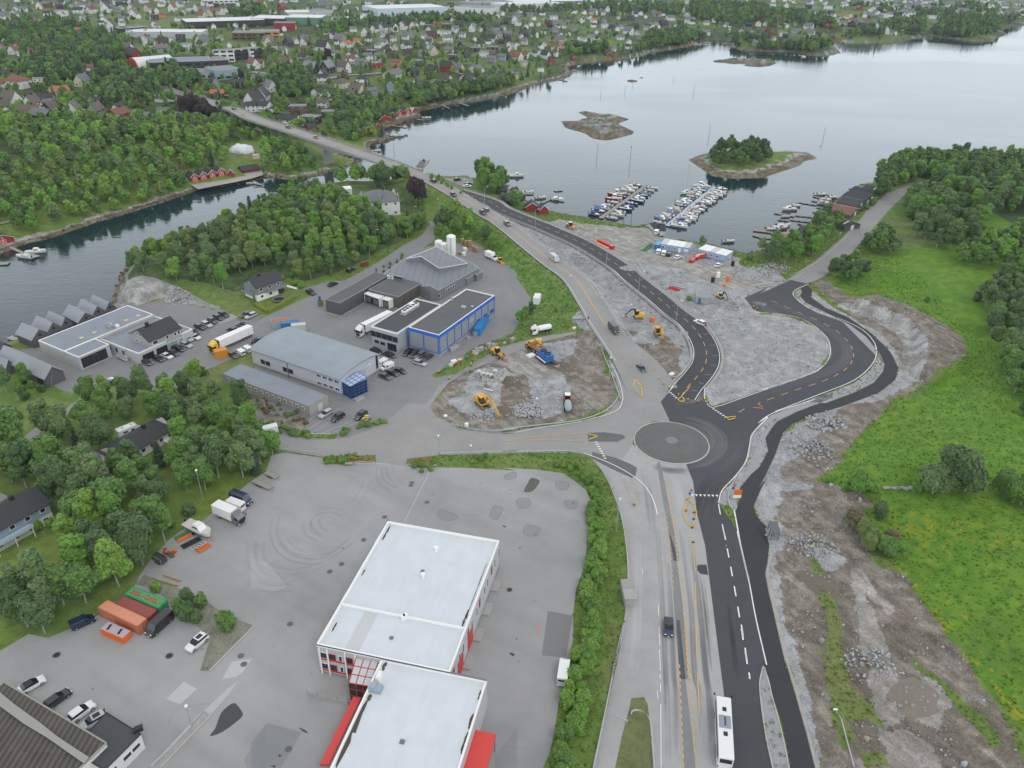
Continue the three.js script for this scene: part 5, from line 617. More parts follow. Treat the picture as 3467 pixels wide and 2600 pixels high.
for(const[a,b,d,l,o]of[['b865,1125','b935,1120',7,'red boathouse beside the yellow digger across the water',{}],['b945,1115','b1010,1105',7,'grey green roofed boathouse in the trio across the water',{roof:ROOF.G,plain:1}],['b1020,1085','b1080,1070',7,'red boathouse at the right of the trio across the water',{plain:1}],['b1065,1005','b1165,1005',8,'first red boathouse in the far shore row',{plain:1}],['b1150,985','b1205,978',8,'dark red boathouse second in the far shore row',{plain:1}],['b1210,965','b1270,955',8,'third red boathouse in the far shore row',{}],['b1280,950','b1335,940',8,'red boathouse with white cross door in the far shore row',{}],['b1330,935','b1385,925',8,'red boathouse with pale green roof in the far shore row',{roof:cl([.35,.42,.36],tileT),plain:1}],['g195,655','g305,655',6,'red boathouse with black roof beside the new road',{plain:1}],['g310,680','g385,675',5,'smaller red boathouse next to the shore below the new road',{plain:1}],['c870,470','c925,470',7,'lone red boathouse on the far headland',{plain:1}],['c590,505','c620,500',6,'tiny red boathouse on the far point',{plain:1}],['c1475,370','c1508,370',6,'red boathouse in the far cove',{plain:1}],['c1540,368','c1572,366',6,'second red boathouse in the far cove',{plain:1}],['d600,315','d640,318',7,'red boathouse behind the far spit',{plain:1}]])boathouse(a,b,d,l,undefined,o);
shed('boathouse','black roofed boathouse with yellow post below the new road',frame('g-40,545','g60,570','g130,505',2.6),2.6,4,WALL.k,ROOF.d);shed('boathouse','black roofed boathouse by the big tree near the bridge',foot('f2050,515','f2130,515',7),2.4,4,WALL.k,ROOF.d);
// ---- the bridge
{
const i0=oldRoad.findIndex((p)=>p.z<p0('f1380,345',10).z),i1=oldRoad.length-3,L=oldRoad.slice(i0,i1+1),g=thing('road_bridge','long concrete road bridge with slender piers across the sound','bridge',L[0]);const o=L[0],q=L.map((p)=>V(p.x-o.x,p.y-o.y,p.z-o.z));const tr=[],n=q.length,prof=[[-5.2,.1],[-5.2,-.8],[-3.4,-.89],[-3,-1],[3,-1],[3.4,-.89],[5.2,-.8],[5.2,.1]];
const dep=(t)=>1.7+2.2*Math.pow(Math.abs(Math.cos(t*Math.PI*2.2)),4);const sec=q.map((p,i)=>{const a=q[Math.max(0,i-1)],b=q[Math.min(n-1,i+1)],l=Math.hypot(b.x-a.x,b.z-a.z),nx=-(b.z-a.z)/l,nz=(b.x-a.x)/l;return prof.map(([w,y])=>V(p.x+nx*w,p.y+(y<-.9?-dep(i/(n-1)):y),p.z+nz*w));});
for(let i=0;i+1<n;i++)for(let k=0;k+1<prof.length;k++)tr.push(...quad(sec[i][k],sec[i][k+1],sec[i+1][k+1],sec[i+1][k]));mesh('deck',polyGeo(tr,.05),M.conc,g);
for(const w of[-5,5]){const e=offset(q,w);mesh('edge_beam',merge([ribbon(e,-.22,.22,.35),ribbon(e,-.22,-.2,.35)].concat(e.slice(1).map((p,i)=>{const a=e[i];return polyGeo([...quad(V(a.x,a.y-.3,a.z),V(p.x,p.y-.3,p.z),V(p.x,p.y+.35,p.z),V(a.x,a.y+.35,a.z))]);}))),M.conc,g);for(const y of[.8,1.15])mesh('railing',merge(e.slice(1).map((p,i)=>beam(V(e[i].x,e[i].y+y,e[i].z),V(p.x,p.y+y,p.z),.045,4))),M.galv,g);resample(e,5).forEach((p)=>mesh('railing_post',boxOf(.08,1.1,.08),M.galv,g).position.set(p.x,p.y+.6,p.z));}
for(const s of['f1118,400','f580,250','b275,1165','b120,1180','a2050,1050']){const p=PG(s)[0];let best=1e9,k=0;q.forEach((v,i)=>{const d=Math.hypot(v.x+o.x-p.x,v.z+o.z-p.z);if(d<best){best=d;k=i;}});const v=q[k],a=q[Math.max(0,k-1)],b=q[Math.min(n-1,k+1)],gy=Math.max(SEA-.5,ground(v.x+o.x,v.z+o.z))-o.y-.3,top=v.y-1.1,pm=mesh('pier',merge([bg(1.6,top-gy,5.4,0,(top+gy)/2,0),bg(3,1.6,7,0,gy+.8,0),bg(2,.8,6,0,top-.2,0)]),M.conc,g);pm.position.set(v.x,0,v.z);pm.rotation.y=Math.atan2(-(b.z-a.z),b.x-a.x);if(s[0]==='f'&&s[1]==='5'){const gr=mesh('graffiti',bg(.05,1.3,3.4,0,gy+2.4,0),mat([.1,.42,.68],.6),pm);gr.position.set(.85,0,0);gr.position.x=.84;}}
}
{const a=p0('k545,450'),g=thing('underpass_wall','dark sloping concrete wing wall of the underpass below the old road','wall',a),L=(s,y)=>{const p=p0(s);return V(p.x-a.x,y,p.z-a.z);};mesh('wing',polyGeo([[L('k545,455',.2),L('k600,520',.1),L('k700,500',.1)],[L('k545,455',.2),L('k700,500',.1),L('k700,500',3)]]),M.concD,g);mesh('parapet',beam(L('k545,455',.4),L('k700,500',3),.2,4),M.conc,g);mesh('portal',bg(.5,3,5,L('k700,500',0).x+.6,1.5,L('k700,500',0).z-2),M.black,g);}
// ---- guard rails, lamps
function guardrail(l,label,o={}){const q=resample(l,o.step||4),a=q[0],g=thing(o.name||'guard_rail',label,'guard rail',a),L=(p,y)=>V(p.x-a.x,p.y-a.y+y,p.z-a.z),tr=[];for(let i=0;i+1<l.length;i++){const A=L(l[i],0),B=L(l[i+1],0);for(const[y0,y1,o0,o1]of[[.45,.53,0,.06],[.53,.6,.06,0],[.6,.68,0,.06],[.68,.76,.06,0]])tr.push(...quad(V(A.x+o0,A.y+y0,A.z+o0),V(B.x+o0,B.y+y0,B.z+o0),V(B.x+o1,B.y+y1,B.z+o1),V(A.x+o1,A.y+y1,A.z+o1)));tr.push(...quad(V(A.x-.06,A.y+.77,A.z-.06),V(B.x-.06,B.y+.77,B.z-.06),V(B.x+.12,B.y+.77,B.z+.12),V(A.x+.12,A.y+.77,A.z+.12)));}mesh('rail',polyGeo(tr),M.galv,g);q.forEach((p)=>mesh('post',boxOf(.1,.75,.1),M.steel,g).position.copy(L(p,.37)));return g;}
guardrail(offset(slice(newRoad,.22,1),5.1),'steel guard rail along the outer edge of the new dark road');guardrail(offset(slice(newRoad,.3,.98),-5.0),'steel guard rail along the inner edge of the new dark road');guardrail(offset(slice(oldRoad,.05,.5),-5.3),'steel guard rail along the left edge of the old bridge road');guardrail(offset(slice(oldRoad,.12,.33),5.2),'steel guard rail along the right edge of the old bridge road');
guardrail(curve('n270,432 400,445 520,462 600,485',20),'steel guard rail by the trees at the yard corner');guardrail(curve('n1570,470 1800,460 2212,452 o0,455 300,450 600,455 700,490 780,550 860,660 930,820 990,1000 1025,1200 t1045,300 1047,465',70),'long steel guard rail curving round the planted verge');guardrail(curve('t1035,620 1000,860 940,1080 910,1229 x1015,20 960,250 900,560 830,900 760,1229 690,1600',50),'slim steel guard rail along the hedge beside the pale road');guardrail(curve('x1070,800 1080,775 1130,765 1190,795 1225,850 1245,1000 1260,1229 1280,1500',40),'hooked end of a guard rail on the grass island');guardrail(curve('n1670,222 1850,265 2050,278 2212,262 o0,268 300,232 600,198 750,160 860,110 930,50 970,-10 k985,1130 970,1080 k880,840 k800,650',60),'guard rail around the construction plot');guardrail(curve('h930,605 1050,505 1180,450 1330,410',30),'guard rail beside the local road at the boathouses');guardrail(curve('k1500,545 1560,640 1590,720 1570,800 1520,870 1440,935 1390,930',40),'short guard rail inside the bend of the new road');
function lamp(s,h,label,o={}){const p=o.y!==undefined?p0(s,o.y):PG(s)[0],g=thing('street_lamp',label,'street lamp',p,o.turn||0,o.group);mesh('pole',cy(.06,.1,h,8,0,h/2,0),o.m||M.galv,g);if(o.arm!==0){mesh('arm',beam(V(0,h,0),V(o.arm||1.2,h+.25,0),.045),M.galv,g);mesh('lamp_head',bg(.75,.14,.28,(o.arm||1.2)+.3,h+.25,0),M.white,g);}else mesh('lamp_head',new THREE.SphereGeometry(.3,10,8).translate(0,h+.1,0),M.white,g);return g;}
lamp('L832,890',5.5,'slim lamp post with round head on the grass kerb strip',{arm:0});lamp('M122,1165',8,'tall lamp post on the verge behind the guard rail',{turn:1.3,arm:1.6});lamp('m1690,845',9,'tall grey pole on concrete foot by the birches',{arm:0});lamp('n1830,495',4,'slim white pole on the verge',{arm:0});lamp('n1565,465',6,'lamp post at the yard entrance',{arm:0});lamp('B1340,1185',9,'lamp post standing in the rubble of the construction plot',{arm:0});lamp('f1040,935',7,'lamp post on the wooded slope by the lane',{arm:.9});lamp('f745,1105',6,'lamp post by the dark car on the lane',{arm:.8});lamp('f1355,700',5,'lamp post on the villa lawn',{arm:.8});lamp('f1575,655',6,'lamp post where the lanes meet',{arm:.8,turn:3});lamp('k530,270',9,'tall lamp post on the grass slope under the old road',{arm:1.2});lamp('k885,975',9,'lamp post at the left edge of the old road',{arm:0});lamp('k1040,470',7,'lamp post on the gravel between the roads',{arm:.6});lamp('g760,905',6,'dark lamp post beside the orange tank row',{arm:.5,m:M.steelD});
[[.38,'a'],[.52,'b'],[.64,'c'],[.75,'d'],[.86,'e'],[.95,'f']].forEach(([t])=>{const i=Math.round(t*110),p=offset(newRoad,-5.3)[i],q=newRoad[i],g=thing('street_lamp','tall galvanised lamp post along the new dark road','street lamp',V(p.x,p.y-.2,p.z),Math.atan2(-(q.z-p.z),q.x-p.x),'lamp posts along the new road');mesh('pole',cy(.06,.11,9,8,0,4.5,0),M.galv,g);mesh('arm',beam(V(0,9,0),V(1.4,9.2,0),.045),M.galv,g);mesh('lamp_head',bg(.8,.12,.28,1.7,9.2,0),M.white,g);});
{const a=p0('i1105,905'),g=thing('utility_pole','leaning grey wooden utility pole with a cabinet at its foot','utility pole',V(a.x,0,a.z));mesh('pole',beam(V(0,0,0),V(-.3,9,0),.16,8),M.woodG,g);mesh('crossarm',bg(1.8,.12,.12,-.25,8.4,0),M.woodG,g);mesh('cabinet',bg(.7,1,.5,.5,.5,.3),mat([.4,.45,.5],.6),g);}
{const a=p0('y690,830',.3),b=p0('y795,1229',.3),c=p0('y640,750',.3),g=thing('fallen_lamp_post','dismantled lamp post lying on the grassy earth','lamp post',a),L=(p)=>V(p.x-a.x,.25,p.z-a.z);mesh('pole',beam(L(a),L(b),.11,8),M.galv,g);mesh('arm',beam(L(a),L(c),.05),M.galv,g);mesh('lamp_head',bg(.8,.15,.3,L(c).x,.3,L(c).z),M.white,g);}
// ---------- trees ----------
function crownGeo(seed,o){
const q=rng(seed),r=(a,b)=>a+(b-a)*q(),lobes=[],pos=[],col=[];
for(let i=0;i<o.lobes;i++){const a=r(0,6.283),v=Math.pow(q(),.8),rad=i?r(.2,.72)*(1-Math.abs(v-.4)*.75):0;lobes.push([Math.cos(a)*rad*o.rx,o.cy+(v-.5)*1.45*o.ry*(i?1:.2),Math.sin(a)*rad*o.rx,(i?r(.3,.5):.66)*o.rx*(1-(v>.6?(v-.6)*.6:0))]);}
const tri=(a,b,c,k)=>{for(const p of[a,b,c]){pos.push(p.x,p.y,p.z);col.push(k[0],k[1],k[2]);}};
for(const l of lobes){const g=new THREE.IcosahedronGeometry(l[3]*.86,o.core).toNonIndexed(),p=g.attributes.position;for(let i=0;i<p.count;i+=3){const T=[0,1,2].map((k)=>{const v=V(p.getX(i+k),p.getY(i+k),p.getZ(i+k)),n=.86+.3*vn(v.x*2.1+l[0]+50,v.y*2.1+v.z*1.7+50);return V(l[0]+v.x*n,l[1]+v.y*n*.92,l[2]+v.z*n);});const k=r(.75,1.05);tri(...T,[k,k,k]);}}
const tot=lobes.reduce((s,l)=>s+l[3]*l[3],0);
for(const l of lobes){const n=Math.round(o.leaves*l[3]*l[3]/tot);for(let i=0;i<n;i++){
const d=V(r(-1,1),r(-.75,1),r(-1,1)).normalize(),c=V(l[0],l[1],l[2]).addScaledVector(d,l[3]*r(.84,1.14));if(lobes.some((m)=>m!==l&&c.distanceTo(V(m[0],m[1],m[2]))<m[3]*.72))continue;
const nn=d.clone().add(V(r(-.8,.8),r(-.3,.9),r(-.8,.8))).normalize(),t=V(r(-1,1),r(-1,1),r(-1,1)).cross(nn).normalize(),b=nn.clone().cross(t),s=o.size*r(.6,1.35),w=s*r(.5,.8),f=nn.clone().multiplyScalar(-s*.18),k0=r(.78,1.24),y=r(-.12,.12),k=[k0*(1+y),k0,k0*(1-y)];
const A=c.clone().addScaledVector(t,s),B=c.clone().addScaledVector(t,-s),C=c.clone().addScaledVector(b,w).add(f),D=c.clone().addScaledVector(b,-w).add(f);tri(A,C,B,k);tri(A,B,D,k);
}}
const g=new THREE.BufferGeometry();g.setAttribute('position',new THREE.Float32BufferAttribute(pos,3));g.setAttribute('color',new THREE.Float32BufferAttribute(col,3));g.computeVertexNormals();return g;
}
function coniferGeo(seed,h,rad,n,size){const q=rng(seed),r=(a,b)=>a+(b-a)*q(),pos=[],col=[],tri=(a,b,c,k)=>{for(const p of[a,b,c]){pos.push(p.x,p.y,p.z);col.push(k,k,k);}};const cone=new THREE.ConeGeometry(rad*.72,h*.9,9,5).toNonIndexed(),p=cone.attributes.position;for(let i=0;i<p.count;i+=3)tri(...[0,1,2].map((k)=>V(p.getX(i+k),p.getY(i+k)+h*.53,p.getZ(i+k))),r(.7,.9));for(let i=0;i<n;i++){const t=Math.pow(q(),.75),a=r(0,6.283),R0=rad*(1-t)*(.75+.3*Math.sin(t*40+a*2))+.1,y=h*(.08+.92*t),c=V(Math.cos(a)*R0,y-R0*.25,Math.sin(a)*R0),o=V(Math.cos(a),-.35,Math.sin(a)),s=V(-Math.sin(a),0,Math.cos(a)),L=size*r(.6,1.3);tri(c.clone().addScaledVector(o,L),c.clone().addScaledVector(s,L*.45),c.clone().addScaledVector(s,-L*.45).addScaledVector(o,-L*.4),r(.7,1.3));}const g=new THREE.BufferGeometry();g.setAttribute('position',new THREE.Float32BufferAttribute(pos,3));g.setAttribute('color',new THREE.Float32BufferAttribute(col,3));g.computeVertexNormals();return g;}
function trunkGeo(seed,h,r0,limbs=4){const q=rng(seed),gs=[];const bend=q()*.8-.4;const pts=[V(0,-.3,0),V(bend*.3,h*.4,.1),V(bend*.6,h*.75,bend*.3)];for(let i=0;i<2;i++)gs.push((()=>{const a=pts[i],b=pts[i+1],d=b.clone().sub(a),g=new THREE.CylinderGeometry(r0*(1-(i+1)*.35),r0*(1-i*.35),d.length(),7,1,true);g.applyQuaternion(new THREE.Quaternion().setFromUnitVectors(V(0,1,0),d.clone().normalize()));const m=a.clone().add(b).multiplyScalar(.5);g.translate(m.x,m.y,m.z);return g;})());for(let i=0;i<limbs;i++){const a=q()*6.283,s=pts[1].clone().lerp(pts[2],q()),e=s.clone().add(V(Math.cos(a)*h*.22,h*.18,Math.sin(a)*h*.22));gs.push(beam(s,e,r0*.28,4));}return merge(gs);}
const fol=(r,g,b)=>new THREE.MeshPhysicalMaterial({color:lin(r,g,b),vertexColors:true,roughness:1,transmission:.3,thickness:0,side:THREE.DoubleSide});
const GREEN={mid:fol(.127,.244,.046),dark:fol(.077,.154,.040),bright:fol(.193,.336,.046),grey:fol(.149,.233,.079),olive:fol(.182,.248,.061),copper:fol(.050,.029,.033),pine:fol(.072,.121,.050),spruce:fol(.055,.099,.044),dusk:fol(.099,.171,.055),brown:fol(.187,.143,.077),lush:fol(.143,.297,.037)};
const bark=mat([.3,.28,.25],.9),barkD=mat([.1,.085,.07],.9);
const NEAR=[0,1,2,3,4].map((i)=>({c:crownGeo(100+i,{leaves:1700,size:.36,lobes:10+i,rx:[3.3,2.5,3.7,2.9,3.5][i],ry:[3.9,4.6,3.6,4.2,3.3][i],cy:[6,6.4,5.6,6.2,5.2][i],core:1}),t:trunkGeo(200+i,8,.2)})),ROUND=[0,1,2].map((i)=>({c:crownGeo(130+i,{leaves:2200,size:.4,lobes:15,rx:4,ry:3.6,cy:5,core:1}),t:trunkGeo(230+i,7,.26)})),FAR=[0,1,2,3].map((i)=>crownGeo(160+i,{leaves:300,size:.8,lobes:7+i,rx:3.5,ry:3.8,cy:5.6,core:0})),BUSH=[0,1,2].map((i)=>crownGeo(190+i,{leaves:700,size:.26,lobes:9,rx:1.6,ry:1.5,cy:1.25,core:1})),CON=[0,1].map((i)=>coniferGeo(300+i,11,2.6,900,.75)),CONF=coniferGeo(310,11,2.6,240,1.2),PINE=[0,1].map((i)=>({c:crownGeo(330+i,{leaves:900,size:.42,lobes:8,rx:2.9,ry:2.6,cy:8,core:1}),t:trunkGeo(340+i,10,.2,6)}));
const treeSpots=[];
const px2=(p)=>{const v=p.clone().project(camera);return[(v.x*.5+.5)*3467,(.5-v.y*.5)*2600,v.z];};
function plant(p,kind,tint,s,sy,label,cat){treeSpots.push({p,kind,tint,s,sy:sy||s,label,cat});}
const clear=[];
function fillZone(str,spacing,pickKind,o={}){
const q=typeof str==='string'?PG(str):str,b=box2(q),placed=[],n=Math.round((b[1]-b[0])*(b[3]-b[2])/spacing/spacing*3.2);const cell=new Map(),key=(x,z)=>Math.floor(x/spacing)+','+Math.floor(z/spacing);
for(let i=0;i<n;i++){const x=rr(b[0],b[1]),z=rr(b[2],b[3]);if(!inside(q,x,z)||(o.not||[]).some((m)=>inside(m,x,z)))continue;let ok=true;const cx=Math.floor(x/spacing),cz=Math.floor(z/spacing);for(let a=-1;a<=1&&ok;a++)for(let c=-1;c<=1&&ok;c++)for(const t of cell.get((cx+a)+','+(cz+c))||[])if(Math.hypot(t[0]-x,t[1]-z)<spacing){ok=false;break;}if(!ok)continue;const k=key(x,z);if(!cell.has(k))cell.set(k,[]);cell.get(k).push([x,z]);const y=ground(x,z);if(y<SEA+.4)continue;pickKind(V(x,y,z));}
}
const leafy=(tints,s0,s1,kind='near')=>(p)=>{const s=rr(s0,s1);plant(p,kind,pick(tints),s,s*rr(.88,1.18));};
const mixF=['mid','mid','dark','bright','grey','lush','olive','dusk'];
const hole=(s,y=0)=>P0(s,y);
const leftHouse=PG('e-200,60 60,60 170,210 270,240 240,300 0,310 -200,300');
fillZone('a-300,900 100,965 300,1030 600,1000 880,1020 1100,1045 1450,1040 1700,1030 1900,1040 2050,1090 e1900,40 1900,150 1870,270 1560,320 1545,460 1480,520 1250,630 830,740 600,800 380,840 200,870 140,800 0,760 -300,850',5,leafy(['mid','mid','bright','grey','lush','olive','dusk','bright'],.78,1.1),{not:[leftHouse]});
const penNot=[PG('f900,500 1210,480 1240,600 1420,600 1440,720 1200,800 1020,780 1000,690 920,660'),hole('F1050,480 1650,300 2212,520 2212,900 1000,1100 900,700'),outcrop];
fillZone('i1380,120 1700,150 2000,240 j100,70 450,140 700,70 900,-10 f1000,1020 1250,910 1420,810 1440,770 1280,800 1060,800 1010,740 980,690 880,630 760,590 600,540 420,520 250,580 90,700 e2010,800 1800,860 1500,965 1200,1085 1020,1180',4.5,leafy(['mid','mid','bright','grey','lush','grey','olive','dusk'],.78,1.1),{not:penNot});
fillZone('f700,440 740,350 860,330 940,400 940,440',4.5,leafy(['bright','mid','lush'],.9,1.1));fillZone('f1020,450 1040,400 1130,420 1120,470',4,leafy(['mid','dusk'],1.1,1.4));fillZone('f1150,430 1200,380 1300,400 1290,440',4,leafy(['mid','lush'],.7,.9));fillZone('f90,310 90,200 200,110 330,140 430,230 540,290 540,330 300,370 140,350',5,leafy(['mid','dark','lush','bright'],.85,1.1));
fillZone('f1550,860 1560,700 1620,670 1720,700 1860,800 1960,900 2080,990 2020,1010 1900,920 1600,900',4.2,leafy(['mid','lush','dark','bright'],.6,.95));fillZone('f1870,420 1900,360 2000,340 2120,420 2130,500 2000,520 1880,480',4.4,leafy(['mid','dark','lush'],1,1.3));fillZone('g0,420 40,400 50,460 0,480',4,leafy(['mid'],.9,1.1));fillZone('g60,600 120,590 210,640 180,660 80,620',4,leafy(['mid','lush'],.8,1));fillZone('f2060,560 2110,545 2110,575 2070,580',4,leafy(['mid'],.5,.6));fillZone('f2160,590 2212,580 2212,640',3,leafy(['lush'],.6,.7));
const shrubs=(tints,s0,s1)=>(p)=>{const s=rr(s0,s1);plant(p,'bush',pick(tints),s,s*rr(.8,1.2));};
fillZone('f880,1000 1250,880 1430,790 1400,740 1250,770 1050,830 850,900',3,shrubs(['mid','lush','bright'],.8,1.4));fillZone('f1470,350 1560,380 1700,470 1750,510 1700,500 1500,390',2.6,shrubs(['mid','lush'],.5,.9));fillZone('j440,190 420,140 330,80 250,120 300,160',3,shrubs(['bright','lush'],.6,1.1));fillZone('f1000,1160 1290,1010 1280,1060 1060,1190',2.6,shrubs(['mid','lush'],.3,.6));
const bungalow=hole('m790,420 1280,150 1500,220 1500,420 1300,520 1150,480 1000,560 850,540'),lane=hole('m230,310 360,220 560,110 780,0 820,0 560,150 400,250 320,330 m540,470 800,450 960,680 880,700 800,600 560,560');
fillZone('m760,110 760,30 900,0 i900,1130 1080,1060 1330,1110 1560,1100 1900,1180 m2050,80 2080,220 2150,350 2190,520 2130,600 2000,640 1700,640 1480,420 1430,230 1270,180 1050,200 900,250',4.2,leafy(['mid','bright','dusk','grey','lush','dark'],.82,1.12),{not:[bungalow,lane]});
fillZone('m1480,560 1560,480 1700,480 2000,560 2100,640 1900,780 1750,780 1600,760',4.4,leafy(['dusk','grey','mid'],.95,1.25));fillZone('m980,620 1080,560 1250,620 1350,760 1400,960 1250,980 1000,860',4,leafy(['dusk','mid','grey'],.82,1.12),{not:[lane]});
fillZone('m400,600 560,580 800,680 900,800 880,1000 700,1040 480,980 420,800',4,leafy(['dusk','mid','grey'],1.05,1.4));fillZone('m-200,560 0,440 240,430 290,640 240,740 0,720 -200,760',4.2,leafy(['dusk','mid','dark'],1.1,1.45));fillZone('m340,300 480,240 580,330 540,430 400,440',5,leafy(['dusk','grey'],1.0,1.2));fillZone('m680,340 800,260 880,330 850,430 720,430',4.4,leafy(['dusk','mid'],1,1.2));
fillZone('r560,0 900,-80 1300,-40 1440,80 1280,160 1200,280 1150,380 1020,480 850,560 700,400 600,240 640,100',4,leafy(['lush','mid','bright','dusk'],1.1,1.45));fillZone('r70,700 120,600 300,560 430,500 620,520 800,600 790,700 600,760 420,860 240,830 120,800',3.8,leafy(['dusk','grey','mid','dark'],1,1.25));fillZone('r1480,640 1480,560 1600,540 1720,620 1720,690 1640,780 1500,740',2.6,shrubs(['dusk','mid','dark'],1,1.5));
fillZone('m300,1100 360,1020 430,1050 400,1120',2.4,shrubs(['olive','bright'],.9,1.1));fillZone('m0,640 -100,500 100,640',5,leafy(['mid'],.8,.9));fillZone('i100,980 340,960 380,1100 200,1140 160,1080',3.4,shrubs(['mid','lush','dark'],.8,1.4));fillZone('m0,60 180,100 170,190 0,200',3,shrubs(['dusk','mid'],.9,1.3));
for(const[s,k,t,a,b]of[['i1640,1020','near','bright',.85,1.05],['i1700,960','near','mid',.5,.6],['i60,1060','near','grey',.85,1],['i220,990','near','mid',.7,.85],['i1560,1080','near','bright',.6,.6],['m1340,560','con','spruce',.72,.72],['m2130,620','con','spruce',.6,.6],['m640,400','con','spruce',.5,.55],['m950,640','con','olive',.45,.5],['F1350,960','con','olive',.36,.42],['m1560,780','near','mid',.8,1.05],['r1890,790','bush','mid',1.6,1.5],['r1300,490','bush','bright',.9,.9],['m1570,960','bush','dusk',1.5,1.2],['m1420,1060','bush','mid',1,1],['f1390,610','round','copper',1.35,1.75],['a1560,980','round','copper',1.7,1.9],['a1720,1000','round','copper',1.7,1.8],['a1640,940','round','copper',1.4,1.6],['a1860,1020','round','copper',1.1,1.2],['b645,520','round','copper',1.3,1.4],['a2015,690','round','copper',.9,1.2],['f1060,680','near','bright',.65,.75],['f1300,690','bush','brown',.7,.9],['k190,510','near','mid',.75,.8],['k240,450','near','dark',.7,.75],['k150,500','near','lush',.6,.65],['k450,380','bush','lush',.6,.6],['n180,470','near','lush',.85,.85],['n60,520','near','dusk',.8,.85],['n100,430','near','mid',.8,.85],['m2140,420','near','dusk',.8,.9],['j580,330','bush','lush',.9,.9],['B530,520','bush','lush',.5,.4],['g1670,945','near','grey',.6,.55],['g2060,1060','bush','grey',1.4,1.3],['g2150,1000','near','grey',.7,.8],['k1550,285','bush','lush',1,.7],['e2090,690','con','spruce',.8,.9],['e2170,660','con','spruce',.7,.8],['e1590,930','con','dark',.7,.8],['f10,720','con','spruce',.8,.9],['f80,690','con','spruce',.7,.8],['e1770,280','con','spruce',.8,.9]])plant(PG(s)[0],k,t,a,b);
for(const[a,b,c]of[['n640,520','n860,500',26],['n1340,560','n1520,540',10],['n760,290','n1140,170',22],['n0,200','n500,320',24],['n1860,520','n1960,500',5],['n1420,590','n1500,590',4]])for(let i=0;i<c;i++){const A=PG(a)[0],B=PG(b)[0],p=A.lerp(B,R());p.x+=rr(-1,1);p.z+=rr(-1.2,1.2);plant(p,'bush',pick(['lush','mid','bright']),rr(.35,.75),rr(.3,.6));}
{const l=curve('o400,570 520,560 620,620 720,700 770,800 790,900 780,1000 t775,0 770,150 780,350 740,520 730,700 720,900 690,1050 x660,300 640,450 600,680 570,900 530,1050 500,1229 450,1500',100),L=lengthOf(l);for(let s=0;s<L;s+=1.05){const q=cut(l,s,s+.5)[0];if(!q)continue;const k=sstep(0,40,s)*.55+.55;plant(V(q.x+rr(-1.5,1.5),0,q.z+rr(-1.2,1.2)),'bush',pick(['lush','bright','lush','mid']),rr(.75,1.3)*k,rr(.8,1.25)*k);}}
const meadow=[hole('h1880,700 2212,690 2500,690 2500,860 2000,850 1850,880 1820,960',4),hole('h1040,760 1250,780 1240,940 1050,850')];
fillZone('h1240,640 1250,560 1400,500 1580,410 1600,385 1420,390 1330,410 1180,450 1000,560 1000,470 985,390 1040,320 1200,270 1400,240 1700,220 2212,260 2600,300 2700,600 2212,680 1940,700 1840,860 1780,960 1560,980 1300,930 1250,800',5,leafy(['dusk','mid','grey','lush','dark','dusk'],.95,1.35),{not:meadow});
fillZone('h880,1010 900,920 1010,860 1090,900 1150,980 1100,1030',3.6,leafy(['mid','dusk','grey'],.65,.9));fillZone('h620,1200 680,1110 800,1090 900,1190 l900,60 850,130 740,170 640,120',3.6,leafy(['mid','dusk','dark'],.75,1));fillZone('h100,1120 100,1000 260,940 400,900 540,860 560,960 400,1060 250,1110',4.2,leafy(['mid','lush','dusk'],.8,1.1));fillZone('h470,840 500,760 620,780 640,830 560,880',4,leafy(['mid','dusk'],.9,1.1));fillZone('h610,780 680,740 680,800',4,leafy(['lush'],.7,.8));fillZone('h820,660 900,620 940,580 1000,520 1020,460 1060,480 960,600 880,660',3,shrubs(['mid','lush','dusk'],.9,1.4));
fillZone('h1590,1110 1700,1000 1800,960 1880,930 2212,860 2600,900 l2600,60 2212,80 1900,40 h1800,1130',4,leafy(['lush','mid','bright','dusk'],.7,1),{not:[hole('h1800,1000 2000,980 1900,1080',4)]});fillZone('l1870,260 2000,180 2212,130 2600,100 2600,1300 2212,1160 2080,1080 2000,900 1950,760 1880,700 1920,560 1880,440',4.6,leafy(['dusk','grey','mid'],.8,1.15));
for(const[s,k,t,a,b]of[['q1600,760','round','dusk',1.5,1.65],['q1450,790','round','grey',1.0,1.1],['q1720,770','round','dusk',1.15,1.2],['q1330,760','bush','lush',1.1,1.2],['q840,790','round','lush',.85,.85],['q950,770','bush','mid',1.3,1.1],['q740,760','bush','lush',1,.9],['q2000,790','round','mid',.85,.9],['q2110,860','round','mid',.8,.8],['q2180,880','round','lush',.9,.9],['q2230,820','round','mid',.8,.9],['q2230,140','round','dark',.9,.9],['q780,1080','round','brown',.62,.6],['q870,1150','round','olive',.62,.6],['q1010,1000','round','dusk',.6,.6],['q930,1229','round','mid',.6,.55],['u900,150','round','olive',.6,.55],['u1050,180','round','mid',.7,.6],['u1140,200','round','lush',.6,.55],['q1110,1200','bush','brown',1.5,1.3],['l1400,300','bush','mid',.8,.9],['l1820,290','bush','dusk',1.4,1.3],['q600,690','bush','lush',.6,.5]])plant(PG(s)[0],k,t,a,b);
fillZone(PG('g1730,260 1750,180 1850,130 2000,110 2212,170 h40,200 120,240 60,270 0,300 g2100,310 1900,320 1800,310'),4.6,(p)=>{R()<.55?plant(p,'pine',pick(['pine','dark']),rr(.8,1.15),rr(.9,1.2)):plant(p,'near',pick(['mid','dark','lush']),rr(.7,.95),rr(.7,.9));});fillZone(PG('c700,1015 860,960 930,962 900,985 740,1030'),5,shrubs(['lush','bright'],.35,.5));
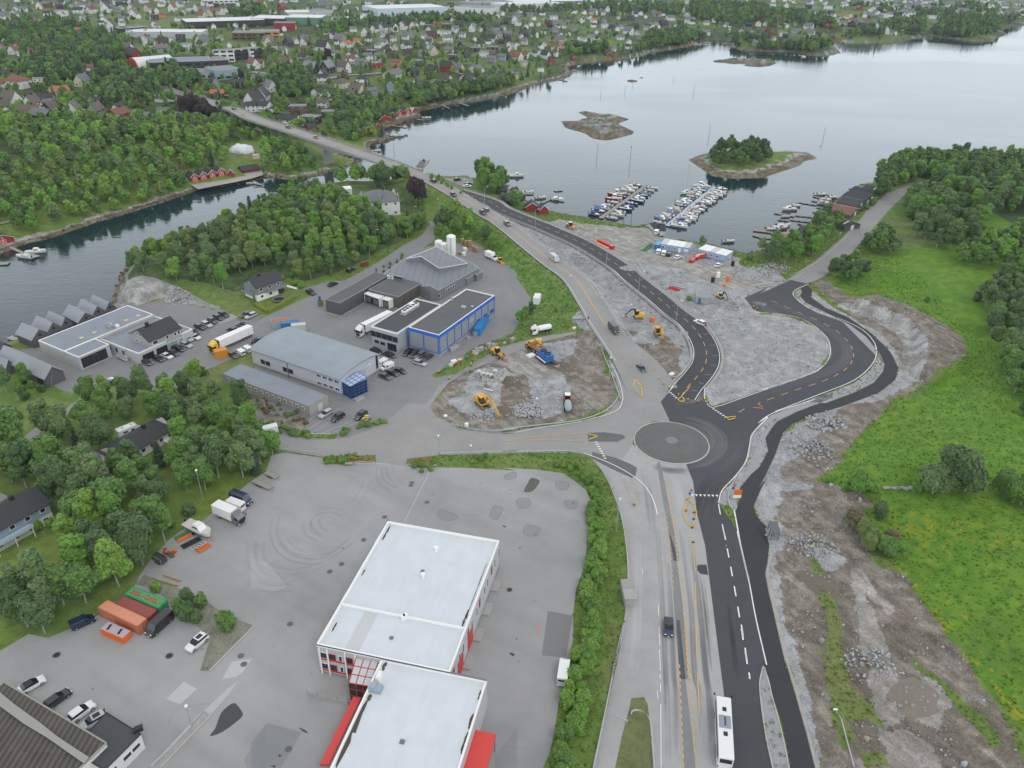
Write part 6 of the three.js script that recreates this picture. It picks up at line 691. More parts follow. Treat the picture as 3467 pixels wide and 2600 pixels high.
for(let i=0;i<90;i++){const p=PG('n'+rr(-300,480).toFixed(0)+','+rr(-60,230).toFixed(0))[0];if(zoneAt(p.x,p.z)==='dirt')plant(p,'bush',pick(['brown','brown','olive','mid']),rr(.3,.7),rr(.2,.45));}
const treeBelts=['c0,90 500,60 1100,100 1250,60 1700,100 2212,60 2212,130 1700,180 1400,130 1000,90 500,110 0,130','b600,250 850,190 1400,150 2000,160 2000,200 1500,190 1350,220 900,230 700,330','a0,200 500,200 1000,310 1100,440 960,560 900,700 700,660 250,560 100,380 0,380','a150,560 600,540 700,640 560,690 380,740 250,640','b1230,800 1900,740 2150,690 2212,710 1900,780 1600,840 1430,900 1350,860','c1100,440 1150,350 1400,290 1700,330 1850,330 1600,370 1300,400','c1900,390 1900,330 2212,300 2212,420 d0,420 0,380','d0,420 300,370 590,340 600,410 450,430','d670,310 1000,300 1380,290 1380,180 1150,180','d1430,280 1500,200 2000,190 2030,250 1950,300 1600,320','c1500,30 2212,40 2212,160 1900,250 1750,210 1600,130','d0,100 600,130 650,260 300,220 100,250','d700,60 1500,60 2200,130 2100,210 1500,170','c600,60 1000,30 1500,60 1500,120 900,110','a1000,640 1400,700 1000,900 880,780','b700,900 1000,870 1060,950 1050,1040 800,1080 700,1020','b0,700 300,650 520,620 480,780 300,820','a1380,580 1700,640 1560,760 1400,720','c500,420 870,400 880,440 600,470','c1200,290 1500,260 1720,330 1300,390','a1900,100 2212,60 2212,140 1950,170','d1500,30 1900,50 1900,120 1400,110'];
for(const s of treeBelts){const q=pixels(s);let a=1e9,b=-1e9,c=1e9,d=-1e9,area=0;q.forEach((p,i)=>{const n=q[(i+1)%q.length];area+=p[0]*n[1]-n[0]*p[1];a=Math.min(a,p[0]);b=Math.max(b,p[0]);c=Math.min(c,p[1]);d=Math.max(d,p[1]);});const n=Math.abs(area)/2/48,Q=q.map((p)=>V(p[0],0,p[1]));for(let i=0,k=0;k<n&&i<n*9;i++){const x=rr(a,b),y=rr(c,d);if(!inside(Q,x,y))continue;k++;const p=onGround([x,y]);if(!p||p.y<SEA+.8)continue;const s2=rr(.8,1.25);R()<.16?plant(p,'con','spruce',s2*.9,s2):plant(p,'near',pick(['dark','dark','mid','dusk','grey','lush']),s2,s2);}}
for(let i=0;i<5200;i++){const y=480*Math.pow(R(),.8),x=rr(-60,3500),p=onGround([x,y]);if(!p||p.y<SEA+2||p.z>-440||sd(coastFar,p.x,p.z)<4)continue;const s2=rr(.45,.95);plant(p,R()<.12?'con':'near',pick(['dark','mid','dusk','lush','bright','mid']),s2,s2);}
// ---------- vehicles ----------
const carPaint=(c)=>new THREE.MeshPhysicalMaterial({color:lin(...c),roughness:.35,clearcoat:.8,clearcoatRoughness:.08,side:THREE.DoubleSide});
const PAINT={white:carPaint([.72,.72,.72]),black:carPaint([.012,.012,.014]),dark:carPaint([.035,.038,.045]),grey:carPaint([.13,.14,.15]),silver:carPaint([.4,.42,.44]),blue:carPaint([.02,.08,.3]),red:carPaint([.35,.02,.02]),navy:carPaint([.012,.025,.06]),teal:carPaint([.03,.06,.065]),yellow:carPaint([.75,.5,.01]),green:carPaint([.02,.12,.05]),orange:carPaint([.7,.2,.01])};
const lampM=mat([.75,.75,.72],.2),tailM=mat([.35,.01,.01],.3),carGlass=new THREE.MeshPhysicalMaterial({color:lin(.012,.015,.018),roughness:.05,side:THREE.DoubleSide});
function prism(pts,w,bev=.07){const s=new THREE.Shape(pts.map((p)=>new THREE.Vector2(...p))),g=new THREE.ExtrudeGeometry(s,{depth:w-2*bev,bevelEnabled:true,bevelThickness:bev,bevelSize:bev,bevelOffset:-bev,bevelSegments:2,curveSegments:4});g.translate(0,0,-(w-2*bev)/2);return g;}
const CAR={
sedan:{L:4.6,W:1.84,body:[[-2.25,.35],[-2.3,.85],[-1.9,1.0],[1.0,.95],[1.9,.8],[2.27,.62],[2.28,.32],[1.9,.25],[-1.9,.25]],cab:[[-1.75,.95],[-1.15,1.38],[.25,1.42],[1.15,.93]],roof:[-1.15,.2,1.42]},
hatch:{L:4.3,W:1.82,body:[[-2.1,.35],[-2.13,.95],[-1.9,1.05],[.95,1.0],[1.75,.85],[2.1,.62],[2.12,.32],[1.8,.25],[-1.8,.25]],cab:[[-2.02,1.0],[-1.6,1.46],[.1,1.5],[1.1,.96]],roof:[-1.6,.05,1.5]},
suv:{L:4.65,W:1.9,body:[[-2.28,.45],[-2.3,1.0],[-2.1,1.12],[1.0,1.1],[1.95,.95],[2.27,.75],[2.28,.4],[1.9,.3],[-1.9,.3]],cab:[[-2.2,1.05],[-1.75,1.62],[.15,1.66],[1.15,1.05]],roof:[-1.8,.1,1.66]},
wagon:{L:4.75,W:1.85,body:[[-2.33,.38],[-2.35,.9],[-2.15,1.02],[1.0,.98],[1.95,.82],[2.33,.62],[2.34,.33],[1.95,.26],[-1.95,.26]],cab:[[-2.28,.97],[-1.85,1.44],[.2,1.48],[1.15,.95]],roof:[-1.85,.15,1.48]},
van:{L:4.6,W:1.85,body:[[-2.25,.35],[-2.28,1.8],[-2.1,1.86],[.6,1.84],[1.45,1.1],[2.1,.92],[2.27,.65],[2.27,.32],[1.9,.25],[-1.9,.25]],win:[[.55,1.72],[1.3,1.12],[.3,1.12],[.2,1.72]],rear:1},
bigvan:{L:6,W:2,body:[[-2.95,.4],[-2.98,2.5],[-2.8,2.58],[1.5,2.56],[2.2,1.5],[2.8,1.2],[2.98,.9],[2.98,.4],[2.5,.3],[-2.5,.3]],win:[[1.42,2.2],[2.02,1.5],[1.0,1.5],[.95,2.2]],rear:1},
};
const carGeo={};
for(const[k,d]of Object.entries(CAR)){
const G=carGeo[k]={body:prism(d.body,d.W,.09)};
if(d.cab){G.glass=prism(d.cab,d.W-.22,.12);const[a,b,y]=d.roof;G.roof=prism([[a-.1,y-.06],[a,y+.02],[b,y+.03],[b+.12,y-.06]],d.W-.32,.05);}
else{const w=d.win;G.glass=merge([prism(w,d.W+.02,.01),(()=>{const x0=w[0][0]+.03,x1=w[1][0]+.06;return polyGeo(quad(V(x1+.12,w[1][1],d.W*.42),V(x1+.12,w[1][1],-d.W*.42),V(x0+.1,w[0][1],-d.W*.38),V(x0+.1,w[0][1],d.W*.38)));})(),bg(.04,.45,d.W*.75,-d.L/2+.02,w[0][1]-.3,0)]);}
const H=k==='bigvan'?1.05:k==='suv'?.85:.72;G.head=bg(.12,.16,.38,d.L/2-.1,H,0);G.tail=bg(.1,.24,.22,-d.L/2+.02,H+.2,0);G.plate=bg(.03,.12,.5,d.L/2+.005,.48,0);
}
const wheelG=cy(.33,.33,.24,16,0,0,0,'z'),rimG=cy(.2,.2,.26,10,0,0,0,'z');
function spot(c,f,y=0,hy=.7){const C=p0(c,y+hy),F=p0(f,y+hy);return[V(C.x,y,C.z),Math.atan2(-(F.z-C.z),F.x-C.x)];}
function wheels(g,xs,zs,r=.33){for(const x of xs)for(const z of zs){const w=mesh('wheel',wheelG,M.rubber,g);w.position.set(x,r,z);w.scale.set(r/.33,r/.33,r>.4?1.3:1);mesh('rim',rimG,M.steel,w);}}
const cwords={white:'white',black:'black',dark:'dark grey',grey:'grey',silver:'silver',blue:'blue',red:'red',navy:'dark blue',teal:'dark green grey'};
function car(type,col,c,f,where,o={}){
const[p,t]=spot(c,f,o.y||0,type==='bigvan'?1.2:.7),d=CAR[type],G=carGeo[type],label=cwords[col]+' '+{sedan:'saloon car',hatch:'hatchback',suv:'sport utility car',wagon:'estate car',van:'small van',bigvan:'panel van'}[type]+' '+where,g=thing(type.includes('van')?'van':'car',label,type.includes('van')?'van':'car',p.setY(p.y+.06),t,label);
if(o.tilt)g.rotation.z=o.tilt;mesh('body',G.body,PAINT[col],g);mesh('windows',G.glass,carGlass,g);if(G.roof)mesh('roof',G.roof,o.roofGlass?carGlass:PAINT[col],g);const wx=d.L*.31;wheels(g,[wx,-wx],[d.W/2-.1,-d.W/2+.1],type==='suv'||type==='bigvan'?.37:.33);
for(const s of[-1,1]){mesh('headlight',G.head,lampM,g).position.z=s*(d.W/2-.3);mesh('tail_light',G.tail,tailM,g).position.z=s*(d.W/2-.16);}mesh('number_plate',G.plate,M.white,g);
if(o.box)mesh('roof_box',prism([[-1.1,1.52],[-1,1.85],[.4,1.85],[.8,1.6],[.8,1.52]],.8,.1).translate(-.2,0,0),PAINT.black,g);if(o.sun)mesh('sunroof',bg(1.2,.02,.9,-.7,d.roof[2]+.06,0),carGlass,g);return g;
}
const row='parked in the showroom row';
for(const a of[['sedan','dark','i1220,800','i1275,825','parked nearest the showroom corner'],['hatch','black','i1318,772','i1365,790',row],['sedan','white','i1388,748','i1440,768',row],['sedan','dark','i1443,722','i1490,740',row],['wagon','black','i1485,688','i1535,702',row],['wagon','silver','i1550,656','i1595,672',row],['suv','silver','i1560,608','i1600,622',row],['sedan','white','i1620,590','i1668,605',row,{sun:1}],['sedan','black','i1610,547','i1650,562',row],['hatch','black','i1517,573','i1550,585','half hidden behind the showroom house'],['suv','black','i1665,508','i1712,525','parked by the concrete pad'],['wagon','silver','i1720,486','i1765,505','parked on the concrete pad'],['suv','dark','i1770,458','i1822,482','parked on the concrete pad'],['suv','black','i1818,430','i1865,450','parked on the concrete pad'],['suv','black','i1862,406','i1908,425','parked on the concrete pad'],['sedan','black','i1934,527','i1895,515','parked behind the long trailer'],['wagon','grey','i2017,490','i1972,482','with a black roof box near the grass strip',{box:1}],['hatch','black','i2045,405','i2012,418','parked against the pale wall'],['suv','silver','i2087,416','i2050,432','parked against the pale wall'],['wagon','dark','i1936,740','i1985,765','beside two white vans'],['van','white','i1998,720','i1950,692','parked near the yellow truck'],['van','white','i2052,692','i2005,668','parked near the yellow truck'],['suv','black','j55,622','j5,630','behind the pale curved hall'],['wagon','blue','i880,978','i825,990','parked by the grass strip below the showroom'],['sedan','white','i938,958','i985,972','parked beside the blue estate'],
['wagon','black','j1045,708','j1095,728','parked at the office front'],['sedan','black','j1153,737','j1208,758','parked at the office front'],['wagon','black','j1305,718','j1270,742','in the row of four by the blue hall'],['wagon','black','j1360,732','j1322,758','in the row of four by the blue hall'],['suv','grey','j1407,746','j1368,770','in the row of four by the blue hall'],['sedan','dark','j1465,760','j1425,782','in the row of four by the blue hall'],['wagon','silver','j1404,806','j1455,822','standing free in front of the row'],['van','white','j1132,840','j1078,862','parked at the curved hall end'],['van','white','j1086,812','j1040,840','squeezed between the curved hall and a van'],['sedan','black','j1238,870','j1290,886','parked at the curved hall doors'],['hatch','black','j1178,890','j1225,905','parked at the curved hall doors'],['sedan','dark','j1117,918','j1170,940','parked at the curved hall doors'],['suv','black','j498,220','j543,240','parked at the grey house drive'],['sedan','black','j680,150','j720,132','parked on the lane edge'],['wagon','black','f830,1137','f860,1120','under the slope on the lane'],['suv','red','f948,1087','f978,1068','on the lane edge below the trees'],
['wagon','silver','n622,122','n570,152','in the marked bays'],['suv','black','n720,152','n660,190','with a pale rear cover in the marked bays'],['suv','dark','n912,137','n865,172','with a small trailer of yellow posts'],['bigvan','white','n130,268','n60,285','half hidden by the trees on the side road'],['suv','white','r1640,922','r1565,985','parked by the weedy island',{sun:1}],['bigvan','black','r1325,765','r1230,850','parked across the container ends'],['van','navy','r690,752','r775,715','backed into the bushes'],['sedan','white','v262,535','v350,485','parked behind the corrugated hall',{roofGlass:1}],['wagon','black','v478,652','v550,600','parked behind the corrugated hall'],['suv','white','v680,760','v775,690','parked behind the corrugated hall'],['wagon','silver','v775,835','v690,885','parked behind the annex',{sun:1}],['bigvan','navy','m2005,828','m2090,860','parked beside the box truck'],['bigvan','white','m1945,882','m1860,850','parked beside the box truck'],['suv','navy','t1385,795','t1385,880','with black roof box driving on the pale road',{box:1}],['bigvan','white','x512,420','x525,330','parked along the hedge in the lot'],
['sedan','teal','k1160,852','k1195,888','driving down to the roundabout'],['bigvan','dark','k930,517','k960,548','driving down the old road',{y:2.4}],['suv','white','k1645,470','k1612,455','standing on the new dark road',{y:.95}],['bigvan','silver','g435,1040','g468,1065','driving down the old road',{y:4.2}],['wagon','grey','g42,752','g65,768','driving towards the bridge',{y:5.3}],['suv','dark','f1516,398','f1495,388','driving onto the bridge',{y:9.2}],['suv','dark','f1686,513','f1708,525','driving down from the bridge',{y:8.1}],['suv','black','f1930,662','f1955,678','driving down from the bridge',{y:6.6}],['wagon','grey','f1953,638','f1930,625','climbing towards the bridge',{y:6.5}],['sedan','grey','f2132,752','f2158,768','driving down from the bridge',{y:5.7}],['suv','dark','f1718,387','f1735,383','in the waterside car park'],['sedan','white','f1802,440','f1822,440','in the waterside car park'],['wagon','black','f1808,424','f1840,415','in the waterside car park'],['hatch','red','f541,37','f560,45','crossing the bridge',{y:12.7}],['suv','black','b310,1058','b335,1068','crossing the bridge',{y:13}],['sedan','navy','a1950,905','a1970,912','at the far bridge end',{y:12.6}],
['van','white','g1303,988','g1312,970','parked at the site cabins'],['van','white','g1347,1000','g1357,982','parked at the site cabins'],['suv','black','g1391,1010','g1402,992','parked at the site cabins'],['sedan','white','g1462,1032','g1490,1020','parked in front of the site cabins'],['sedan','white','g1800,1097','g1832,1082','parked near the second cabin row'],['van','white','g1287,824','g1296,812','parked at the marina shed'],['sedan','navy','h1187,886','h1222,887','in the bay by the woods']])car(...a);
// ---- trucks, bus, motorhome
{
const[p,t]=spot('x1850,895','x1835,580',0,2.6),g=thing('coach','long white coach with dark roof hatches on the new asphalt edge','bus',p,t),L=12.8,W=2.55,H=3.45;mesh('body',prism([[-L/2,.4],[-L/2,H-.25],[-L/2+.3,H],[L/2-.6,H],[L/2-.1,H-.5],[L/2,1.2],[L/2-.05,.35]],W,.12),PAINT.white,g);mesh('side_windows',merge([bg(L-1.4,1.15,.03,0,2.35,W/2+.005),bg(L-1.4,1.15,.03,0,2.35,-W/2-.005)]),carGlass,g);mesh('rear_window',bg(.04,1,2,-L/2-.01,2.45,0),carGlass,g);mesh('windscreen',bg(.05,1.5,2.2,L/2-.02,2.1,0),carGlass,g);for(const x of[3.2,-1.8])mesh('roof_hatch',bg(.85,.06,.7,x,H+.02,0),M.black,g);const ac=mesh('roof_air_unit',prism([[-1.3,H],[-1.15,H+.22],[1.15,H+.22],[1.3,H]],2,.08).translate(.6,0,0),mat([.24,.27,.32],.5),g);for(let i=0;i<4;i++)mesh('fan',cy(.17,.17,.04,14,-.1+i*.45,H+.25,0),M.black,ac);wheels(g,[4,-2.6,-3.9],[1.15,-1.15],.5);for(const s of[-1,1]){mesh('mirror',merge([beam(V(L/2-.2,3,s*1.2),V(L/2+.5,2.8,s*1.5),.04),bg(.15,.5,.25,L/2+.5,2.6,s*1.5)]),M.black,g);mesh('tail_light',bg(.06,.5,.2,-L/2-.01,.9,s*1.1),tailM,g);mesh('headlight',bg(.08,.25,.4,L/2,.7,s*.9),lampM,g);}
}
function tractorCab(g,x,col,h=3.5){mesh('cab',prism([[x-1.1,.9],[x-1.1,h-.1],[x-.9,h+.1],[x+.5,h],[x+1,h-.8],[x+1.1,.9],[x+1.1,.45],[x-.4,.45]],2.45,.12),col,g);mesh('windscreen',slab([V(x+1.14,1.75,1.1),V(x+1.14,1.75,-1.1),V(x+1.02,h-.8,-1.05),V(x+1.02,h-.8,1.05)],.03),carGlass,g);mesh('side_window',merge([bg(.9,.8,.03,x+.35,2.2,1.24),bg(.9,.8,.03,x+.35,2.2,-1.24)]),carGlass,g);mesh('grille',bg(.06,.9,1.9,x+1.12,1.1,0),M.black,g);mesh('roof_deflector',prism([[x-1,h],[x-.9,h+.55],[x-.4,h+.5],[x+.3,h]],2.1,.08),col,g);for(const s of[-1,1]){mesh('mirror',bg(.12,.7,.25,x+1.1,2.2,s*1.42),M.black,g);mesh('headlight',bg(.06,.2,.4,x+1.13,.7,s*.95),lampM,g);}}
for(const[c,f,col,lb]of[['J1160,760','J350,1120',PAINT.yellow,'yellow tractor unit with long white semi trailer'],['A850,940','A690,1020',PAINT.white,'white tractor unit with white semi trailer beside the office block']]){const[p,t]=spot(c,f,0,1.8),g=thing('semi_truck',lb,'truck',p,t);const box=mesh('trailer_box',prism([[-8,1.15],[-8,4],[5.6,4],[5.6,1.15]],2.55,.05),M.white,g);mesh('box_ribs',merge([-6,-3,0,3].map((x)=>bg(.06,2.6,2.6,x,2.55,0))),mat([.55,.55,.55],.6),box);mesh('cooling_unit',bg(.5,1.4,1.8,5.8,3.1,0),M.dark,g);mesh('chassis',merge([bg(13.4,.25,.9,-1.4,.95,0),bg(3.4,.3,1,6.4,.75,0)]),M.dark,g);tractorCab(g,7.4,col);mesh('side_skirt',merge([bg(5,.5,.05,-1,.8,1.2),bg(5,.5,.05,-1,.8,-1.2)]),M.steelD,g);wheels(g,[7.8,4.7,-4.2,-5.5,-6.8],[1.05,-1.05],.5);}
{const[p,t]=spot('m1900,950','m2040,1010',0,1.8),g=thing('box_truck','white box truck with dark cab parked beside the lawn','truck',p,t);mesh('cargo_box',prism([[-4,.95],[-4,3.5],[2,3.5],[2,.95]],2.5,.04),M.white,g);mesh('chassis',bg(7,.25,.9,-.4,.75,0),M.dark,g);tractorCab(g,3.2,PAINT.grey,2.7);wheels(g,[3.3,-2.2],[1,-1],.45);}
{const[p,t]=spot('m1080,252','m1180,212',0,1.8),g=thing('motorhome','white motorhome parked behind the bungalow','motorhome',p,t);mesh('body',prism([[-3.4,.5],[-3.4,2.9],[-3.2,3],[1.6,3],[2.3,2.2],[2.6,1.3],[3.4,1.1],[3.5,.45]],2.25,.12),PAINT.white,g);mesh('windows',merge([bg(1.2,.5,.03,-1.6,2,1.14),bg(.8,.5,.03,.4,2,1.14),bg(.9,.6,.03,2.2,1.7,1.1),bg(1.2,.5,.03,-1,2,-1.14)]),carGlass,g);mesh('roof_light',merge([bg(.6,.1,.6,-1.8,3.04,0),bg(.5,.1,.5,.6,3.04,0)]),M.galv,g);wheels(g,[2.3,-1.6],[1,-1]);}
{const[p,t]=spot('j1995,-0','j2040,20',0,1.5),q=PG('f2000,1050')[0],g=thing('box_truck','white box van truck by the pallet stacks','truck',V(q.x,0,q.z),t+.0);mesh('cargo_box',prism([[-3.2,.9],[-3.2,3.1],[1.2,3.1],[1.2,.9]],2.2,.05),M.white,g);mesh('cab',prism([[1.3,.4],[1.3,2.3],[1.9,2.3],[2.5,1.5],[3.2,1.2],[3.3,.4]],2,.1),PAINT.white,g);mesh('windscreen',slab([V(2.58,1.5,.85),V(2.58,1.5,-.85),V(1.98,2.25,-.8),V(1.98,2.25,.8)],.03),carGlass,g);wheels(g,[2.5,-1.8],[.9,-.9],.38);}
// ---- construction machines
const track=(g,L,x,z,m)=>{mesh('track',prism([[x-L/2+.3,0],[x-L/2,.3],[x-L/2,.55],[x-L/2+.3,.85],[x+L/2-.3,.85],[x+L/2,.55],[x+L/2,.3],[x+L/2-.3,0]],.55,.06).translate(0,0,z),m||mat([.16,.13,.1],.9),g);};
function excavator(c,f,s,col,label,o={}){
const y=o.y||0,A=p0(c,y),B=p0(f,y),g=thing('excavator',label,'excavator',V(A.x,Math.max(y,0)+.05,A.z),Math.atan2(-(B.z-A.z),B.x-A.x)),reach=o.reach||5.5;g.scale.setScalar(s);
for(const z of[-1,1])track(g,3.8,0,z*1);mesh('undercarriage',bg(1.8,.5,1.6,0,.6,0),M.dark,g);mesh('body',prism([[-2.3,1],[-2.4,2],[-2,2.3],[-.2,2.2],[.2,1.6],[1.3,1.5],[1.3,1]],2.5,.15),col,g);mesh('engine_cover',prism([[-2,2.25],[-1.9,2.5],[-.6,2.5],[-.5,2.2]],1.6,.08),col,g);const cab=mesh('cab',prism([[-.2,1.5],[-.2,2.9],[0,3],[1,2.95],[1.35,2],[1.3,1.5]],1.05,.08).translate(0,0,.68),carGlass,g);mesh('cab_roof',bg(1.2,.1,1.05,.45,3.02,.68),o.cabRoof||col,cab);
const e=V(reach*.55,3.9-(o.low||0),0),w=V(reach,1.6,0),b0=V(.9,1.6,-.2);const boom=(a,b,r0,r1)=>{const d=b.clone().sub(a),q=new THREE.CylinderGeometry(r1,r0,d.length(),4);q.applyQuaternion(new THREE.Quaternion().setFromUnitVectors(V(0,1,0),d.clone().normalize()));q.translate((a.x+b.x)/2,(a.y+b.y)/2,(a.z+b.z)/2);return q;};
const mid=V(reach*.3,3.9-(o.low||0)*.6,-.1);const bm=mesh('boom',merge([boom(b0,mid,.34,.36),boom(mid,e,.36,.26)]),o.arm||col,g);mesh('hydraulic_ram',boom(V(1.3,1.4,.1),mid,.09,.07),M.steelD,bm);mesh('stick',boom(e,w,.28,.18),o.arm||col,g);mesh('hydraulic_ram',boom(mid.clone().add(V(.3,.5,0)),e.clone().add(V(.3,.2,0)),.08,.07),M.steelD,g);mesh('bucket',prism([[w.x-.3,w.y],[w.x+.3,w.y-.1],[w.x+.1,w.y-.8],[w.x-.5,w.y-1.2],[w.x-1,w.y-.8],[w.x-.7,w.y-.3]],1.2,.05),o.bucket||mat([.32,.2,.09],.8),g);return g;
}
excavator('B680,940','B910,1150',1.25,M.yelM,'big yellow excavator on the rubble of the construction plot',{reach:7.6});excavator('k1130,440','k1030,440',.95,M.yelM,'yellow excavator with dark arm on the gravel by the old road',{arm:M.dark,y:1.2,reach:5});excavator('k1300,580','k1330,640',1.1,M.yelM,'yellow excavator with dirty cab on the gravel slope',{y:.9,reach:4.4,bucket:M.wood});excavator('k1815,270','k1890,310',.8,mat([.6,.45,.2],.6),'small cream excavator with dark arm beside the kiosk',{arm:M.dark,reach:5});excavator('b945,1130','b985,1130',.8,M.yelM,'small yellow digger at the far boathouses',{reach:4.5});
{const[p,t]=spot('B870,290','B1000,370',0,1),g=thing('wheel_loader','yellow wheel loader carrying a pallet on the site track','wheel loader',p,t);mesh('rear_body',prism([[-3,.9],[-3.1,2],[-2.8,2.3],[-1,2.3],[-.6,1.5],[-.6,.9]],1.9,.12),M.yelM,g);mesh('cab',prism([[-1.1,1.6],[-1,3.2],[.2,3.2],[.5,1.6]],1.4,.08),carGlass,g);mesh('cab_roof',bg(1.5,.14,1.5,-.4,3.3,0),M.yelM,g);mesh('front_frame',bg(1.8,.9,1,1.2,1.2,0),M.yelM,g);mesh('lift_arms',merge([beam(V(.8,1.9,.5),V(3.2,.8,.5),.14,4),beam(V(.8,1.9,-.5),V(3.2,.8,-.5),.14,4),beam(V(.8,2,0),V(2.6,1.6,0),.12,4)]),M.yelM,g);wheels(g,[1.4,-1.9],[1.05,-1.05],.75);mesh('forks',merge([bg(1.2,.1,.15,3.8,.5,.4),bg(1.2,.1,.15,3.8,.5,-.4),bg(.12,1.1,1.6,3.3,.9,0)]),M.dark,g);mesh('pallet_load',merge([bg(1.2,.9,1.2,4,1.0,0)]),M.wood,g);}
for(const[c,f,lb,bed]of[['B1330,210','B1240,150','yellow dump truck with rusty empty bed',1],['B1380,190','B1370,120','pale yellow dozer behind the dump truck',0]]){const[p,t]=spot(c,f,0,1.2),g=thing(bed?'dump_truck':'bulldozer',lb,bed?'dump truck':'bulldozer',p,t);mesh('cab',prism([[1.4,1.2],[1.4,3],[2.4,3],[2.8,2],[4,1.8],[4.1,1]],2,.1),bed?M.yelM:mat([.68,.48,.12],.5),g);mesh('windows',prism([[1.55,2.1],[1.6,2.85],[2.3,2.85],[2.62,2.1]],2.04,.02),carGlass,g);if(bed){mesh('dump_bed',polyGeo([...quad(V(-4.2,1.6,1.3),V(1.1,1.5,1.3),V(1.1,2.9,1.45),V(-4.4,2.4,1.45)),...quad(V(-4.2,1.6,-1.3),V(1.1,1.5,-1.3),V(1.1,2.9,-1.45),V(-4.4,2.4,-1.45)),...quad(V(-4.2,1.6,1.3),V(1.1,1.5,1.3),V(1.1,1.5,-1.3),V(-4.2,1.6,-1.3)),...quad(V(1.1,1.5,1.3),V(1.1,1.5,-1.3),V(1.1,2.9,-1.45),V(1.1,2.9,1.45))]),mat([.38,.2,.07],.8),g);mesh('chassis',bg(6.5,.5,1,-1,1.1,0),M.dark,g);wheels(g,[3,-1.2,-2.9],[1.1,-1.1],.8);}else{for(const z of[-1,1])track(g,4,1.5,z*1);mesh('hood',bg(2.4,1,1.5,0,1.5,0),mat([.68,.48,.12],.5),g);mesh('blade',bg(.2,1.2,3,-1.6,.7,0),mat([.5,.35,.1],.6),g);}}
{const[p,t]=spot('B1470,330','B1600,430',0,1.5),g=thing('stone_screener','blue stone screening machine with conveyor and two black hatches','screener',p,t);mesh('hopper',prism([[-3.2,1],[-3.4,3.2],[2.6,3.2],[2.8,1]],2.5,.08),mat([.02,.12,.36],.5),g);for(const x of[-1.6,.8])mesh('hatch_ring',new THREE.TorusGeometry(.85,.18,8,20).rotateX(Math.PI/2).translate(x,3.3,0),M.rubber,g);mesh('conveyor',merge([bg(6,.25,.7,-.2,.9,1.7),bg(4,.5,.9,4.6,1.4,0,0,0,.25)]),M.dark,g);mesh('belt',bg(5.4,.08,.5,-.3,1.05,1.72),M.white,g);for(const z of[-1,1])track(g,3.6,0,z*.9,M.dark);mesh('feed_chute',prism([[6,1.6],[7.2,2.2],[7.4,1.4],[6.4,.9]],1.2,.06),M.wood,g);}
{const[p,t]=spot('B1735,850','B1730,790',0,1),g=thing('tractor','red tractor with a green tank trailer behind it','tractor',V(p.x,0,p.z),t);mesh('hood',prism([[.4,1],[.4,1.9],[2.4,1.7],[2.6,1]],.9,.1),mat([.35,.03,.03],.4),g);mesh('cab',prism([[-1.1,1.4],[-1,2.8],[.4,2.8],[.6,1.4]],1.5,.08),carGlass,g);mesh('cab_roof',bg(1.7,.18,1.6,-.3,2.9,0),M.white,g);mesh('fender',merge([bg(1.3,.2,.5,-.8,1.75,.95),bg(1.3,.2,.5,-.8,1.75,-.95)]),M.red,g);wheels(g,[-.9],[1,-1],.9);wheels(g,[1.9],[.9,-.9],.6);const tk=mesh('tank',new THREE.CapsuleGeometry(1.05,3,6,16).rotateZ(Math.PI/2).translate(-5,1.75,0),mat([.3,.36,.38],.5),g);mesh('tank_frame',bg(5,.25,1,-4.6,.75,0),PAINT.green,tk);wheels(g,[-5.2],[1.05,-1.05],.65);}
{const[p,t]=spot('k330,528','k265,540',0,1.4),g=thing('tank_truck','white tank truck parked by the bush under the slope','truck',p,t);mesh('tank',new THREE.CapsuleGeometry(1,3.6,6,16).rotateZ(Math.PI/2).translate(-1,2,0),M.white,g);mesh('chassis',bg(7.4,.35,1,0,.95,0),M.dark,g);tractorCab(g,3,PAINT.white,2.8);wheels(g,[3.1,-1.6,-2.8],[1,-1],.48);}
{const[p,t]=spot('g568,775','g600,785',0,1),g=thing('road_roller','orange road roller with white cab near the shore','roller',p,t);mesh('body',prism([[-2.2,.9],[-2.2,1.8],[-.4,1.8],[-.2,1],[1,1]],1.7,.1),PAINT.orange,g);mesh('cab',prism([[-.8,1.4],[-.8,2.9],[.6,2.9],[.8,1.4]],1.4,.08),carGlass,g);mesh('cab_roof',bg(1.6,.14,1.5,-.1,2.95,0),M.white,g);mesh('drum',cy(.75,.75,2,20,1.8,.75,0,'z'),PAINT.orange,g);wheels(g,[-1.4],[.85,-.85],.75);}
{const[p,t]=spot('f2075,1065','f2100,1080',0,.9),g=thing('forklift','small orange loader beside the white box truck','loader',p,t);mesh('body',prism([[-1.2,.5],[-1.2,1.4],[.6,1.2],[.8,.5]],1.3,.1),M.yelM,g);mesh('cab',prism([[-.7,1.2],[-.6,2.2],[.3,2.2],[.5,1.2]],1.1,.05),carGlass,g);mesh('cab_roof',bg(1.1,.1,1.1,-.2,2.25,0),M.yelM,g);mesh('bucket',bg(.6,.6,1.6,1.7,.4,0),M.yelM,g);wheels(g,[.7,-.8],[.7,-.7],.45);}
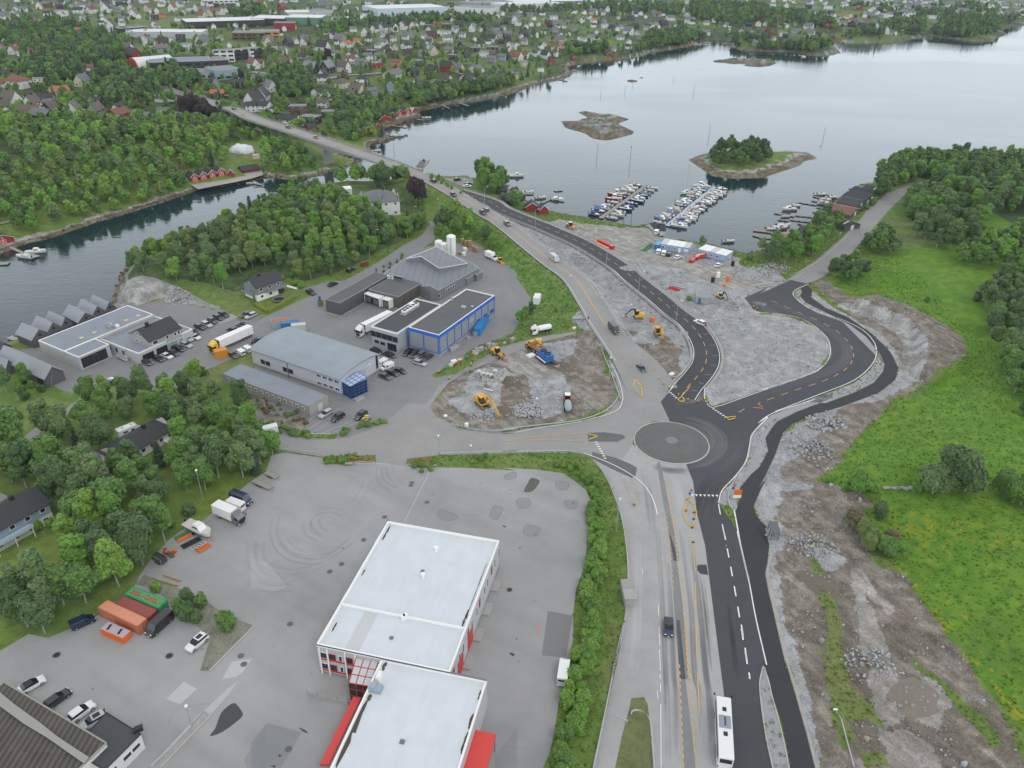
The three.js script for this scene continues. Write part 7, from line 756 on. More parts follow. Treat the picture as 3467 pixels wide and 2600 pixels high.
{const F1=frame('I195,690','I1075,1110','I1290,930',2.6),rust=tex(128,64,(i,j)=>{const n=fbm(i/8,j/8,3,8),s=(j<10||j>54||i<6)?0:sstep(.38,.5,n);return[toS(lerp(.03,.3,s)),toS(lerp(.36,.1,s)),toS(lerp(.14,.05,s))];},true),rm=new THREE.MeshStandardMaterial({map:rust,roughness:.9,side:THREE.DoubleSide});const u=V(Math.cos(F1.turn),0,-Math.sin(F1.turn)),zf=V(Math.sin(F1.turn),0,Math.cos(F1.turn));containerAt(F1.c,F1.turn,F1.w,[.46,.16,.08],'salmon orange shipping container beside the dumpster',{roof:mat([.62,.26,.16],.7)});const c2=frame('I590,590','I1325,910','I1520,760',2.6);containerAt(c2.c,c2.turn,12.2>c2.w?c2.w:12.2,[.26,.03,.03],'dark red shipping container between the salmon and green ones',{roof:mat([.26,.07,.06],.8)});const c3=frame('I790,390','I1535,705','I1735,540',2.7),g=containerAt(c3.c,c3.turn,c3.w,[.02,.36,.14],'green shipping container with rusty roof',{h:2.7});const rp=bg(c3.w-.4,.04,2,0,2.72,0);mesh('rusty_top',rp,rm,g);
const d=frame('I250,1160','I745,1370','I945,1210',1.7),k=thing('dumpster','bright orange roll off dumpster with grey cover','dumpster',d.c,d.turn),dm=mat([.72,.14,.015],.5);mesh('bin',blockWalls(d.w,d.d,1.6),dm,k);mesh('ribs',merge(Array.from({length:8},(_,i)=>bg(.12,1.5,d.d+.16,-d.w/2+.3+i*(d.w-.6)/7,.8,0))),dm,k);mesh('cover',bg(d.w-.1,.1,d.d-.1,0,1.66,0),mat([.42,.36,.4],.8),k);for(const x of[-1.6,1.2])mesh('cover_gap',bg(.5,.03,d.d-.7,x,1.73,0,.3),M.dark,k);}
{const a=p0('r1650,60',.3);const goods=[['pipe_bundle','bundle of black plastic pipes on the lot edge',M.black,'r1520,140','r1670,65',6],['orange_pipes','bundle of bright orange plastic pipes on the lot edge',M.orange,'r1650,175','r1750,110',6],['green_formwork','green and orange stacked formwork by the boat trailer',M.green,'r1470,75','r1580,20',5]];for(const[n,lb,m,s,e,k]of goods){const A=p0(s),B=p0(e),g=thing(n,lb,'pipes',A.clone().add(B).multiplyScalar(.5),Math.atan2(-(B.z-A.z),B.x-A.x)),L=A.distanceTo(B);for(let i=0;i<k;i++)mesh('pipe',n==='green_formwork'?bg(L,.12,.9,0,.1+(i>>1)*.2,(i%2)*1-.5):cy(.16,.16,L,8,0,.17+(i%2)*.28,(i-k/2)*.3,'x'),n==='green_formwork'&&i%2?M.orange:m,g);}
{const A=p0('r1605,150'),B=p0('r1710,95'),g=thing('steel_rack','blue steel lattice rack lying beside the orange pipes','rack',A.clone().add(B).multiplyScalar(.5),Math.atan2(-(B.z-A.z),B.x-A.x)),L=A.distanceTo(B);mesh('rail',bg(L,.15,.1,0,.15,.45),mat([.08,.16,.32],.5),g);mesh('rail',bg(L,.15,.1,0,.15,-.45),mat([.08,.16,.32],.5),g);for(let i=0;i<5;i++)mesh('brace',bg(.1,.1,1,-L/2+i*L/4,.2,0,.4),M.white,g);}
for(const[s,e,lb]of[['r1360,355','r1520,410','long weathered plank stack at the lot edge'],['r1310,395','r1500,450','splintered plank stack beside a white stone']]){const A=p0(s),B=p0(e),g=thing('plank_stack',lb,'planks',A.clone().add(B).multiplyScalar(.5),Math.atan2(-(B.z-A.z),B.x-A.x)),L=A.distanceTo(B);for(let i=0;i<4;i++)mesh('plank',bg(L*rr(.8,1),.12,.28,rr(-.3,.3),.1+(i>1?.14:0),(i%2)*.34),i%2?mat([.3,.23,.15],.9):mat([.42,.33,.22],.9),g);}
{const[p,t]=spot('r1330,230','r1400,270',0,.8),g=thing('box_trailer','dark grey box trailer with chrome edges under the trees','trailer',p,t);mesh('box',prism([[-1.6,.5],[-1.6,1.8],[1.5,1.8],[1.5,.5]],1.6,.05),PAINT.dark,g);mesh('trim',merge([bg(3.1,.06,.06,0,1.82,.78),bg(3.1,.06,.06,0,1.82,-.78),bg(.06,1.3,.06,1.52,1.15,.78)]),M.steel,g);mesh('drawbar',bg(1.2,.1,.1,2,.4,0),M.steel,g);wheels(g,[.4,-.4],[.8,-.8],.3);}
{const q=p0('r1410,185'),g=thing('scrap_pile','pile of rusty scrap and orange parts under the trees','scrap',q);for(let i=0;i<9;i++)mesh('scrap',bg(rr(.6,1.4),rr(.3,.7),rr(.5,1),rr(-1.2,1.2),rr(.2,.6),rr(-.9,.9),R()*3),i%3?mat([.14,.08,.06],.9):M.orange,g);}
for(const[c,f,L,lb]of[['n175,632','n235,660',3.6,'short flatbed car trailer on the lot'],['n95,710','n185,748',6,'long flatbed car trailer on the lot'],['n960,162','n935,185',2.6,'small trailer loaded with yellow marker posts']]){const[p,t]=spot(c,f,0,.5),g=thing('flatbed_trailer',lb,'trailer',p,t);mesh('bed',bg(L,.12,1.7,0,.55,0),M.woodG,g);mesh('frame',merge([bg(L,.25,.08,0,.62,.86),bg(L,.25,.08,0,.62,-.86),bg(.08,.25,1.7,L/2,.62,0),bg(.08,.25,1.7,-L/2,.62,0)]),M.galv,g);mesh('drawbar',merge([beam(V(L/2,.5,.5),V(L/2+1.3,.45,0),.05),beam(V(L/2,.5,-.5),V(L/2+1.3,.45,0),.05)]),M.galv,g);wheels(g,L>5?[.4,-.4,-1.2]:[.35,-.35],[.95,-.95],.28);if(lb.includes('yellow'))for(let i=0;i<6;i++)mesh('marker_post',bg(.25,.25,1.4,-1+i*.4,.8+(i%3)*.2,0,.2*i),M.yellowB,g);}}
// ---------- boats and pontoons ----------
function hullGeo(L,W,H,keel=.25){
const N=9,prof=[],tr=[];for(let i=0;i<=N;i++){const t=i/N,x=-L/2+L*t,w=W/2*(t<.55?.92+.08*Math.sin(t/.55*1.57):Math.sqrt(Math.max(0,1-Math.pow((t-.55)/.45,2.2)))),sh=H*(1+.28*Math.pow(t,2.5));prof.push([V(x+t*.25,sh,w),V(x,.12*H,w*.72),V(x-.1*t,-keel*(1-t*.6),0),V(x,.12*H,-w*.72),V(x+t*.25,sh,-w)]);}
for(let i=0;i<N;i++)for(let k=0;k<4;k++)tr.push(...quad(prof[i][k],prof[i+1][k],prof[i+1][k+1],prof[i][k+1]));tr.push([prof[0][0],prof[0][1],prof[0][2]],[prof[0][0],prof[0][2],prof[0][3]],[prof[0][0],prof[0][3],prof[0][4]]);
const deck=[];for(let i=0;i<N;i++)deck.push(...quad(prof[i][4].clone().setY(prof[i][4].y-.12),prof[i+1][4].clone().setY(prof[i+1][4].y-.12),prof[i+1][0].clone().setY(prof[i+1][0].y-.12),prof[i][0].clone().setY(prof[i][0].y-.12)));return[polyGeo(tr),polyGeo(deck)];
}
const BT={day:{L:5.6,W:2.1,H:.75},cabin:{L:7,W:2.6,H:.95},cuddy:{L:6.2,W:2.3,H:.85},fish:{L:8.2,W:2.9,H:1.1},row:{L:4.4,W:1.6,H:.55}};for(const b of Object.values(BT))[b.hull,b.deck]=hullGeo(b.L,b.W,b.H);
const hullW=carPaint([.74,.74,.73]),hullR=carPaint([.28,.02,.02]),hullB=carPaint([.03,.09,.22]),hullG=carPaint([.2,.22,.24]),deckM=mat([.55,.54,.5],.7),tarp=mat([.02,.1,.34],.8),beige=mat([.5,.44,.36],.8);
function boat(kind,p,turn,col,label,group,cover){
const b=BT[kind],g=thing('motorboat',label,'boat',V(p.x,SEA+.12,p.z),turn,group),s=rr(1,1.25);g.scale.set(s,1.1,s);mesh('hull',b.hull,col,g);mesh('deck',b.deck,cover||(kind==='row'?M.woodG:deckM),g);const H=b.H,L=b.L,W=b.W;
if(kind==='cabin'){mesh('cabin',prism([[-.6,H-.15],[-.5,H+1],[1,H+1],[1.7,H-.05],[1.7,H-.15]],W*.68,.08),hullW,g);mesh('windows',prism([[-.35,H+.35],[-.3,H+.8],[.95,H+.8],[1.25,H+.4]],W*.68+.04,.01),carGlass,g);mesh('roof_rack',bg(1.2,.05,1.2,.2,H+1.1,0),M.white,g);}
else if(kind==='cuddy'){mesh('foredeck',prism([[.2,H-.15],[.3,H+.35],[1.6,H+.3],[2.4,H]],W*.6,.1),hullW,g);mesh('windscreen',prism([[-.1,H+.2],[.1,H+.75],[.25,H+.75],[.75,H+.3]],W*.66,.03),carGlass,g);mesh('canopy',prism([[-2,H],[-1.9,H+.6],[0,H+.8],[.1,H+.1]],W*.8,.1),cover||pick([tarp,deckM,hullW,beige,hullG]),g);}
else if(kind==='day'){mesh('console',prism([[-.3,H-.1],[-.2,H+.5],[.2,H+.5],[.5,H-.1]],W*.5,.05),hullW,g);mesh('windscreen',prism([[.1,H+.45],[.2,H+.8],[.28,H+.8],[.55,H+.45]],W*.55,.02),carGlass,g);mesh('bench',bg(.5,.35,W*.7,-1.4,H,0),M.dark,g);}
else if(kind==='fish'){mesh('wheelhouse',prism([[-1,H-.1],[-1,H+1.9],[.6,H+1.9],[.8,H-.1]],W*.62,.06),hullW,g);mesh('windows',prism([[-.7,H+1],[-.7,H+1.6],[.65,H+1.6],[.72,H+1]],W*.62+.04,.01),carGlass,g);mesh('mast',merge([cy(.05,.06,3.4,6,-1.3,H+1.6,0),beam(V(-1.3,H+3,0),V(.9,H+2.2,0),.03)]),M.woodG,g);mesh('gunwale',bg(L*.6,.12,.08,-.8,H+.18,W/2-.1),col,g);}
if(kind!=='row'&&kind!=='fish')mesh('outboard_motor',merge([bg(.35,.55,.4,-L/2-.2,H+.15,0),bg(.15,.9,.15,-L/2-.2,H-.5,0)]),M.black,g);return g;
}
function pontoon(a,b,w,label,m,grp){const A=p0(a,SEA+.5),B=p0(b,SEA+.5),g=thing('pontoon',label,'pontoon',A.clone().add(B).multiplyScalar(.5).setY(SEA),Math.atan2(-(B.z-A.z),B.x-A.x),grp),L=A.distanceTo(B),n=Math.max(2,Math.round(L/3));for(let i=0;i<n;i++)mesh('deck_section',boxOf(L/n-.04,.12,w),m||M.woodG,g).position.set(-L/2+L/n*(i+.5),.5,0);mesh('edge_beam',merge([bg(L,.25,.12,0,.38,w/2),bg(L,.25,.12,0,.38,-w/2)]),M.woodG,g);for(let i=0;i<Math.min(n,10);i++)mesh('float',boxOf(1.4,.5,w*.8),M.dark,g).position.set(-L/2+L*(i+.5)/Math.min(n,10),.12,0);return{A,B,u:B.clone().sub(A).normalize(),L,g};}
function dock(pt,nL,nR,where,kinds){const v=V(-pt.u.z,0,pt.u.x);for(const[sgn,n,side]of[[-1,nL,'far'],[1,nR,'near']])for(let i=0;i<n;i++){const t=(i+.6)/(n+.1),c=pt.A.clone().addScaledVector(pt.u,pt.L*t),k=pick(kinds),b=BT[k];c.addScaledVector(v,sgn*(1.7+b.L/2+rr(0,.5)));const cr=R(),[col,cw]=k==='fish'?[hullR,'dark red']:cr<.78?[hullW,'white']:cr<.88?[hullG,'grey']:[hullB,'dark blue'],cv=R()<.14?tarp:R()<.2?beige:undefined;const out=R()<.6?sgn:-sgn,label=cw+' '+{day:'open motorboat',cabin:'cabin cruiser',cuddy:'motorboat with canvas cover',fish:'fishing boat with mast',row:'rowing boat'}[k]+(cv?(cv===tarp?' with blue cloth':' with beige cloth'):'')+' moored at the '+where;boat(k,c,Math.atan2(-v.z*out,v.x*out)+rr(-.06,.06),col,label,label,cv);if(i%2===0){const q=pt.A.clone().addScaledVector(pt.u,pt.L*(t+.45/n)).addScaledVector(v,sgn*3.4),f=thing('mooring_finger','narrow mooring finger with dark float on the '+where,'pontoon',V(q.x,SEA,q.z),Math.atan2(-v.z,v.x),'mooring fingers of the '+where);mesh('beam',boxOf(4.6,.14,.28),M.galv,f).position.y=.4;const fl=mesh('float',boxOf(.9,.4,.5),i%4?M.orangeC:mat([.01,.03,.1],.6),f);fl.position.set(sgn*2,.2,0);}}}
const pA=pontoon('C150,790','C830,300',2.3,'grey wooden pontoon of the first marina arm'),pB=pontoon('C1140,905','C1850,322',2.5,'pale steel grey pontoon of the second marina arm',mat([.42,.46,.52],.6));const mixB=['day','cabin','cuddy','cabin','cuddy','day','day'];
dock(pA,11,12,'first marina arm',mixB);dock(pB,17,18,'second marina arm',mixB);
for(const[s,l]of[['C380,450','red hulled fishing boat with mast at the first marina arm'],['C345,520','second dark red fishing boat at the first marina arm'],['C1930,425','wooden hulled fishing boat near the end of the second marina arm'],['C1640,330','white fishing boat with wheelhouse at the end of the second marina arm']])boat('fish',p0(s,SEA),Math.PI*(s.includes('1930')?0:1)+.05,l.includes('white')?hullW:l.includes('wooden')?carPaint([.3,.14,.06]):hullR,l);
{const p=p0('C1440,430',SEA),g=boat('cabin',p,Math.PI+.1,hullW,'white sailing yacht with tall bare mast at the second marina arm');mesh('mast',cy(.07,.09,15,8,.5,7.6,0),M.galv,g);mesh('boom',beam(V(.5,2,0),V(-2.8,2.1,0),.07),M.galv,g);mesh('stay',merge([beam(V(.5,15,0),V(3.6,1,0),.025,4),beam(V(.5,15,0),V(-3.4,1,0),.025,4)]),M.steelD,g);}
for(const[a,b,w]of[['D0,780','D360,825',1.4],['D0,860','D110,890',1.4],['D190,715','D330,745',1.2],['D370,660','D540,680',1.2],['D410,600','D590,622',1.2],['D600,600','D1040,650',.9],['D350,490','D690,550',1.1],['D700,530','D1080,570',.9],['D740,310','D1060,360',1.1],['D1050,390','D1260,435',.9],['D970,285','D1140,310',1.1],['D1000,215','D1150,245',1.1],['D1200,185','D1370,210',1],['D990,470','D1200,505',.9],['D740,665','D890,700',.9],['D190,970','D400,1035',1.6],['D100,900','D540,940',.8],['D300,840','D560,920',.8],['D480,840','D690,800',2.4]]){const l=w>1.3?'broad brown wooden jetty in front of the boathouse row':'narrow weathered wooden jetty in front of the boathouse row';pontoon(a,b,w,l,w>1.3?mat([.36,.27,.2],.9):M.woodG,l);}
for(const[k,s,col,l]of[['cabin','D600,450',hullW,'white cabin cruiser at the jetties beside the boathouse row'],['day','D690,390',hullW,'white open boat beside the cruiser at the boathouse jetties'],['cuddy','D1160,350',hullW,'white covered boat close to the red roofed boathouse'],['cuddy','D1190,300',hullW,'second white covered boat close to the black boathouses'],['day','D1290,250',hullW,'small white boat by the boathouse wall'],['day','D1110,200',hullW,'white boat at the outermost boathouse jetty'],['row','D530,570',hullW,'small white dinghy beside a jetty'],['day','D500,715',hullW,'white open boat nearest the birches'],['cabin','D430,760',hullW,'white boat with blue trim at the jetty corner'],['day','D330,780',hullW,'white open boat at the long brown jetty'],['day','C2060,1150',hullW,'white motorboat beached behind the site cabins']])boat(k,p0(s,SEA),.12+(R()<.5?Math.PI:0),col,l);
for(const[k,s,l,t]of[['cabin','g120,365','white cabin boat at the small pier past the bridge',.2],['day','g30,358','white boat inside the small pier past the bridge',.3],['cuddy','g460,560','white boat at the bent jetty below the new road',0],['day','g320,545','small boat tied behind the bent jetty',.4],['day','g215,500','grey skiff on the floating raft',.3],['cabin','e300,1000','white cabin boat at the left bank pier',.3],['cuddy','e205,1040','white covered boat at the left bank pier',2.9],['day','b1270,1125','white motorboat at the far boathouses',.3],['cabin','b1230,1135','white cruiser at the far boathouses',.3],['day','b1460,985','white boat moored off the far red boathouses',.2],['day','f1040,155','small white boat at the far bridge foot',.4],['day','f1010,180','second small white boat at the far bridge foot',.2],['day','c1640,375','white boat in the far cove',.1],['cabin','c1610,372','white cruiser in the far cove',.1],['day','c1690,376','small white boat at the cove mouth',.2],['day','c1855,365','white boat at the far spit',.5],['row','c600,590','pale rowing boat off the far point',.1],['row','e2090,425','white dinghy at the finger pier in the inlet',.2],['day','d690,345','white boat behind the far spit',.2]])boat(k,p0(s,SEA),t,hullW,l);
for(const[a,b,w,l]of[['g-60,365','g170,340',2,'grey pier past the bridge'],['g330,580','g420,540',1.6,'bent grey jetty below the new road, landward half'],['g420,540','g510,570',1.6,'bent grey jetty below the new road, outer half'],['g435,478','g500,472',2.6,'small concrete raft floating off the shore'],['g170,505','g260,505',2,'dark floating raft near the boathouses'],['e85,950','e200,1000',1.4,'gangway of the left bank pier'],['e190,1000','e300,1035',4,'wide floating deck of the left bank pier'],['e-60,1090','e75,1080',3,'floating deck at the left frame edge'],['e2075,380','e2150,420',1.2,'gangway in the inlet'],['f-20,410','f90,430',1.6,'finger pier in the inlet'],['b1380,990','b1440,1000',1.4,'red ended jetty at the far boathouses'],['b1580,870','b1650,900',1.4,'white jetty on the far shore'],['b1730,855','b1810,880',1.6,'red tipped jetty on the far shore'],['c450,655','c540,675',1.6,'long jetty with red end on the far point'],['b1080,1030','b1290,1060',1.2,'slipway pier at the far boathouses'],['i80,590','i300,675',2,'concrete slip below the grey boat sheds']])pontoon(a,b,w,l,l.includes('concrete')?M.conc:undefined);
for(const s of['f20,400','f50,415','f85,425','e2160,450']){const p=p0(s,SEA),g=thing('mooring_finger','thin dark mooring finger in the inlet','pontoon',V(p.x,SEA,p.z),.25,'inlet mooring fingers');mesh('beam',boxOf(7,.2,.5),mat([.02,.04,.1],.6),g).position.y=.3;mesh('float',boxOf(1,.4,.6),M.dark,g).position.set(3,.2,0);}
for(const[s,h]of[['c820,800',4],['c1022,765',4],['c1084,720',3],['c1425,665',3],['c1592,770',5],['c1722,1125',6],['d540,1155',6],['g790,195',6],['g1065,240',7],['f1190,150',4],['g1005,750',5],['g1073,740',5]]){const p=p0(s,SEA),g=thing('channel_marker',s==='g1065,240'?'slender sea marker pole with a red top':s.startsWith('f')?'sea marker pole on a round base near the bridge':'slender bare marker pole standing in the sea','marker pole',V(p.x,SEA-.5,p.z),0,s==='g1065,240'||s[0]==='f'?undefined:'bare sea marker poles');mesh('pole',cy(.1,.14,h*1.4,6,0,h*.7,0),M.steelD,g);mesh('top_mark',s==='g1065,240'?bg(.5,.8,.5,0,h*1.4,0):cy(.16,.16,.5,6,0,h*1.4,0),s==='g1065,240'?M.red:M.steelD,g);}
{const[p,t]=spot('m1650,1090','m1750,1140',0,1),b=BT.cuddy,g=boat('cabin',V(p.x,0,p.z),t,hullW,'white cabin boat on a road trailer at the lot edge');g.position.y=.75;mesh('trailer_frame',merge([bg(6,.12,.1,.3,-.3,.5),bg(6,.12,.1,.3,-.3,-.5),bg(2,.1,.1,4,-.35,0)]),M.galv,g);for(const z of[-1,1]){const w=mesh('wheel',wheelG,M.rubber,g);w.position.set(-.5,-.42,z);}}
{const[p,t]=spot('i1025,770','i1050,785',0,.5),g=boat('row',V(p.x,0,p.z),t,hullW,'small white boat hull stored by the showroom bay');g.position.y=.35;}
// ---------- the town across the water ----------
const housePts=[];function houseNear(p){for(const h of housePts)if(Math.abs(h[0]-p.x)<9&&Math.abs(h[1]-p.z)<9)return true;return false;}
const wWord={w:'white',c:'cream',g:'grey',k:'black',r:'red',b:'brown',o:'orange',l:'pale blue',y:'yellow'},rWord={d:'black',n:'brown',R:'red tiled',O:'orange tiled',G:'grey'};let houseCount=0;const houseRest=[];
function townHouse(px,code,wpx,ang){
const p=typeof px==='string'?PG(px)[0]:px;if(!p||p.y<SEA+.6)return;const dist=p.distanceTo(camera.position),W=clamp(wpx*Z*dist/FPX*.72,6,30),[wc,rc,st]=code;housePts.push([p.x,p.z]);p.y-=.6;houseRest.push({p,W,wc,rc,st,ang:ang??rr(-.5,.5),size:W/dist});
}
const HL={a:'155,725 230 wRH;330,715 95 wGF;500,800 185 cOA;695,715 150 cGB;395,855 150 gdA;110,880 170 wnB;280,910 160 wnB;260,980 230 wnA;430,945 150 knB;30,945 130 wnB;625,975 200 wnB;800,885 175 kdA;810,965 165 gnB;370,1010 230 kGA;1000,965 150 wdB;1000,1010 220 rRA;1220,1010 160 wGH;1365,980 105 wGA;1500,1015 100 wGA;1590,1015 150 wGA;745,605 115 wRA;790,640 60 wGB;50,645 120 kdA;10,745 70 wRB;30,450 95 lRB;115,450 95 wRB;190,465 90 wRB;285,490 95 wRB;345,505 105 wRB;520,515 150 wOA;1080,450 150 wnB;1115,495 150 rdB;1060,385 100 kdA;1245,385 115 wGB;1360,370 105 rdA;1360,440 120 gGA;1510,345 95 kdA;1560,405 115 wGF;1690,375 140 wGB;770,405 100 cnB;650,285 95 wOA;740,275 85 wGA;850,262 100 wGA;930,255 125 wdB;310,215 100 wOA;540,192 80 wGH;520,128 110 wGF;660,112 100 wdA;770,107 100 wRA;890,97 130 wdB;1095,92 90 wnB;1050,155 60 kdA;1110,140 100 wRB;1230,92 80 cnB;1300,118 70 wRB;1350,145 60 oRB;1440,92 95 wRB;1600,92 95 wGB;1690,152 95 cRB;1765,132 85 cRB;1840,122 85 wRB;1960,107 85 wRB;2080,102 85 wRB;1785,720 115 gdB;1815,820 145 kOA;1980,725 140 kdA;2140,692 120 wGA;2110,570 120 wRB;2120,865 200 wdB;2095,920 120 wdA;2170,560 80 cRA;60,140 90 wGA;130,150 80 wGB;30,100 90 wGA;200,100 70 wGA;400,60 90 rGA;330,70 80 wGB;520,45 70 wdA;620,80 80 wGA;760,60 80 gdB;880,60 90 wdB;980,40 80 wGA;1060,30 70 wdA;1200,25 80 wGB;1370,25 90 wGB;1500,60 70 wGB;50,160 80 wGA',b:'60,685 135 lGA;165,755 145 wGB;95,835 210 wdB;105,915 190 wdA;575,810 170 wdA;600,890 125 wnA;845,855 155 cnB;600,690 125 wdA;760,725 165 cnH;935,700 145 wdH;395,935 195 bGF;500,1020 215 kGF;655,980 175 kGF;330,1040 220 wdA;500,1095 105 rdA;890,800 165 cnB;1000,790 120 gGA;1155,775 135 lGB;1375,745 205 wdB;1530,725 150 gGH;1650,705 125 wdB;1800,685 165 wdA;1960,690 155 wnA;2070,675 110 wdB;600,655 120 wdB;780,645 85 rnB;1185,650 235 cGA;1345,625 140 kdA;1510,600 110 kdA;1625,595 120 rdB;1725,605 120 cGB;1870,600 155 wGA;2185,650 80 yGA;200,595 125 wRB;40,565 105 wRB;300,545 115 cnA;500,600 150 kSB;640,600 150 kSB;345,610 130 kdA;635,500 110 kdB;775,600 135 wnB;830,525 110 wRA;905,550 120 gGA;1040,560 145 rGF;1215,555 115 oRA;970,505 110 wGA;1070,500 115 wGA;840,485 115 wdA;1180,485 125 bdA;1320,465 135 bdA;1395,545 110 kGF;1430,475 90 lGA;1515,455 125 cGB;1645,440 115 cGA;1730,405 105 kdB;1680,500 100 kGF;1860,430 110 kGF;1900,395 95 wdA;2010,430 140 kGF;1930,475 80 wGF;2012,475 80 rnA;2000,520 110 gGA;2090,505 85 lGA;2180,405 85 wGF;2180,465 90 wRB;1145,445 95 wdB;1290,405 105 wdA;1100,385 105 wGA;1000,455 130 kGF;600,420 135 wdB;455,385 100 wnB;310,385 115 kdB;590,385 105 cnA;465,435 110 bnA;745,355 135 gGB;795,392 135 wOA;890,372 105 wOA;945,295 120 wdB;1030,270 95 wdB;1100,262 95 wdB;1190,258 95 wdB;1270,248 95 wdB;1345,243 95 wdB;1160,330 105 rdA;1330,312 90 gGB;1285,328 70 wGB;1500,312 125 rdA;1625,300 125 wGF;1635,345 110 wGA;1470,242 85 kGF;1550,228 95 oRA;1625,237 100 kGF;1730,228 85 kdA;1840,262 95 wGB;1930,252 85 kdB;2030,260 90 gdA;2130,190 100 kdA;2060,310 90 cGA;2010,350 90 wdB;1950,300 80 bdA;1700,260 80 wGA;130,380 110 cnB;20,390 50 wGB;180,410 100 cnA;270,450 80 wGA;440,500 110 gdA;700,470 90 wGA;1390,400 90 kdA;1480,350 90 wGA;1790,480 90 kdA;1580,400 90 bGF;2130,340 80 kdA;1760,310 70 wGA;1440,320 60 wGA;90,60 90 cRB;260,80 90 rRB;600,45 100 lGA;660,70 90 gGA;800,30 80 wGA',c:'115,500 140 wRB;180,480 120 wRA;255,470 90 wdA;360,485 95 wdB;410,530 75 rdA;115,410 90 wdB;60,425 40 wdB;185,370 70 cGB;20,440 60 bdA;350,385 60 wGB;400,375 75 oGA;440,420 90 cRA;510,400 110 cOA;600,385 90 kdA;700,355 130 wGF;750,330 120 cGA;790,400 60 gGB;930,425 50 cGB;1050,285 100 wGB;980,330 90 wGA;1150,325 90 lGF;270,310 80 wdB;490,305 60 wdB;550,300 60 wdB;180,310 100 kdA;40,310 100 gGA;440,270 80 gGA;240,215 60 wGB;200,235 60 wGB;300,215 60 cnB;100,190 100 wGB;30,200 60 kdA;430,165 90 wGF;355,170 55 cRB;680,115 60 wRB;760,120 80 wGB;830,125 70 wGA;920,125 70 kdA;1155,125 60 wGB;1070,165 70 kdA;1290,140 80 gRA;1400,170 90 wGA;1540,145 90 wGA;650,190 70 wGB;760,195 70 wOA;850,190 60 gGB;860,235 90 wGF;910,240 70 kdA;1000,240 50 wGA;1100,240 90 kdA;1300,235 50 wGB;1380,250 60 wGA;1440,250 70 wGB;1560,190 110 wGA;1340,215 90 kdA;1480,215 80 kdA;1690,290 100 wGA;1700,205 60 cGA;2130,215 90 wRA;2070,50 100 wGF;2150,55 80 wGF;1970,90 50 cGA;1560,30 100 wGF;1660,28 80 wGF;1250,25 60 wGB;1100,30 60 gGA;120,145 80 gGA;230,140 60 gGA;560,180 60 gdA;500,235 80 wGA;600,260 70 gGA;1510,255 60 kdA;1200,250 60 cGA;10,250 50 wGA;380,205 60 rdA;470,235 60 wdA;40,500 60 kdA;180,555 70 cGF;320,595 50 wGF;100,650 90 yGH;0,665 60 wGF',d:'100,290 130 rdA;210,305 80 wGF;315,280 80 lGA;425,305 90 wGB;420,245 80 wGB;590,235 60 rRA;160,225 80 cnA;240,230 60 wdB;300,215 40 gGB;60,215 60 wRB;150,170 90 wRA;250,165 70 wGA;350,140 60 wGA;730,155 50 cOA;620,140 50 wGB;790,220 130 kdA;880,240 130 kdA;900,200 90 wRA;980,240 80 wGB;1060,280 80 wGB;1030,210 60 wGB;1180,250 60 wGF;1120,290 60 wGB;780,190 70 wRA;840,80 60 rGB;1060,50 90 wGF;1180,70 60 wGB;580,75 90 wGF;100,55 120 wGF;300,25 60 wGB;430,40 70 wGB;560,40 60 wGB;710,30 40 wGB;730,50 60 wGB;700,60 50 wGB;1440,155 80 wGF;1470,30 80 wGF;1700,120 70 cGB;1430,110 60 kdA;1570,145 50 wdA;1040,145 90 wGF;1170,120 90 kGF;1240,105 50 oRA;920,20 80 wGF;1010,95 60 kdA'};
for(const[t,s]of Object.entries(HL))for(const e of s.split(';')){const[p,w,c]=e.split(' ');townHouse(t+p,c,+w);}
for(let i=0;i<150;i++)townHouse(onGround([rr(2900,3467),rr(2,60)]),pick(['wGA','wGB','wGF','gGA']),rr(40,70));for(let i=0;i<460;i++){const x=rr(0,2900),y=2+190*Math.pow(R(),1.2),p=onGround([x,y]);if(p&&p.y>SEA+4&&!houseNear(p))townHouse(p,pick(['wGB','wdA','wdB','wGB','kdA','gGA','wGA','wGB','wRB','cGB']),rr(45,72));}
const longHall=(a,b,depth,h,wall,roof,label,o={})=>{const f=foot(a,b,depth),g=thing('hall',label,'building',f.c,f.turn);f.c.y-=.5;housePts.push([f.c.x,f.c.z],[f.c.x+12,f.c.z],[f.c.x-12,f.c.z],[f.c.x+24,f.c.z-8],[f.c.x-24,f.c.z+8]);if(o.arch){const s=new THREE.Shape();s.moveTo(-depth/2,0);s.absarc(0,0,depth/2,Math.PI,0,true);const q=new THREE.ExtrudeGeometry(s,{depth:f.w,bevelEnabled:false,curveSegments:16});q.scale(1,h/(depth/2),1);q.rotateY(Math.PI/2);q.translate(-f.w/2,0,0);mesh('tent',q,wall,g);mesh('striped_end',(()=>{const e=new THREE.ExtrudeGeometry(s,{depth:1,bevelEnabled:false,curveSegments:16});e.scale(1.01,h/(depth/2)*1.01,1);e.rotateY(Math.PI/2);e.translate(-f.w/2-.5,0,0);return e;})(),M.red,g);return;}flatBlock(g,f.w,depth,h,wall,roof,{ph:.4,trim:o.trim||M.galv});const n=Math.round(f.w/7);if(o.win)for(let i=0;i<n;i++)for(let k=0;k<o.win;k++)opening(g,f.w,depth,'f',-f.w/2+f.w*(i+.5)/n,2+k*3.4,f.w/n*.66,1.5,{frame:winDark,border:.06});};
const rg=mat([.2,.21,.22],.8),whiteR=mat([.62,.64,.65],.7);
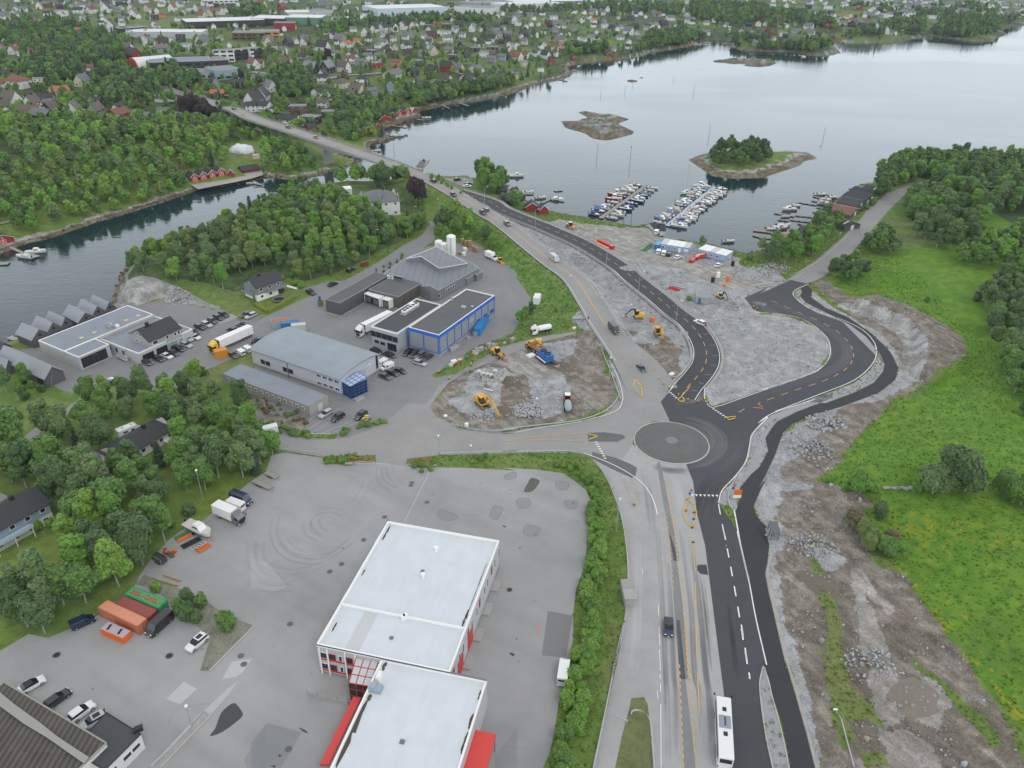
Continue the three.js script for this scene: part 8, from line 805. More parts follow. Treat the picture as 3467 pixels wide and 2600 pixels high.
for(const a of[['a1060,310','a1690,325',30,7,WALL.s,whiteR,'long white hall with grey side behind the trees in the town'],['a1000,285','a1220,262',16,6,WALL.k,rg,'dark low hall beside the long white town hall'],['a1560,245','a2212,220',40,8,WALL.k,whiteR,'very long dark sided hall with pale roof in the far town',{win:1}],['a1150,575','a1460,545',20,8,whiteR,whiteR,'white arched tent hall with red striped end',{arch:1}],['a1245,600','a1760,585',26,8,WALL.k,rg,'black flat roofed business block with window rows by the far road',{win:2}],['a1700,570','a1910,565',24,7,WALL.k,rg,'dark annex of the business block'],['a1800,672','a2010,650',22,8,WALL.l,rg,'blue grey hall with a row of windows near the far road',{win:1}],['a1450,640','a1790,660',20,5,WALL.s,rg,'pale low workshop in front of the blue grey hall',{win:1}],['a1780,515','a1960,515',16,9,WALL.w,rg,'white and black modern apartment block, lower end',{win:3}],['a1960,500','a2200,490',16,9,WALL.k,rg,'black modern apartment block with dark balconies',{win:3}],['b0,495','b110,485',16,9,WALL.w,rg,'white fronted modern apartment block, upper end',{win:3}],['a1940,335','a2212,330',18,8,WALL.b,rg,'brown timber terraced block in the far town',{win:2}],['b0,325','b240,320',18,8,WALL.o,rg,'orange brown timber block in the far town',{win:2}],['b0,210','b280,210',40,8,WALL.k,whiteR,'dark hall with pale roof in the far industrial area'],['b290,205','b590,215',40,9,mat([.12,.24,.16],.7),whiteR,'green walled hall with pale roof in the far industrial area'],['b300,155','b500,155',34,8,WALL.c,whiteR,'cream hall with pale roof far behind the green hall'],['b500,140','b690,130',30,7,WALL.s,rg,'grey hall far behind the green hall'],['b200,250','b365,250',14,8,WALL.r,ROOF.R,'bright red hall in the far industrial yard'],['b845,190','b980,190',26,7,WALL.w,whiteR,'small white hall behind the dark woods'],['b1055,140','b1640,120',60,10,mat([.5,.58,.66],.6),whiteR,'huge pale blue and white industrial hall behind the woods'],['b1690,105','b1990,125',40,9,WALL.w,rg,'white industrial hall right of the huge pale one'],['b1860,60','b2180,55',40,8,WALL.g,rg,'grey industrial hall at the skyline woods'],['c0,85','c500,75',40,9,WALL.w,whiteR,'white industrial hall above the far houses'],['c100,60','c720,40',40,8,WALL.g,whiteR,'long low pale hall at the far treeline'],['a1700,40','a1990,45',30,10,WALL.w,rg,'white institution building near the far skyline',{win:2}],['d1380,275','d1410,200',6,1.2,M.conc,M.conc,'pale ferry quay between the far shores']])longHall(...a);
function buildTown(){
houseRest.sort((a,b)=>b.size-a.size);const geoC=new Map(),rest=[];
houseRest.forEach((h,i)=>{
const{p,W,wc,rc,st}=h,D=st==='B'?W*.95:clamp(W*.62,6,11),he=st==='F'?rr(4.8,6.4):rr(4.4,6),hr=he+(st==='B'?D*.42:D*.34);if(i>=300){rest.push(h);return;}
const label=wWord[wc]+' '+{A:'gabled',B:'steep gabled',H:'hip roofed',F:'flat roofed modern'}[st]+' house with '+(rWord[rc]||'grey')+' roof across the water',g=thing('house',label,'house',p,(st==='B'?Math.PI/2:0)+h.ang*.8+(R()<.3?.9:0),label+'s');let w=W*.86,d=D;if(st==='B'){w=W*.95;d=W*.62;}
const wall=WALL[wc],roof=ROOF[rc]||ROOF.G;if(st==='F'){mesh('wall',blockWalls(w,d,he),wall,g);mesh('roof',bg(w+.6,.3,d+.6,0,he+.1,0),rg,g);}else{mesh('wall',gableWalls(w,d,he,st==='H'?he+.01:hr),wall,g);mesh('roof',st==='H'?hipRoof(w,d,he,hr):gableRoof(w,d,he,hr),roof,g);mesh('chimney',boxOf(.8,1.4,.8),wc==='k'?M.conc:M.dark,g).position.set(w*.18,hr+.2,0);}
const n=h.size>.022?3:2;const ys=he>4.4?[1.4,he-1.1]:[he/2];for(const y of ys){for(let k=0;k<n;k++)opening(g,w,d,'f',-w/2+w*(k+.5)/n,y,1.4,1.2,{border:.12});}if(i<220)for(const fc of['l','r']){opening(g,w,d,fc,-d*.18,he/2,1.2,1.2,{border:.12});opening(g,w,d,fc,d*.2,he-.9,1.2,1.1,{border:.12});}
if(i<170&&R()<.5)mesh('balcony',merge([bg(w*.55,.15,1.4,0,he*.5,d/2+.7),bg(w*.55,.7,.08,0,he*.5+.4,d/2+1.4)]),wc==='w'?M.white:wall,g);if(i<150&&R()<.35&&st!=='F'){const a=mesh('annex',bg(w*.45,2.6,d*.6,w*.6,1.3,0),wall,g);mesh('annex_roof',bg(w*.5,.2,d*.68,w*.6,2.7,0),roof,a);}
});
if(rest.length){const pos=[],col=[];const add=(g,c,m)=>{const q=g.index?g.toNonIndexed():g,p=q.attributes.position,v=V(0,0,0);for(let k=0;k<p.count;k++){v.fromBufferAttribute(p,k).applyMatrix4(m);pos.push(v.x,v.y,v.z);col.push(c.r,c.g,c.b);}};const o=new THREE.Object3D();for(const h of rest){o.position.copy(h.p);o.rotation.y=h.ang+(h.st==='B'?1.57:0);o.updateMatrix();const w=h.W,d=w*.65,he=4.2,hr=h.st==='F'?he+.3:he+d*.4;add(gableWalls(w,d,he,hr),WALL[h.wc].color,o.matrix);add(gableRoof(w,d,he,hr),(ROOF[h.rc]||ROOF.G).color,o.matrix);}const g=new THREE.BufferGeometry();g.setAttribute('position',new THREE.Float32BufferAttribute(pos,3));g.setAttribute('color',new THREE.Float32BufferAttribute(col,3));g.computeVertexNormals();const m=mesh('distant_houses',g,new THREE.MeshStandardMaterial({vertexColors:true,roughness:.8,side:THREE.DoubleSide}));m.userData={kind:'stuff',label:'tiny far houses at the edge of the town'};}
console.log('houses',houseRest.length);
}
buildTown();
const lay=(str,w,m,label,name='far_road')=>{const l=smooth(PG(str),60);l.forEach((p)=>{p.y=Math.max(SEA+1,ground(p.x,p.z))+.35;});return tag(structure(name,ribbon(l,-w,w,0),m),label);};
lay('a1830,880 1650,815 1450,765 1250,685 1060,640',5.5,M.old,'main road climbing into the town');lay('a1250,690 1400,770 1300,800 1100,720',4,M.old,'lay-by beside the far main road');lay('a1060,570 1000,560 930,575',4,M.old,'side road in the town');lay('b0,600 200,625 380,645 560,650',4,M.old,'lane between the far gardens');lay('b650,655 850,625 1080,610',3.4,M.old,'lane above the far shore houses');lay('b600,840 760,820 820,780',4,M.old,'drive with parked cars across the water');lay('a90,365 200,400 330,410',4,M.old,'road at the wood edge');lay('b0,1040 150,1110 240,1170',4,M.old,'lane passing under the bridge');lay('e0,760 120,740 190,760',1.2,M.old,'narrow path on the left bank');lay('a1500,720 1600,790 1700,810',3.5,M.old,'access road by the far bridge end');
{const p=PG('a1400,835')[0];const g=tag(structure('gravel_court',flat([0,1,2,3,4,5,6,7].map((i)=>V(p.x+Math.cos(i*.785)*14,0,p.z+Math.sin(i*.785)*12)),p.y+.6),M.dustGrav),'pale gravel patch in the far gardens');}
// ---------- site goods, signs and small things ----------
for(const[list,where]of[['o1098,885 1545,845 1527,935 1596,950 1582,1075 t1590,90 k1018,765 1066,845 1103,935 1160,1005 1108,695 1192,795 1255,875 1305,945 1343,990 1388,1025','on the road by the roundabout'],['k1465,1085 1545,1125 1627,1140 1690,1118 1705,1140','at the mouth of the new road'],['l1017,820 415,838 870,295 935,302 1035,330 1090,335 1185,352 170,155 212,130 430,145 q140,180 278,288','beside the black path'],['j1557,893 1570,888 1650,945','at the site track'],['k2045,245 2090,350 2120,365 2010,320','at the site junction']])P0(list).forEach((p)=>{const g=thing('marker_post','small yellow and red striped marker post '+where,'marker post',p,R(),'marker posts '+where);mesh('board',boxOf(.3,.75,.12),M.yellowB,g).position.y=.65;mesh('stripe',boxOf(.32,.2,.14),M.red,g).position.y=.6;mesh('foot',boxOf(.55,.22,.4),M.black,g).position.y=.12;});
function sign(s,h,geo,m,label,turn=0,y=0){const p=p0(s,y),g=thing('road_sign',label,'sign',V(p.x,y,p.z),turn);mesh('post',cy(.04,.04,h,6,0,h/2,0),M.galv,g);const b=mesh('plate',geo,m,g);b.position.set(0,h,.06);return b;}
const disc=new THREE.CylinderGeometry(.4,.4,.05,20).rotateX(Math.PI/2),tri=new THREE.CylinderGeometry(.5,.5,.05,3).rotateX(Math.PI/2).rotateZ(Math.PI);
sign('o1553,845',2.2,disc,M.blue,'round blue arrow sign on the yellow edged island');sign('o1560,840',3,tri,M.red,'red edged give way triangle on the yellow edged island').material=M.red;sign('o1582,1070',2.6,disc,M.blue,'round blue arrow sign at the island point');sign('o1912,800',2.2,disc,M.blue,'round blue arrow sign on the gravel strip');sign('o1918,800',3,tri,M.red,'give way triangle on the gravel strip');sign('A268,745',3,boxOf(.9,1.9,.1),M.blue,'tall blue and white sign by the cold store corner',.4);sign('h680,860',1.6,tri,M.white,'pale triangular warning sign by the local road');
{const b=sign('o1945,860',3.1,boxOf(2,1.6,.1),M.orange,'large orange detour board above a white panel');mesh('white_panel',boxOf(2,.9,.1),M.white,b).position.y=-1.25;const c=sign('k1500,660',4.6,boxOf(2.6,1.5,.1),mat([.42,.44,.44],.6),'grey backed direction board beside the new road',2.6,.6);mesh('foot',boxOf(1.4,.4,1),M.conc,c).position.y=-4.5;}
for(const[a,l]of[['o1548,845 1515,920 1512,960 1540,1040 1580,1072 1612,1000 1618,950 1590,880 1552,845','yellow rubber kerb outlining the pointed traffic island'],['k1105,945 1090,1010 1130,1060 1165,1090 1160,1010 1105,945','yellow rubber kerb outlining the upper traffic island'],['k1490,1095 1462,1115 1480,1132 1512,1130 1510,1100 1490,1095','yellow rubber kerb loop at the new road mouth'],['o1945,150 1870,158 1885,180 1940,165','yellow rubber kerb tip at the east road'],['o708,293 792,316 722,343','yellow arrow shaped kerb on the side road island']]){const q=P0(a),g=thing('rubber_kerb',l,'kerb',q[0]);for(let i=0;i+1<q.length;i++)mesh('segment',beam(q[i].clone().sub(q[0]).setY(.2),q[i+1].clone().sub(q[0]).setY(.2),.14,4),M.yellowB,g);}
const ringM=mat([.52,.51,.49],.85),ringG=new THREE.LatheGeometry([[.62,0],[.8,0],[.8,1.6],[.62,1.6],[.62,0]].map((p)=>new THREE.Vector2(...p)),20);
[['B635,545',1],['B680,565',1],['B730,575',1],['B778,585',1],['B835,535',1],['B695,620',0,.7],['B728,620',0,.7],['B848,610',0],['B768,680',0],['B815,690',0],['B845,670',0,.8],['B905,620',0],['B935,560',0],['B925,590',0],['B572,290',0,.7],['B598,292',0,.7],['B615,265',0,.8]].forEach(([s,lie,k=1])=>{const p=p0(s),g=thing('concrete_pipe',lie?'concrete pipe ring lying on its side on the site gravel':k<1?'small upright concrete pipe ring on the site':'upright concrete manhole ring on the site gravel','concrete pipe',p,R(),lie?'lying concrete pipes':k<1?'small upright concrete rings':'upright manhole rings');const m=mesh('ring',ringG,ringM,g);mesh('socket',new THREE.TorusGeometry(.8,.07,6,20).rotateX(Math.PI/2).translate(0,1.5,0),M.conc,m);if(lie){m.rotation.x=Math.PI/2;m.rotation.z=.5;m.position.y=.82;}g.scale.setScalar(k*1.15);});
[['B660,255',1.6,1.6,'conc'],['B715,240',1.1,.9,'wood'],['B757,215',1.6,1.9,'conc'],['B812,205',1.5,1.4,'conc'],['B850,185',1.2,.8,'concD'],['B950,165',1.2,.7,'conc'],['B1050,125',1.6,1.2,'conc'],['B480,345',1.7,.9,'green'],['B428,355',1.3,.7,'wood'],['B392,370',1.5,.6,'cream'],['B320,400',1.8,1,'white'],['B365,405',1.2,.5,'red'],['B282,445',1.3,1,'cream'],['B240,475',1.5,.7,'green'],['B545,305',1.1,.5,'red'],['B725,680',1.2,.7,'wood'],['G1400,1090',2,1.3,'galv'],['G1460,1060',1.8,1.3,'galv'],['G1520,1010',1.5,.8,'concD'],['G1660,900',1.4,.8,'galv'],['G1770,840',1.8,1.4,'concD'],['g605,1010',1.4,1,'conc'],['g632,1020',1.4,1,'conc'],['g655,1045',1.4,1,'conc'],['g680,1050',1.4,1,'conc'],['g702,1062',1.4,1,'conc'],['n1793,235',1,1.3,'white'],['n1618,150',1,.6,'white'],['k1410,910',1.6,.7,'white'],['k605,525',1.6,.6,'white'],['k240,755',2.6,.8,'white']].forEach(([s,w,h,m],i)=>{const p=p0(s,s[0]==='g'?3:0),g=thing('goods_crate',{conc:'pale concrete block',wood:'wooden pallet crate',concD:'grey concrete slab stack',green:'dark green crate',cream:'cream wrapped pallet',white:'white wrapped bale',red:'red plastic crate',galv:'grey steel cage box'}[m]+(s[0]==='B'?' in the row beside the site track':s[0]==='G'?' along the wall of the blue trimmed hall':s[0]==='g'?' on the gravel between the two roads':' standing '+({'n1793,235':'by the plot guard rail','n1618,150':'at the side road corner','k1410,910':'at the end of the short guard rail','k605,525':'below the underpass','k240,755':'beside the blue screener'}[s]||'alone')),'crate',p,s[0]==='G'?.6:.7,'crates '+m+s[0]);mesh('block',prism([[-w/2,.12],[-w/2,h],[w/2,h],[w/2,.12]],w*.75,.06),M[m],g);mesh('skid',boxOf(w,.12,w*.7),M.woodG,g).position.y=.06;});
[['f1563,985',1.75,4.4],['f1610,1000',1.6,4.2],['f1668,1010',2,8]].forEach(([s,r,h],i)=>{const p=p0(s),g=thing('storage_tank',['short white storage tank with domed top','middle white storage tank with ribbed top','tall white storage silo beside the pallets'][i],'tank',p);mesh('shell',cy(r,r,h,24,0,h/2,0),M.white,g);mesh('dome',new THREE.SphereGeometry(r,20,8,0,6.3,0,1.57).scale(1,.45,1).translate(0,h,0),M.white,g);mesh('ladder',bg(.3,h,.08,0,h/2,r+.06),M.galv,g);});
[['f1760,930',3],['f1790,945',3],['f1820,955',3.4],['f1850,985',2.6],['f1875,995',2.4],['f1740,1010',1.2],['f1770,1020',1.4],['f1780,985',1.6]].forEach(([s,h],i)=>{const p=p0(s),g=thing('pallet_stack',i>4&&i!==6?'low stack of pallets with white wrap by the silo':'tall stack of brown wooden pallets by the silo','pallets',p,.4+i*.05,i>4&&i!==6?'low pallet stacks':'tall pallet stacks');for(let k=0;k<h*4;k++)mesh('pallet',boxOf(1.3,.16,1.6),i>5?M.white:k%2?M.wood:mat([.4,.26,.14],.9),g).position.set(rr(-.05,.05),.1+k*.24,rr(-.05,.05));});
for(const[a,b,l]of[['n800,530','n1010,535','red sliding gate leaf on the left of the lot entrance'],['n1318,540','n1528,548','red sliding gate leaf on the right of the lot entrance']]){const A=p0(a),B=p0(b),g=thing('sliding_gate',l,'gate',A),d=B.clone().sub(A),L=d.length();g.rotation.y=Math.atan2(-d.z,d.x);const rd=mat([.4,.08,.07],.6),top=l.includes('left')?[.8,L]:[0,L-.8];mesh('frame',merge([bg(L,.16,.14,L/2,.2,0),bg(top[1]-top[0],.14,.12,(top[0]+top[1])/2,1.7,0),beam(V(0,.2,0),V(top[0]||.01,1.7,0),.07),beam(V(L,.2,0),V(top[1],1.7,0),.07)]),rd,g);for(let i=1;i<14;i++)mesh('bar',boxOf(.04,1.4,.04),rd,g).position.set(L*i/14,.95,0);mesh('base',bg(L+1,.2,1.4,L/2,.08,.2),M.conc,g);}
const person=(s,y,coat,l)=>{const p=p0(s,y),g=thing('person',l,'person',V(p.x,y+.02,p.z),.6),pr=[[0,0],[.16,.02],[.19,.5],[.22,.85],[.26,1.1],[.25,1.35],[.12,1.45],[.08,1.5],[.11,1.58],[.12,1.68],[.08,1.78],[0,1.8]],b=new THREE.LatheGeometry(pr.map((q)=>new THREE.Vector2(...q)),14).scale(1,1,.7);mesh('body',merge([b,beam(V(.24,1.35,0),V(.34,.85,.1),.055),beam(V(-.24,1.35,0),V(-.34,.85,.1),.055)]),mat([.03,.03,.04],.8),g);mesh('coat',new THREE.LatheGeometry([[.24,.8],[.28,1.1],[.27,1.36],[.13,1.46]].map((q)=>new THREE.Vector2(...q)),14).scale(1,1,.74),coat,g);mesh('helmet',new THREE.SphereGeometry(.14,12,8,0,6.3,0,1.6).translate(0,1.7,0),M.white,g);};
person('k1690,505',.95,M.red,'person in a red coat standing on the new road');person('B532,448',0,M.yellowB,'person in a yellow vest at the site track');
for(const[a,b,m,l]of[['g760,925','g880,985',M.orange,'orange steel trench box row beside the new road'],['g800,912','g925,970',M.red,'red steel trench box row behind the orange one'],['k1385,190','k1475,215',M.red,'stack of red steel trench sheets near the kiosk'],['k1420,165','k1525,190',M.galv,'stack of grey steel sheets on the red ones'],['g1180,985','g1245,930',M.green,'dark pipe stack near the cabins'],['g1215,1005','g1258,985',M.galv,'bluish steel beams near the cabins'],['k2120,180','k2212,150',M.galv,'pale pipe stack by the site junction'],['l0,185','l110,165',M.conc,'white pipe bundle beside the fresh asphalt'],['B600,690','B700,705',M.galv,'thin steel pipe on the plot gravel'],['B685,730','B800,760',M.white,'white plastic pipe on the plot gravel'],['k610,300','k600,300',M.galv,'spare pipe under the slope']]){const A=p0(a),B=p0(b),L=A.distanceTo(B),g=thing('pipe_stack',l,'pipes',A.clone().add(B).multiplyScalar(.5),Math.atan2(-(B.z-A.z),B.x-A.x)),n=l.includes('thin')||l.includes('plastic')||l.includes('spare')?1:4,r=l.includes('box')?.55:n>1?.25:.16;for(let i=0;i<n;i++)mesh('piece',l.includes('box')?bg(L/n-.1,1.5,1.6,-L/2+L/n*(i+.5),.78,0):cy(r,r,L,8,0,r+(i>2?r*1.7:0),(i%3-1)*r*2.05,'x'),m,g);}
for(const[s,m,l,k]of[['k1750,140',M.black,'black portable cabinet on the site',1],['k1795,100',M.white,'white portable toilet on the site',1],['k1875,130',M.orange,'orange portable toilet on the site',1],['k1847,172',M.orange,'short orange barrel on the site',.7],['k1250,460',M.orange,'orange cable drum on the gravel slope',1],['g1530,1040',M.wood,'brown cable spool near the cars',.5],['g1915,1110',M.dark,'dark info stand by the cabins',1]]){const g=thing('site_box',l,'site box',p0(s),.3);mesh('body',l.includes('barrel')||l.includes('drum')||l.includes('spool')?cy(.9*k,.9*k,1.4*k,16,0,.7*k,0):prism([[-.55*k,.1],[-.55*k,2.2*k],[.55*k,2.3*k],[.55*k,.1]],1.1*k,.06),m,g);mesh('lid',boxOf(1.2*k,.1,1.2*k),m,g).position.y=l.includes('a')&&!/barrel|drum|spool/.test(l)?2.35*k:1.45*k;}
for(const[s,l,len,col,r]of[['k290,300','white box container standing on the grass slope foot',5,[.7,.7,.7],1.4],['j250,505','rust topped white container behind the curved hall',6,[.3,.38,.42],.25],['j330,520','blue container behind the curved hall',6,[.03,.16,.36],.25],['j400,540','pale container end behind the curved hall',5,[.5,.5,.48],.25],['e2135,215','cream cabin on a red base at the inlet quay',4,[.55,.5,.4],.4],['J780,1400','orange waste container beside the parked vans',4,[.66,.24,.02],.5],['j1760,60','grey service box beside the grey hall',2.4,[.3,.34,.36],.6]])containerAt(PG(s)[0],r,len,col,l,s==='j250,505'?{roof:mat([.4,.13,.05],.8)}:{});
P0('v472,290 1410,296 2005,297 2030,366 t63,485 s655,455 753,393 937,192 325,892 n1110,985 1464,862 1340,700 1330,722 w312,1072 s2150,608').forEach((p,i)=>{const g=thing('manhole_cover','round iron manhole cover in the lot asphalt','manhole cover',V(p.x,.035,p.z),0,'manhole covers');mesh('lid',cy(i<2?.75:.55,i<2?.75:.55,.03,20,0,.012,0),i<2?M.dark:mat([.14,.11,.09],.8),g);mesh('rim',new THREE.TorusGeometry(.62,.05,4,24).rotateX(Math.PI/2).translate(0,.02,0),M.concD,g);});
sheet('weedy_island','r1200,360 1330,400 1480,470 1600,520 1740,600 1900,700 2110,785 1990,900 1830,1060 1740,1160 1665,1160 1720,980 1760,870 1640,790 1500,740 1440,650 1380,560 1250,470 1130,440',new THREE.MeshStandardMaterial({color:lin(.26,.26,.2),map:grainTex(97,.9,.8,.8,512),roughness:.95}),.07,1/14,'weedy gravel island in the lot');kerbLine('r2115,785 1740,1165',4);kerbLine('L1180,680 240,1659',4);kerbLine('L1000,640 60,1659',4);sheet('gravel_strip','L1050,650 1140,690 200,1690 60,1659',M.dustGrav,.1,1/8,'narrow gravel strip between kerbs');guardrail(curve('L830,905 340,1410 80,1659',10),'white edged rail along the gravel strip');
{const A=p0('x955,822'),B=p0('x1035,865'),g=thing('barrier_boom','brown and white striped barrier boom across the gravel lane','barrier',B),d=A.clone().sub(B);mesh('post',boxOf(.25,1.1,.25),M.galv,g).position.y=.55;for(let i=0;i<8;i++)mesh('stripe',beam(d.clone().multiplyScalar(i/8).setY(1),d.clone().multiplyScalar((i+1)/8).setY(1),.07,4),i%2?M.white:mat([.2,.12,.07],.8),g);}
// ---------- loose stone and grass ----------
const rockG=[0,1,2].map((i)=>{const g=new THREE.IcosahedronGeometry(.5,0).toNonIndexed(),p=g.attributes.position,q=rng(500+i),m=new Map();for(let k=0;k<p.count;k++){const key=[p.getX(k),p.getY(k),p.getZ(k)].map((v)=>v.toFixed(2)).join();if(!m.has(key))m.set(key,.65+q()*.6);const s=m.get(key);p.setXYZ(k,p.getX(k)*s*1.2,p.getY(k)*s*.75,p.getZ(k)*s);}g.computeVertexNormals();return g;});
function scatter(name,label,geos,m,spots){const G=new THREE.Group();G.name=name;G.userData={kind:'stuff',label};scene.add(G);const d=new THREE.Object3D();geos.forEach((geo,gi)=>{const l=spots.filter((_,i)=>i%geos.length===gi),im=new THREE.InstancedMesh(geo,m,l.length);im.name=name.replace(/s$/,'')+'_pieces';im.castShadow=im.receiveShadow=true;l.forEach((s,i)=>{d.position.copy(s.p);d.rotation.set(s.up?0:R()*6,R()*6,s.up?0:R()*6);d.scale.set(s.s,s.sy||s.s,s.s);d.updateMatrix();im.setMatrixAt(i,d.matrix);im.setColorAt(i,s.c);});G.add(im);});}
{
const st=[],gr=[],b=[-75,165,-395,-62];for(let i=0;i<230000;i++){const x=rr(b[0],b[1]),z=rr(b[2],b[3]),k=zoneAt(x,z);const[sx,sy]=px2(V(x,0,z));if(sx<-50||sx>3520||sy>2680)continue;if(k==='gravel'||k==='dirt'||k==='sandy'||k==='rock'){const n=fbm(x*.12+7,z*.12,3),dens=k==='gravel'?.18+.8*sstep(.5,.62,n):k==='dirt'?.1+.35*sstep(.52,.64,n):k==='rock'?.6:.06;if(R()>dens||onRoad(x,z))continue;const big=R(),s=big>.985?rr(.7,1.4):big>.85?rr(.35,.7):rr(.14,.32),v=rr(.75,1.35),c=k==='dirt'&&R()<.5?lin(.26*v,.22*v,.17*v):lin(.31*v,.32*v,.33*v);st.push({p:V(x,hNear(x,z)+s*.12,z),s,c});}else if(k==='field'||k==='grass'||k==='bank'||k==='lawn'){if(R()>(k==='field'?.3:k==='lawn'?.15:.5)||onRoad(x,z))continue;const v=rr(.82,1.2),s=rr(.5,1.2),yl=k==='field'&&R()<.22*flowers(x,z)*sstep(.5,.62,fbm(x*.035+70,z*.035,3));const q=PAL[k][0];gr.push({p:V(x,ground(x,z)-.05,z),s,sy:s*(k==='lawn'?.4:rr(.5,1)),up:1,c:yl?lin(.3,.28,.02):lin(q[0]*v*1.2,q[1]*v*1.2,q[2]*v*1.2)});}}
for(const[s,n,r,m0,m1]of[['g2060,1170',420,9,.4,1.2],['k2050,60',200,6,.4,1],['k1900,330',150,6,.3,.8],['l130,20',200,7,.4,1],['B1240,1000',260,5,.4,1.1],['B700,1060',180,5,.3,.9],['i1500,280',200,6,.4,1.1],['g1400,860',90,4,.6,1.6],['q420,420',160,7,.4,1],['q560,200',120,6,.5,1.3],['u450,120',160,6,.3,.8],['y950,380',120,6,.3,.9]]){const c=p0(s);for(let i=0;i<n;i++){const a=R()*6.283,t=Math.sqrt(R())*r,x=c.x+Math.cos(a)*t,z=c.z+Math.sin(a)*t*.8,q=rr(m0,m1),v=rr(.75,1.3);st.push({p:V(x,ground(x,z)+Math.max(0,(r-t)/r)*r*.1,z),s:q,c:lin(.33*v,.33*v,.335*v)});}}
for(const L of[coastNear,coastFar]){for(let i=0;i+1<L.length;i++){const a=L[i],c=L[i+1],d=a.distanceTo(c);if(d>300||a.z>-60||a.z<-1200)continue;for(let k=0;k<d*(a.z>-560?1.3:.35);k++){const t=R(),x=lerp(a.x,c.x,t)+rr(-4,4),z=lerp(a.z,c.z,t)+rr(-5,4),y=ground(x,z);if(y<SEA-.3||y>1)continue;const v=rr(.6,1.2),wet=y<SEA+.9;st.push({p:V(x,y,z),s:rr(.5,1.8),c:wet?lin(.1*v,.08*v,.05*v):lin(.27*v,.26*v,.24*v)});}}}
for(let i=0;i<700;i++){const t=R()*9.99,a=cutEdge[Math.floor(t)],b2=cutEdge[Math.floor(t)+1],q=a.clone().lerp(b2,t%1),u=b2.clone().sub(a).normalize(),o=Math.pow(R(),1.6)*9,x=q.x-u.z*o,z=q.z+u.x*o;if(!inside(rockCut,x,z))continue;const v=rr(.8,1.3),s=o<3?rr(.9,2.4):rr(.4,1.6);st.push({p:V(x,ground(x,z)-s*.15,z),s,c:o<3.2?lin(.26*v,.28*v,.31*v):lin(.42*v,.4*v,.37*v)});}
scatter('loose_stones','crushed rock and loose stones on gravel, earth and shore',rockG,new THREE.MeshStandardMaterial({color:0xffffff,roughness:.95}),st);
const tuft=polyGeo([0,1,2,3,4].map((i)=>{const a=i*1.3,c=Math.cos(a),s=Math.sin(a);return[V(-s*.14,0,c*.14),V(s*.14,0,-c*.14),V(c*.3,.42+i*.05,s*.3)];}));scatter('grass_tufts','long grass on the meadow and verges',[tuft],new THREE.MeshStandardMaterial({color:0xffffff,roughness:.95,side:THREE.DoubleSide}),gr);
const logs=thing('branch_pile','pile of bare grey cut branches on the brown bank','branches',p0('n230,130'));for(let i=0;i<46;i++){const a=R()*6.283,x=rr(-9,9),z=rr(-4,4),y=rr(.3,1.6);mesh('branch',beam(V(x,y,z),V(x+Math.cos(a)*rr(1.5,4),y+rr(-.4,.7),z+Math.sin(a)*rr(1.5,4)),rr(.03,.08),4),i%3?mat([.3,.27,.24],.9):barkD,logs);}
const wall=PG('q1040,745')[0],g=thing('stone_wall','low dry stone wall between the bushes in the field','wall',wall),e=PG('q1275,750')[0];for(let i=0;i<46;i++){const p=wall.clone().lerp(e,R());mesh('stone',rockG[i%3],i%3?M.conc:mat([.3,.29,.28],.95),g).position.set(p.x-wall.x,p.y-wall.y+rr(0,.5),p.z-wall.z+rr(-.4,.4));g.children[i].scale.setScalar(rr(.5,.9));}
}
{const p=PG('e2020,160')[0],g=thing('tarp_mound','big heap covered by a wrinkled white tarpaulin at the inlet quay','heap',p),q=new THREE.SphereGeometry(1,28,14,0,6.284,0,1.7),v=q.attributes.position;for(let i=0;i<v.count;i++){const n=.75+.45*fbm(v.getX(i)*3+9,v.getZ(i)*3+v.getY(i)*2+9,3);v.setXYZ(i,v.getX(i)*8*n,v.getY(i)*5*n,v.getZ(i)*5*n);}q.computeVertexNormals();mesh('tarpaulin',q,mat([.62,.66,.7],.6),g);for(let i=0;i<9;i++){const s=mesh('weight_stone',rockG[i%3],M.concD,g);s.position.set(Math.cos(i*.7)*8,.4,Math.sin(i*.7)*5.4);}}
tag(structure('quay',flat(P0('e1580,430 1700,400 1890,355 2000,330 2010,230 2110,200 2170,250 2190,350 2100,380 1960,410 1800,440 1650,470',SEA+2),SEA+2.1),M.dustGrav),'grey concrete quay in front of the red boathouses');
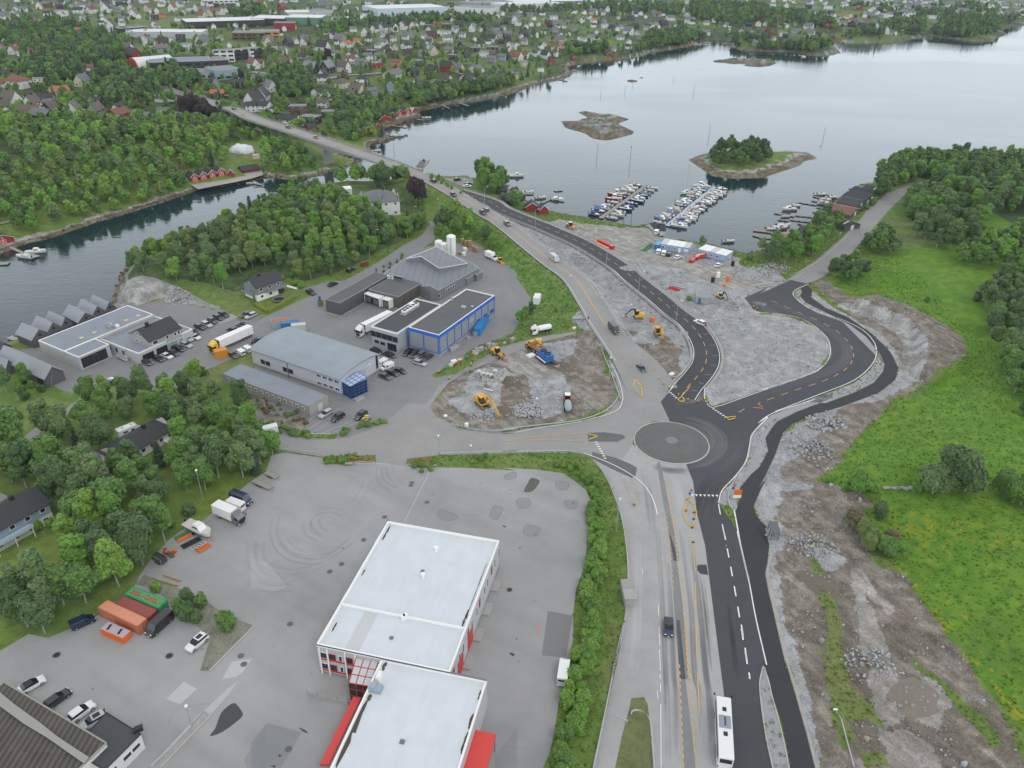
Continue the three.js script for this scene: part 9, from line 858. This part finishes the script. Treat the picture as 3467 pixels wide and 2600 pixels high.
for(const[s,r,k,h,m,l]of[['B1650,230',6.5,.8,2.2,M.gravel,'grey gravel heap at the edge of the construction plot'],['B1030,640',5,1.2,1.4,mat([.13,.105,.08],.95),'brown soil heap in the middle of the construction plot'],['B960,1000',5,1,1.3,mat([.14,.115,.09],.95),'brown soil ridge beside the big excavator'],['y1300,640',5,.8,1.6,mat([.2,.17,.14],.95),'tan clay heap on the roadside earth'],['g2060,1180',8,.8,2.6,M.gravel,'grey blasted rock heap by the site cabins'],['g1050,1180',7,.7,1.6,M.gravel,'dark gravel heap beside the new road'],['k1080,560',4,1,1.2,mat([.15,.125,.1],.95),'soil heap by the excavators on the slope'],['u520,420',7,.5,.8,mat([.15,.125,.1],.95),'low brown earth ridge beside the path']]){const p=p0(s),g=thing('heap',l,'heap',V(p.x,hNear(p.x,p.z)-.15,p.z),R()*3),q=new THREE.PlaneGeometry(2,2,26,26).rotateX(-Math.PI/2),v=q.attributes.position;for(let i=0;i<v.count;i++){const x=v.getX(i),z=v.getZ(i),d=Math.hypot(x,z)/(1-.3*(fbm(Math.atan2(z,x)*1.2+9,s.length+r,2)-.2));v.setXYZ(i,x*r,h*Math.max(-.3,(1-d)*(1-d*.2))*(.75+.5*fbm(x*3+r,z*3+7,3)),z*r*k);}q.computeVertexNormals();for(let i=0;i<v.count;i++)q.attributes.uv.setXY(i,v.getX(i)/8,v.getZ(i)/8);mesh('mass',q,m,g);for(let i=0;i<14;i++){const a=R()*6.28,t=rr(.2,.9),e=mesh('stone',rockG[i%3],M.concD,g);e.position.set(Math.cos(a)*r*t,Math.max(.1,h*(1-t)*.85),Math.sin(a)*r*k*t);e.scale.setScalar(rr(.4,.9));}}
function buildTrees(){
const seen=[],S=treeSpots.filter((t)=>t.p&&!(t.kind!=='bush'&&t.tint!=='copper'&&t.p.z<-430&&houseNear(t.p)));
for(const t of S){const[x,y,z]=px2(t.p),r=(t.kind==='bush'?1.6:3.5)*t.s/t.p.distanceTo(camera.position);t.size=x>-60&&x<3530&&y>-40&&y<2700&&z<1?r:r*.01;}
const kindsOf={bush:[],tree:[]};for(const t of S)kindsOf[t.kind==='bush'?'bush':'tree'].push(t);
const mk=(t,i)=>{
const v={near:NEAR,round:ROUND,pine:PINE}[t.kind],nice={mid:'green',dark:'dark green',bright:'light green',grey:'grey green',olive:'olive green',copper:'dark purple copper',pine:'dark green',spruce:'dark green',dusk:'dull green',brown:'brown withered',lush:'fresh green'}[t.tint];
const where=t.p.z<-430?'across the water':t.p.z<-250&&t.p.x>60?(t.p.x<140&&t.p.y<3&&t.p.z<-330&&t.kind==='pine'?'on the small island':'in the woods behind the green field'):t.p.x<-20&&t.p.z<-240?'on the wooded slope by the inlet':t.p.x<-40?'in the gardens left of the parking lot':t.p.x>60?'on the field side of the new road':'on the verge beside the road';
let label,cat,name;
if(t.kind==='bush'){name='bush';cat='bush';label=nice+' leafy bush '+where;}else if(t.kind==='con'){name='spruce_tree';cat='tree';label=nice+' pointed conifer '+where;}else if(t.kind==='pine'){name='pine_tree';cat='tree';label=nice+' tall pine with bare trunk '+where;}else{name=t.tint==='copper'?'copper_beech':'leafy_tree';cat='tree';label=nice+(t.kind==='round'?' broad round crowned tree ':' leafy tree with loose crown ')+where;}
const g=thing(name,label,cat,t.p,(i*2.399)%6.283,label+'s');g.scale.set(t.s,t.sy,t.s);
if(t.kind==='bush'){mesh('foliage',BUSH[i%3],GREEN[t.tint],g);mesh('stem',stemGeo,barkD,g);}else if(t.kind==='con'){mesh('crown',CON[i%2],GREEN[t.tint],g);mesh('trunk',conTrunk,barkD,g);}else{const q=v[i%v.length];mesh('crown',q.c,GREEN[t.tint],g);mesh('trunk',q.t,t.kind==='pine'||t.tint==='copper'?barkD:bark,g);}
};
const stemGeo=cy(.05,.09,1.4,5,0,.6,0),conTrunk=cy(.1,.2,9,6,0,4.2,0);
for(const k of['tree','bush']){
const l=kindsOf[k].sort((a,b)=>b.size-a.size);l.slice(0,300).forEach(mk);
const rest=l.slice(300);if(!rest.length)continue;const G=new THREE.Group();G.name=k==='tree'?'woodland':'undergrowth';G.userData={kind:'stuff',label:k==='tree'?'far woods and garden trees that read as one green mass':'small bushes and scrub between the trees'};scene.add(G);
const by=new Map();rest.forEach((t,i)=>{const near=t.size>.0085,geo=t.kind==='bush'?BUSH[i%3]:t.kind==='con'?CONF:near?NEAR[i%5].c:FAR[i%4];const key=(t.kind==='bush'?'b'+i%3:t.kind==='con'?'c':near?'n'+i%5:'f'+i%4);const m=by.get(key)||by.set(key,{geo,l:[]}).get(key);m.l.push(t);});
const d=new THREE.Object3D(),w=fol(1,1,1);for(const m of by.values()){const im=new THREE.InstancedMesh(m.geo,w,m.l.length);im.name=k==='tree'?'foliage':'scrub';im.castShadow=im.receiveShadow=true;m.l.forEach((t,i)=>{d.position.copy(t.p);d.rotation.y=i*2.4;d.scale.set(t.s,t.sy,t.s);d.updateMatrix();im.setMatrixAt(i,d.matrix);const c=GREEN[t.tint].color,v=.8+.4*NT[(i*37)&65535];im.setColorAt(i,lin(c.r*v,c.g*v,c.b*v));});G.add(im);}
}
console.log('trees',kindsOf.tree.length,'bushes',kindsOf.bush.length);
}
buildTrees();
scene.fog=new THREE.FogExp2(lin(.72,.8,.88),.00005);
renderer.render(scene,camera);
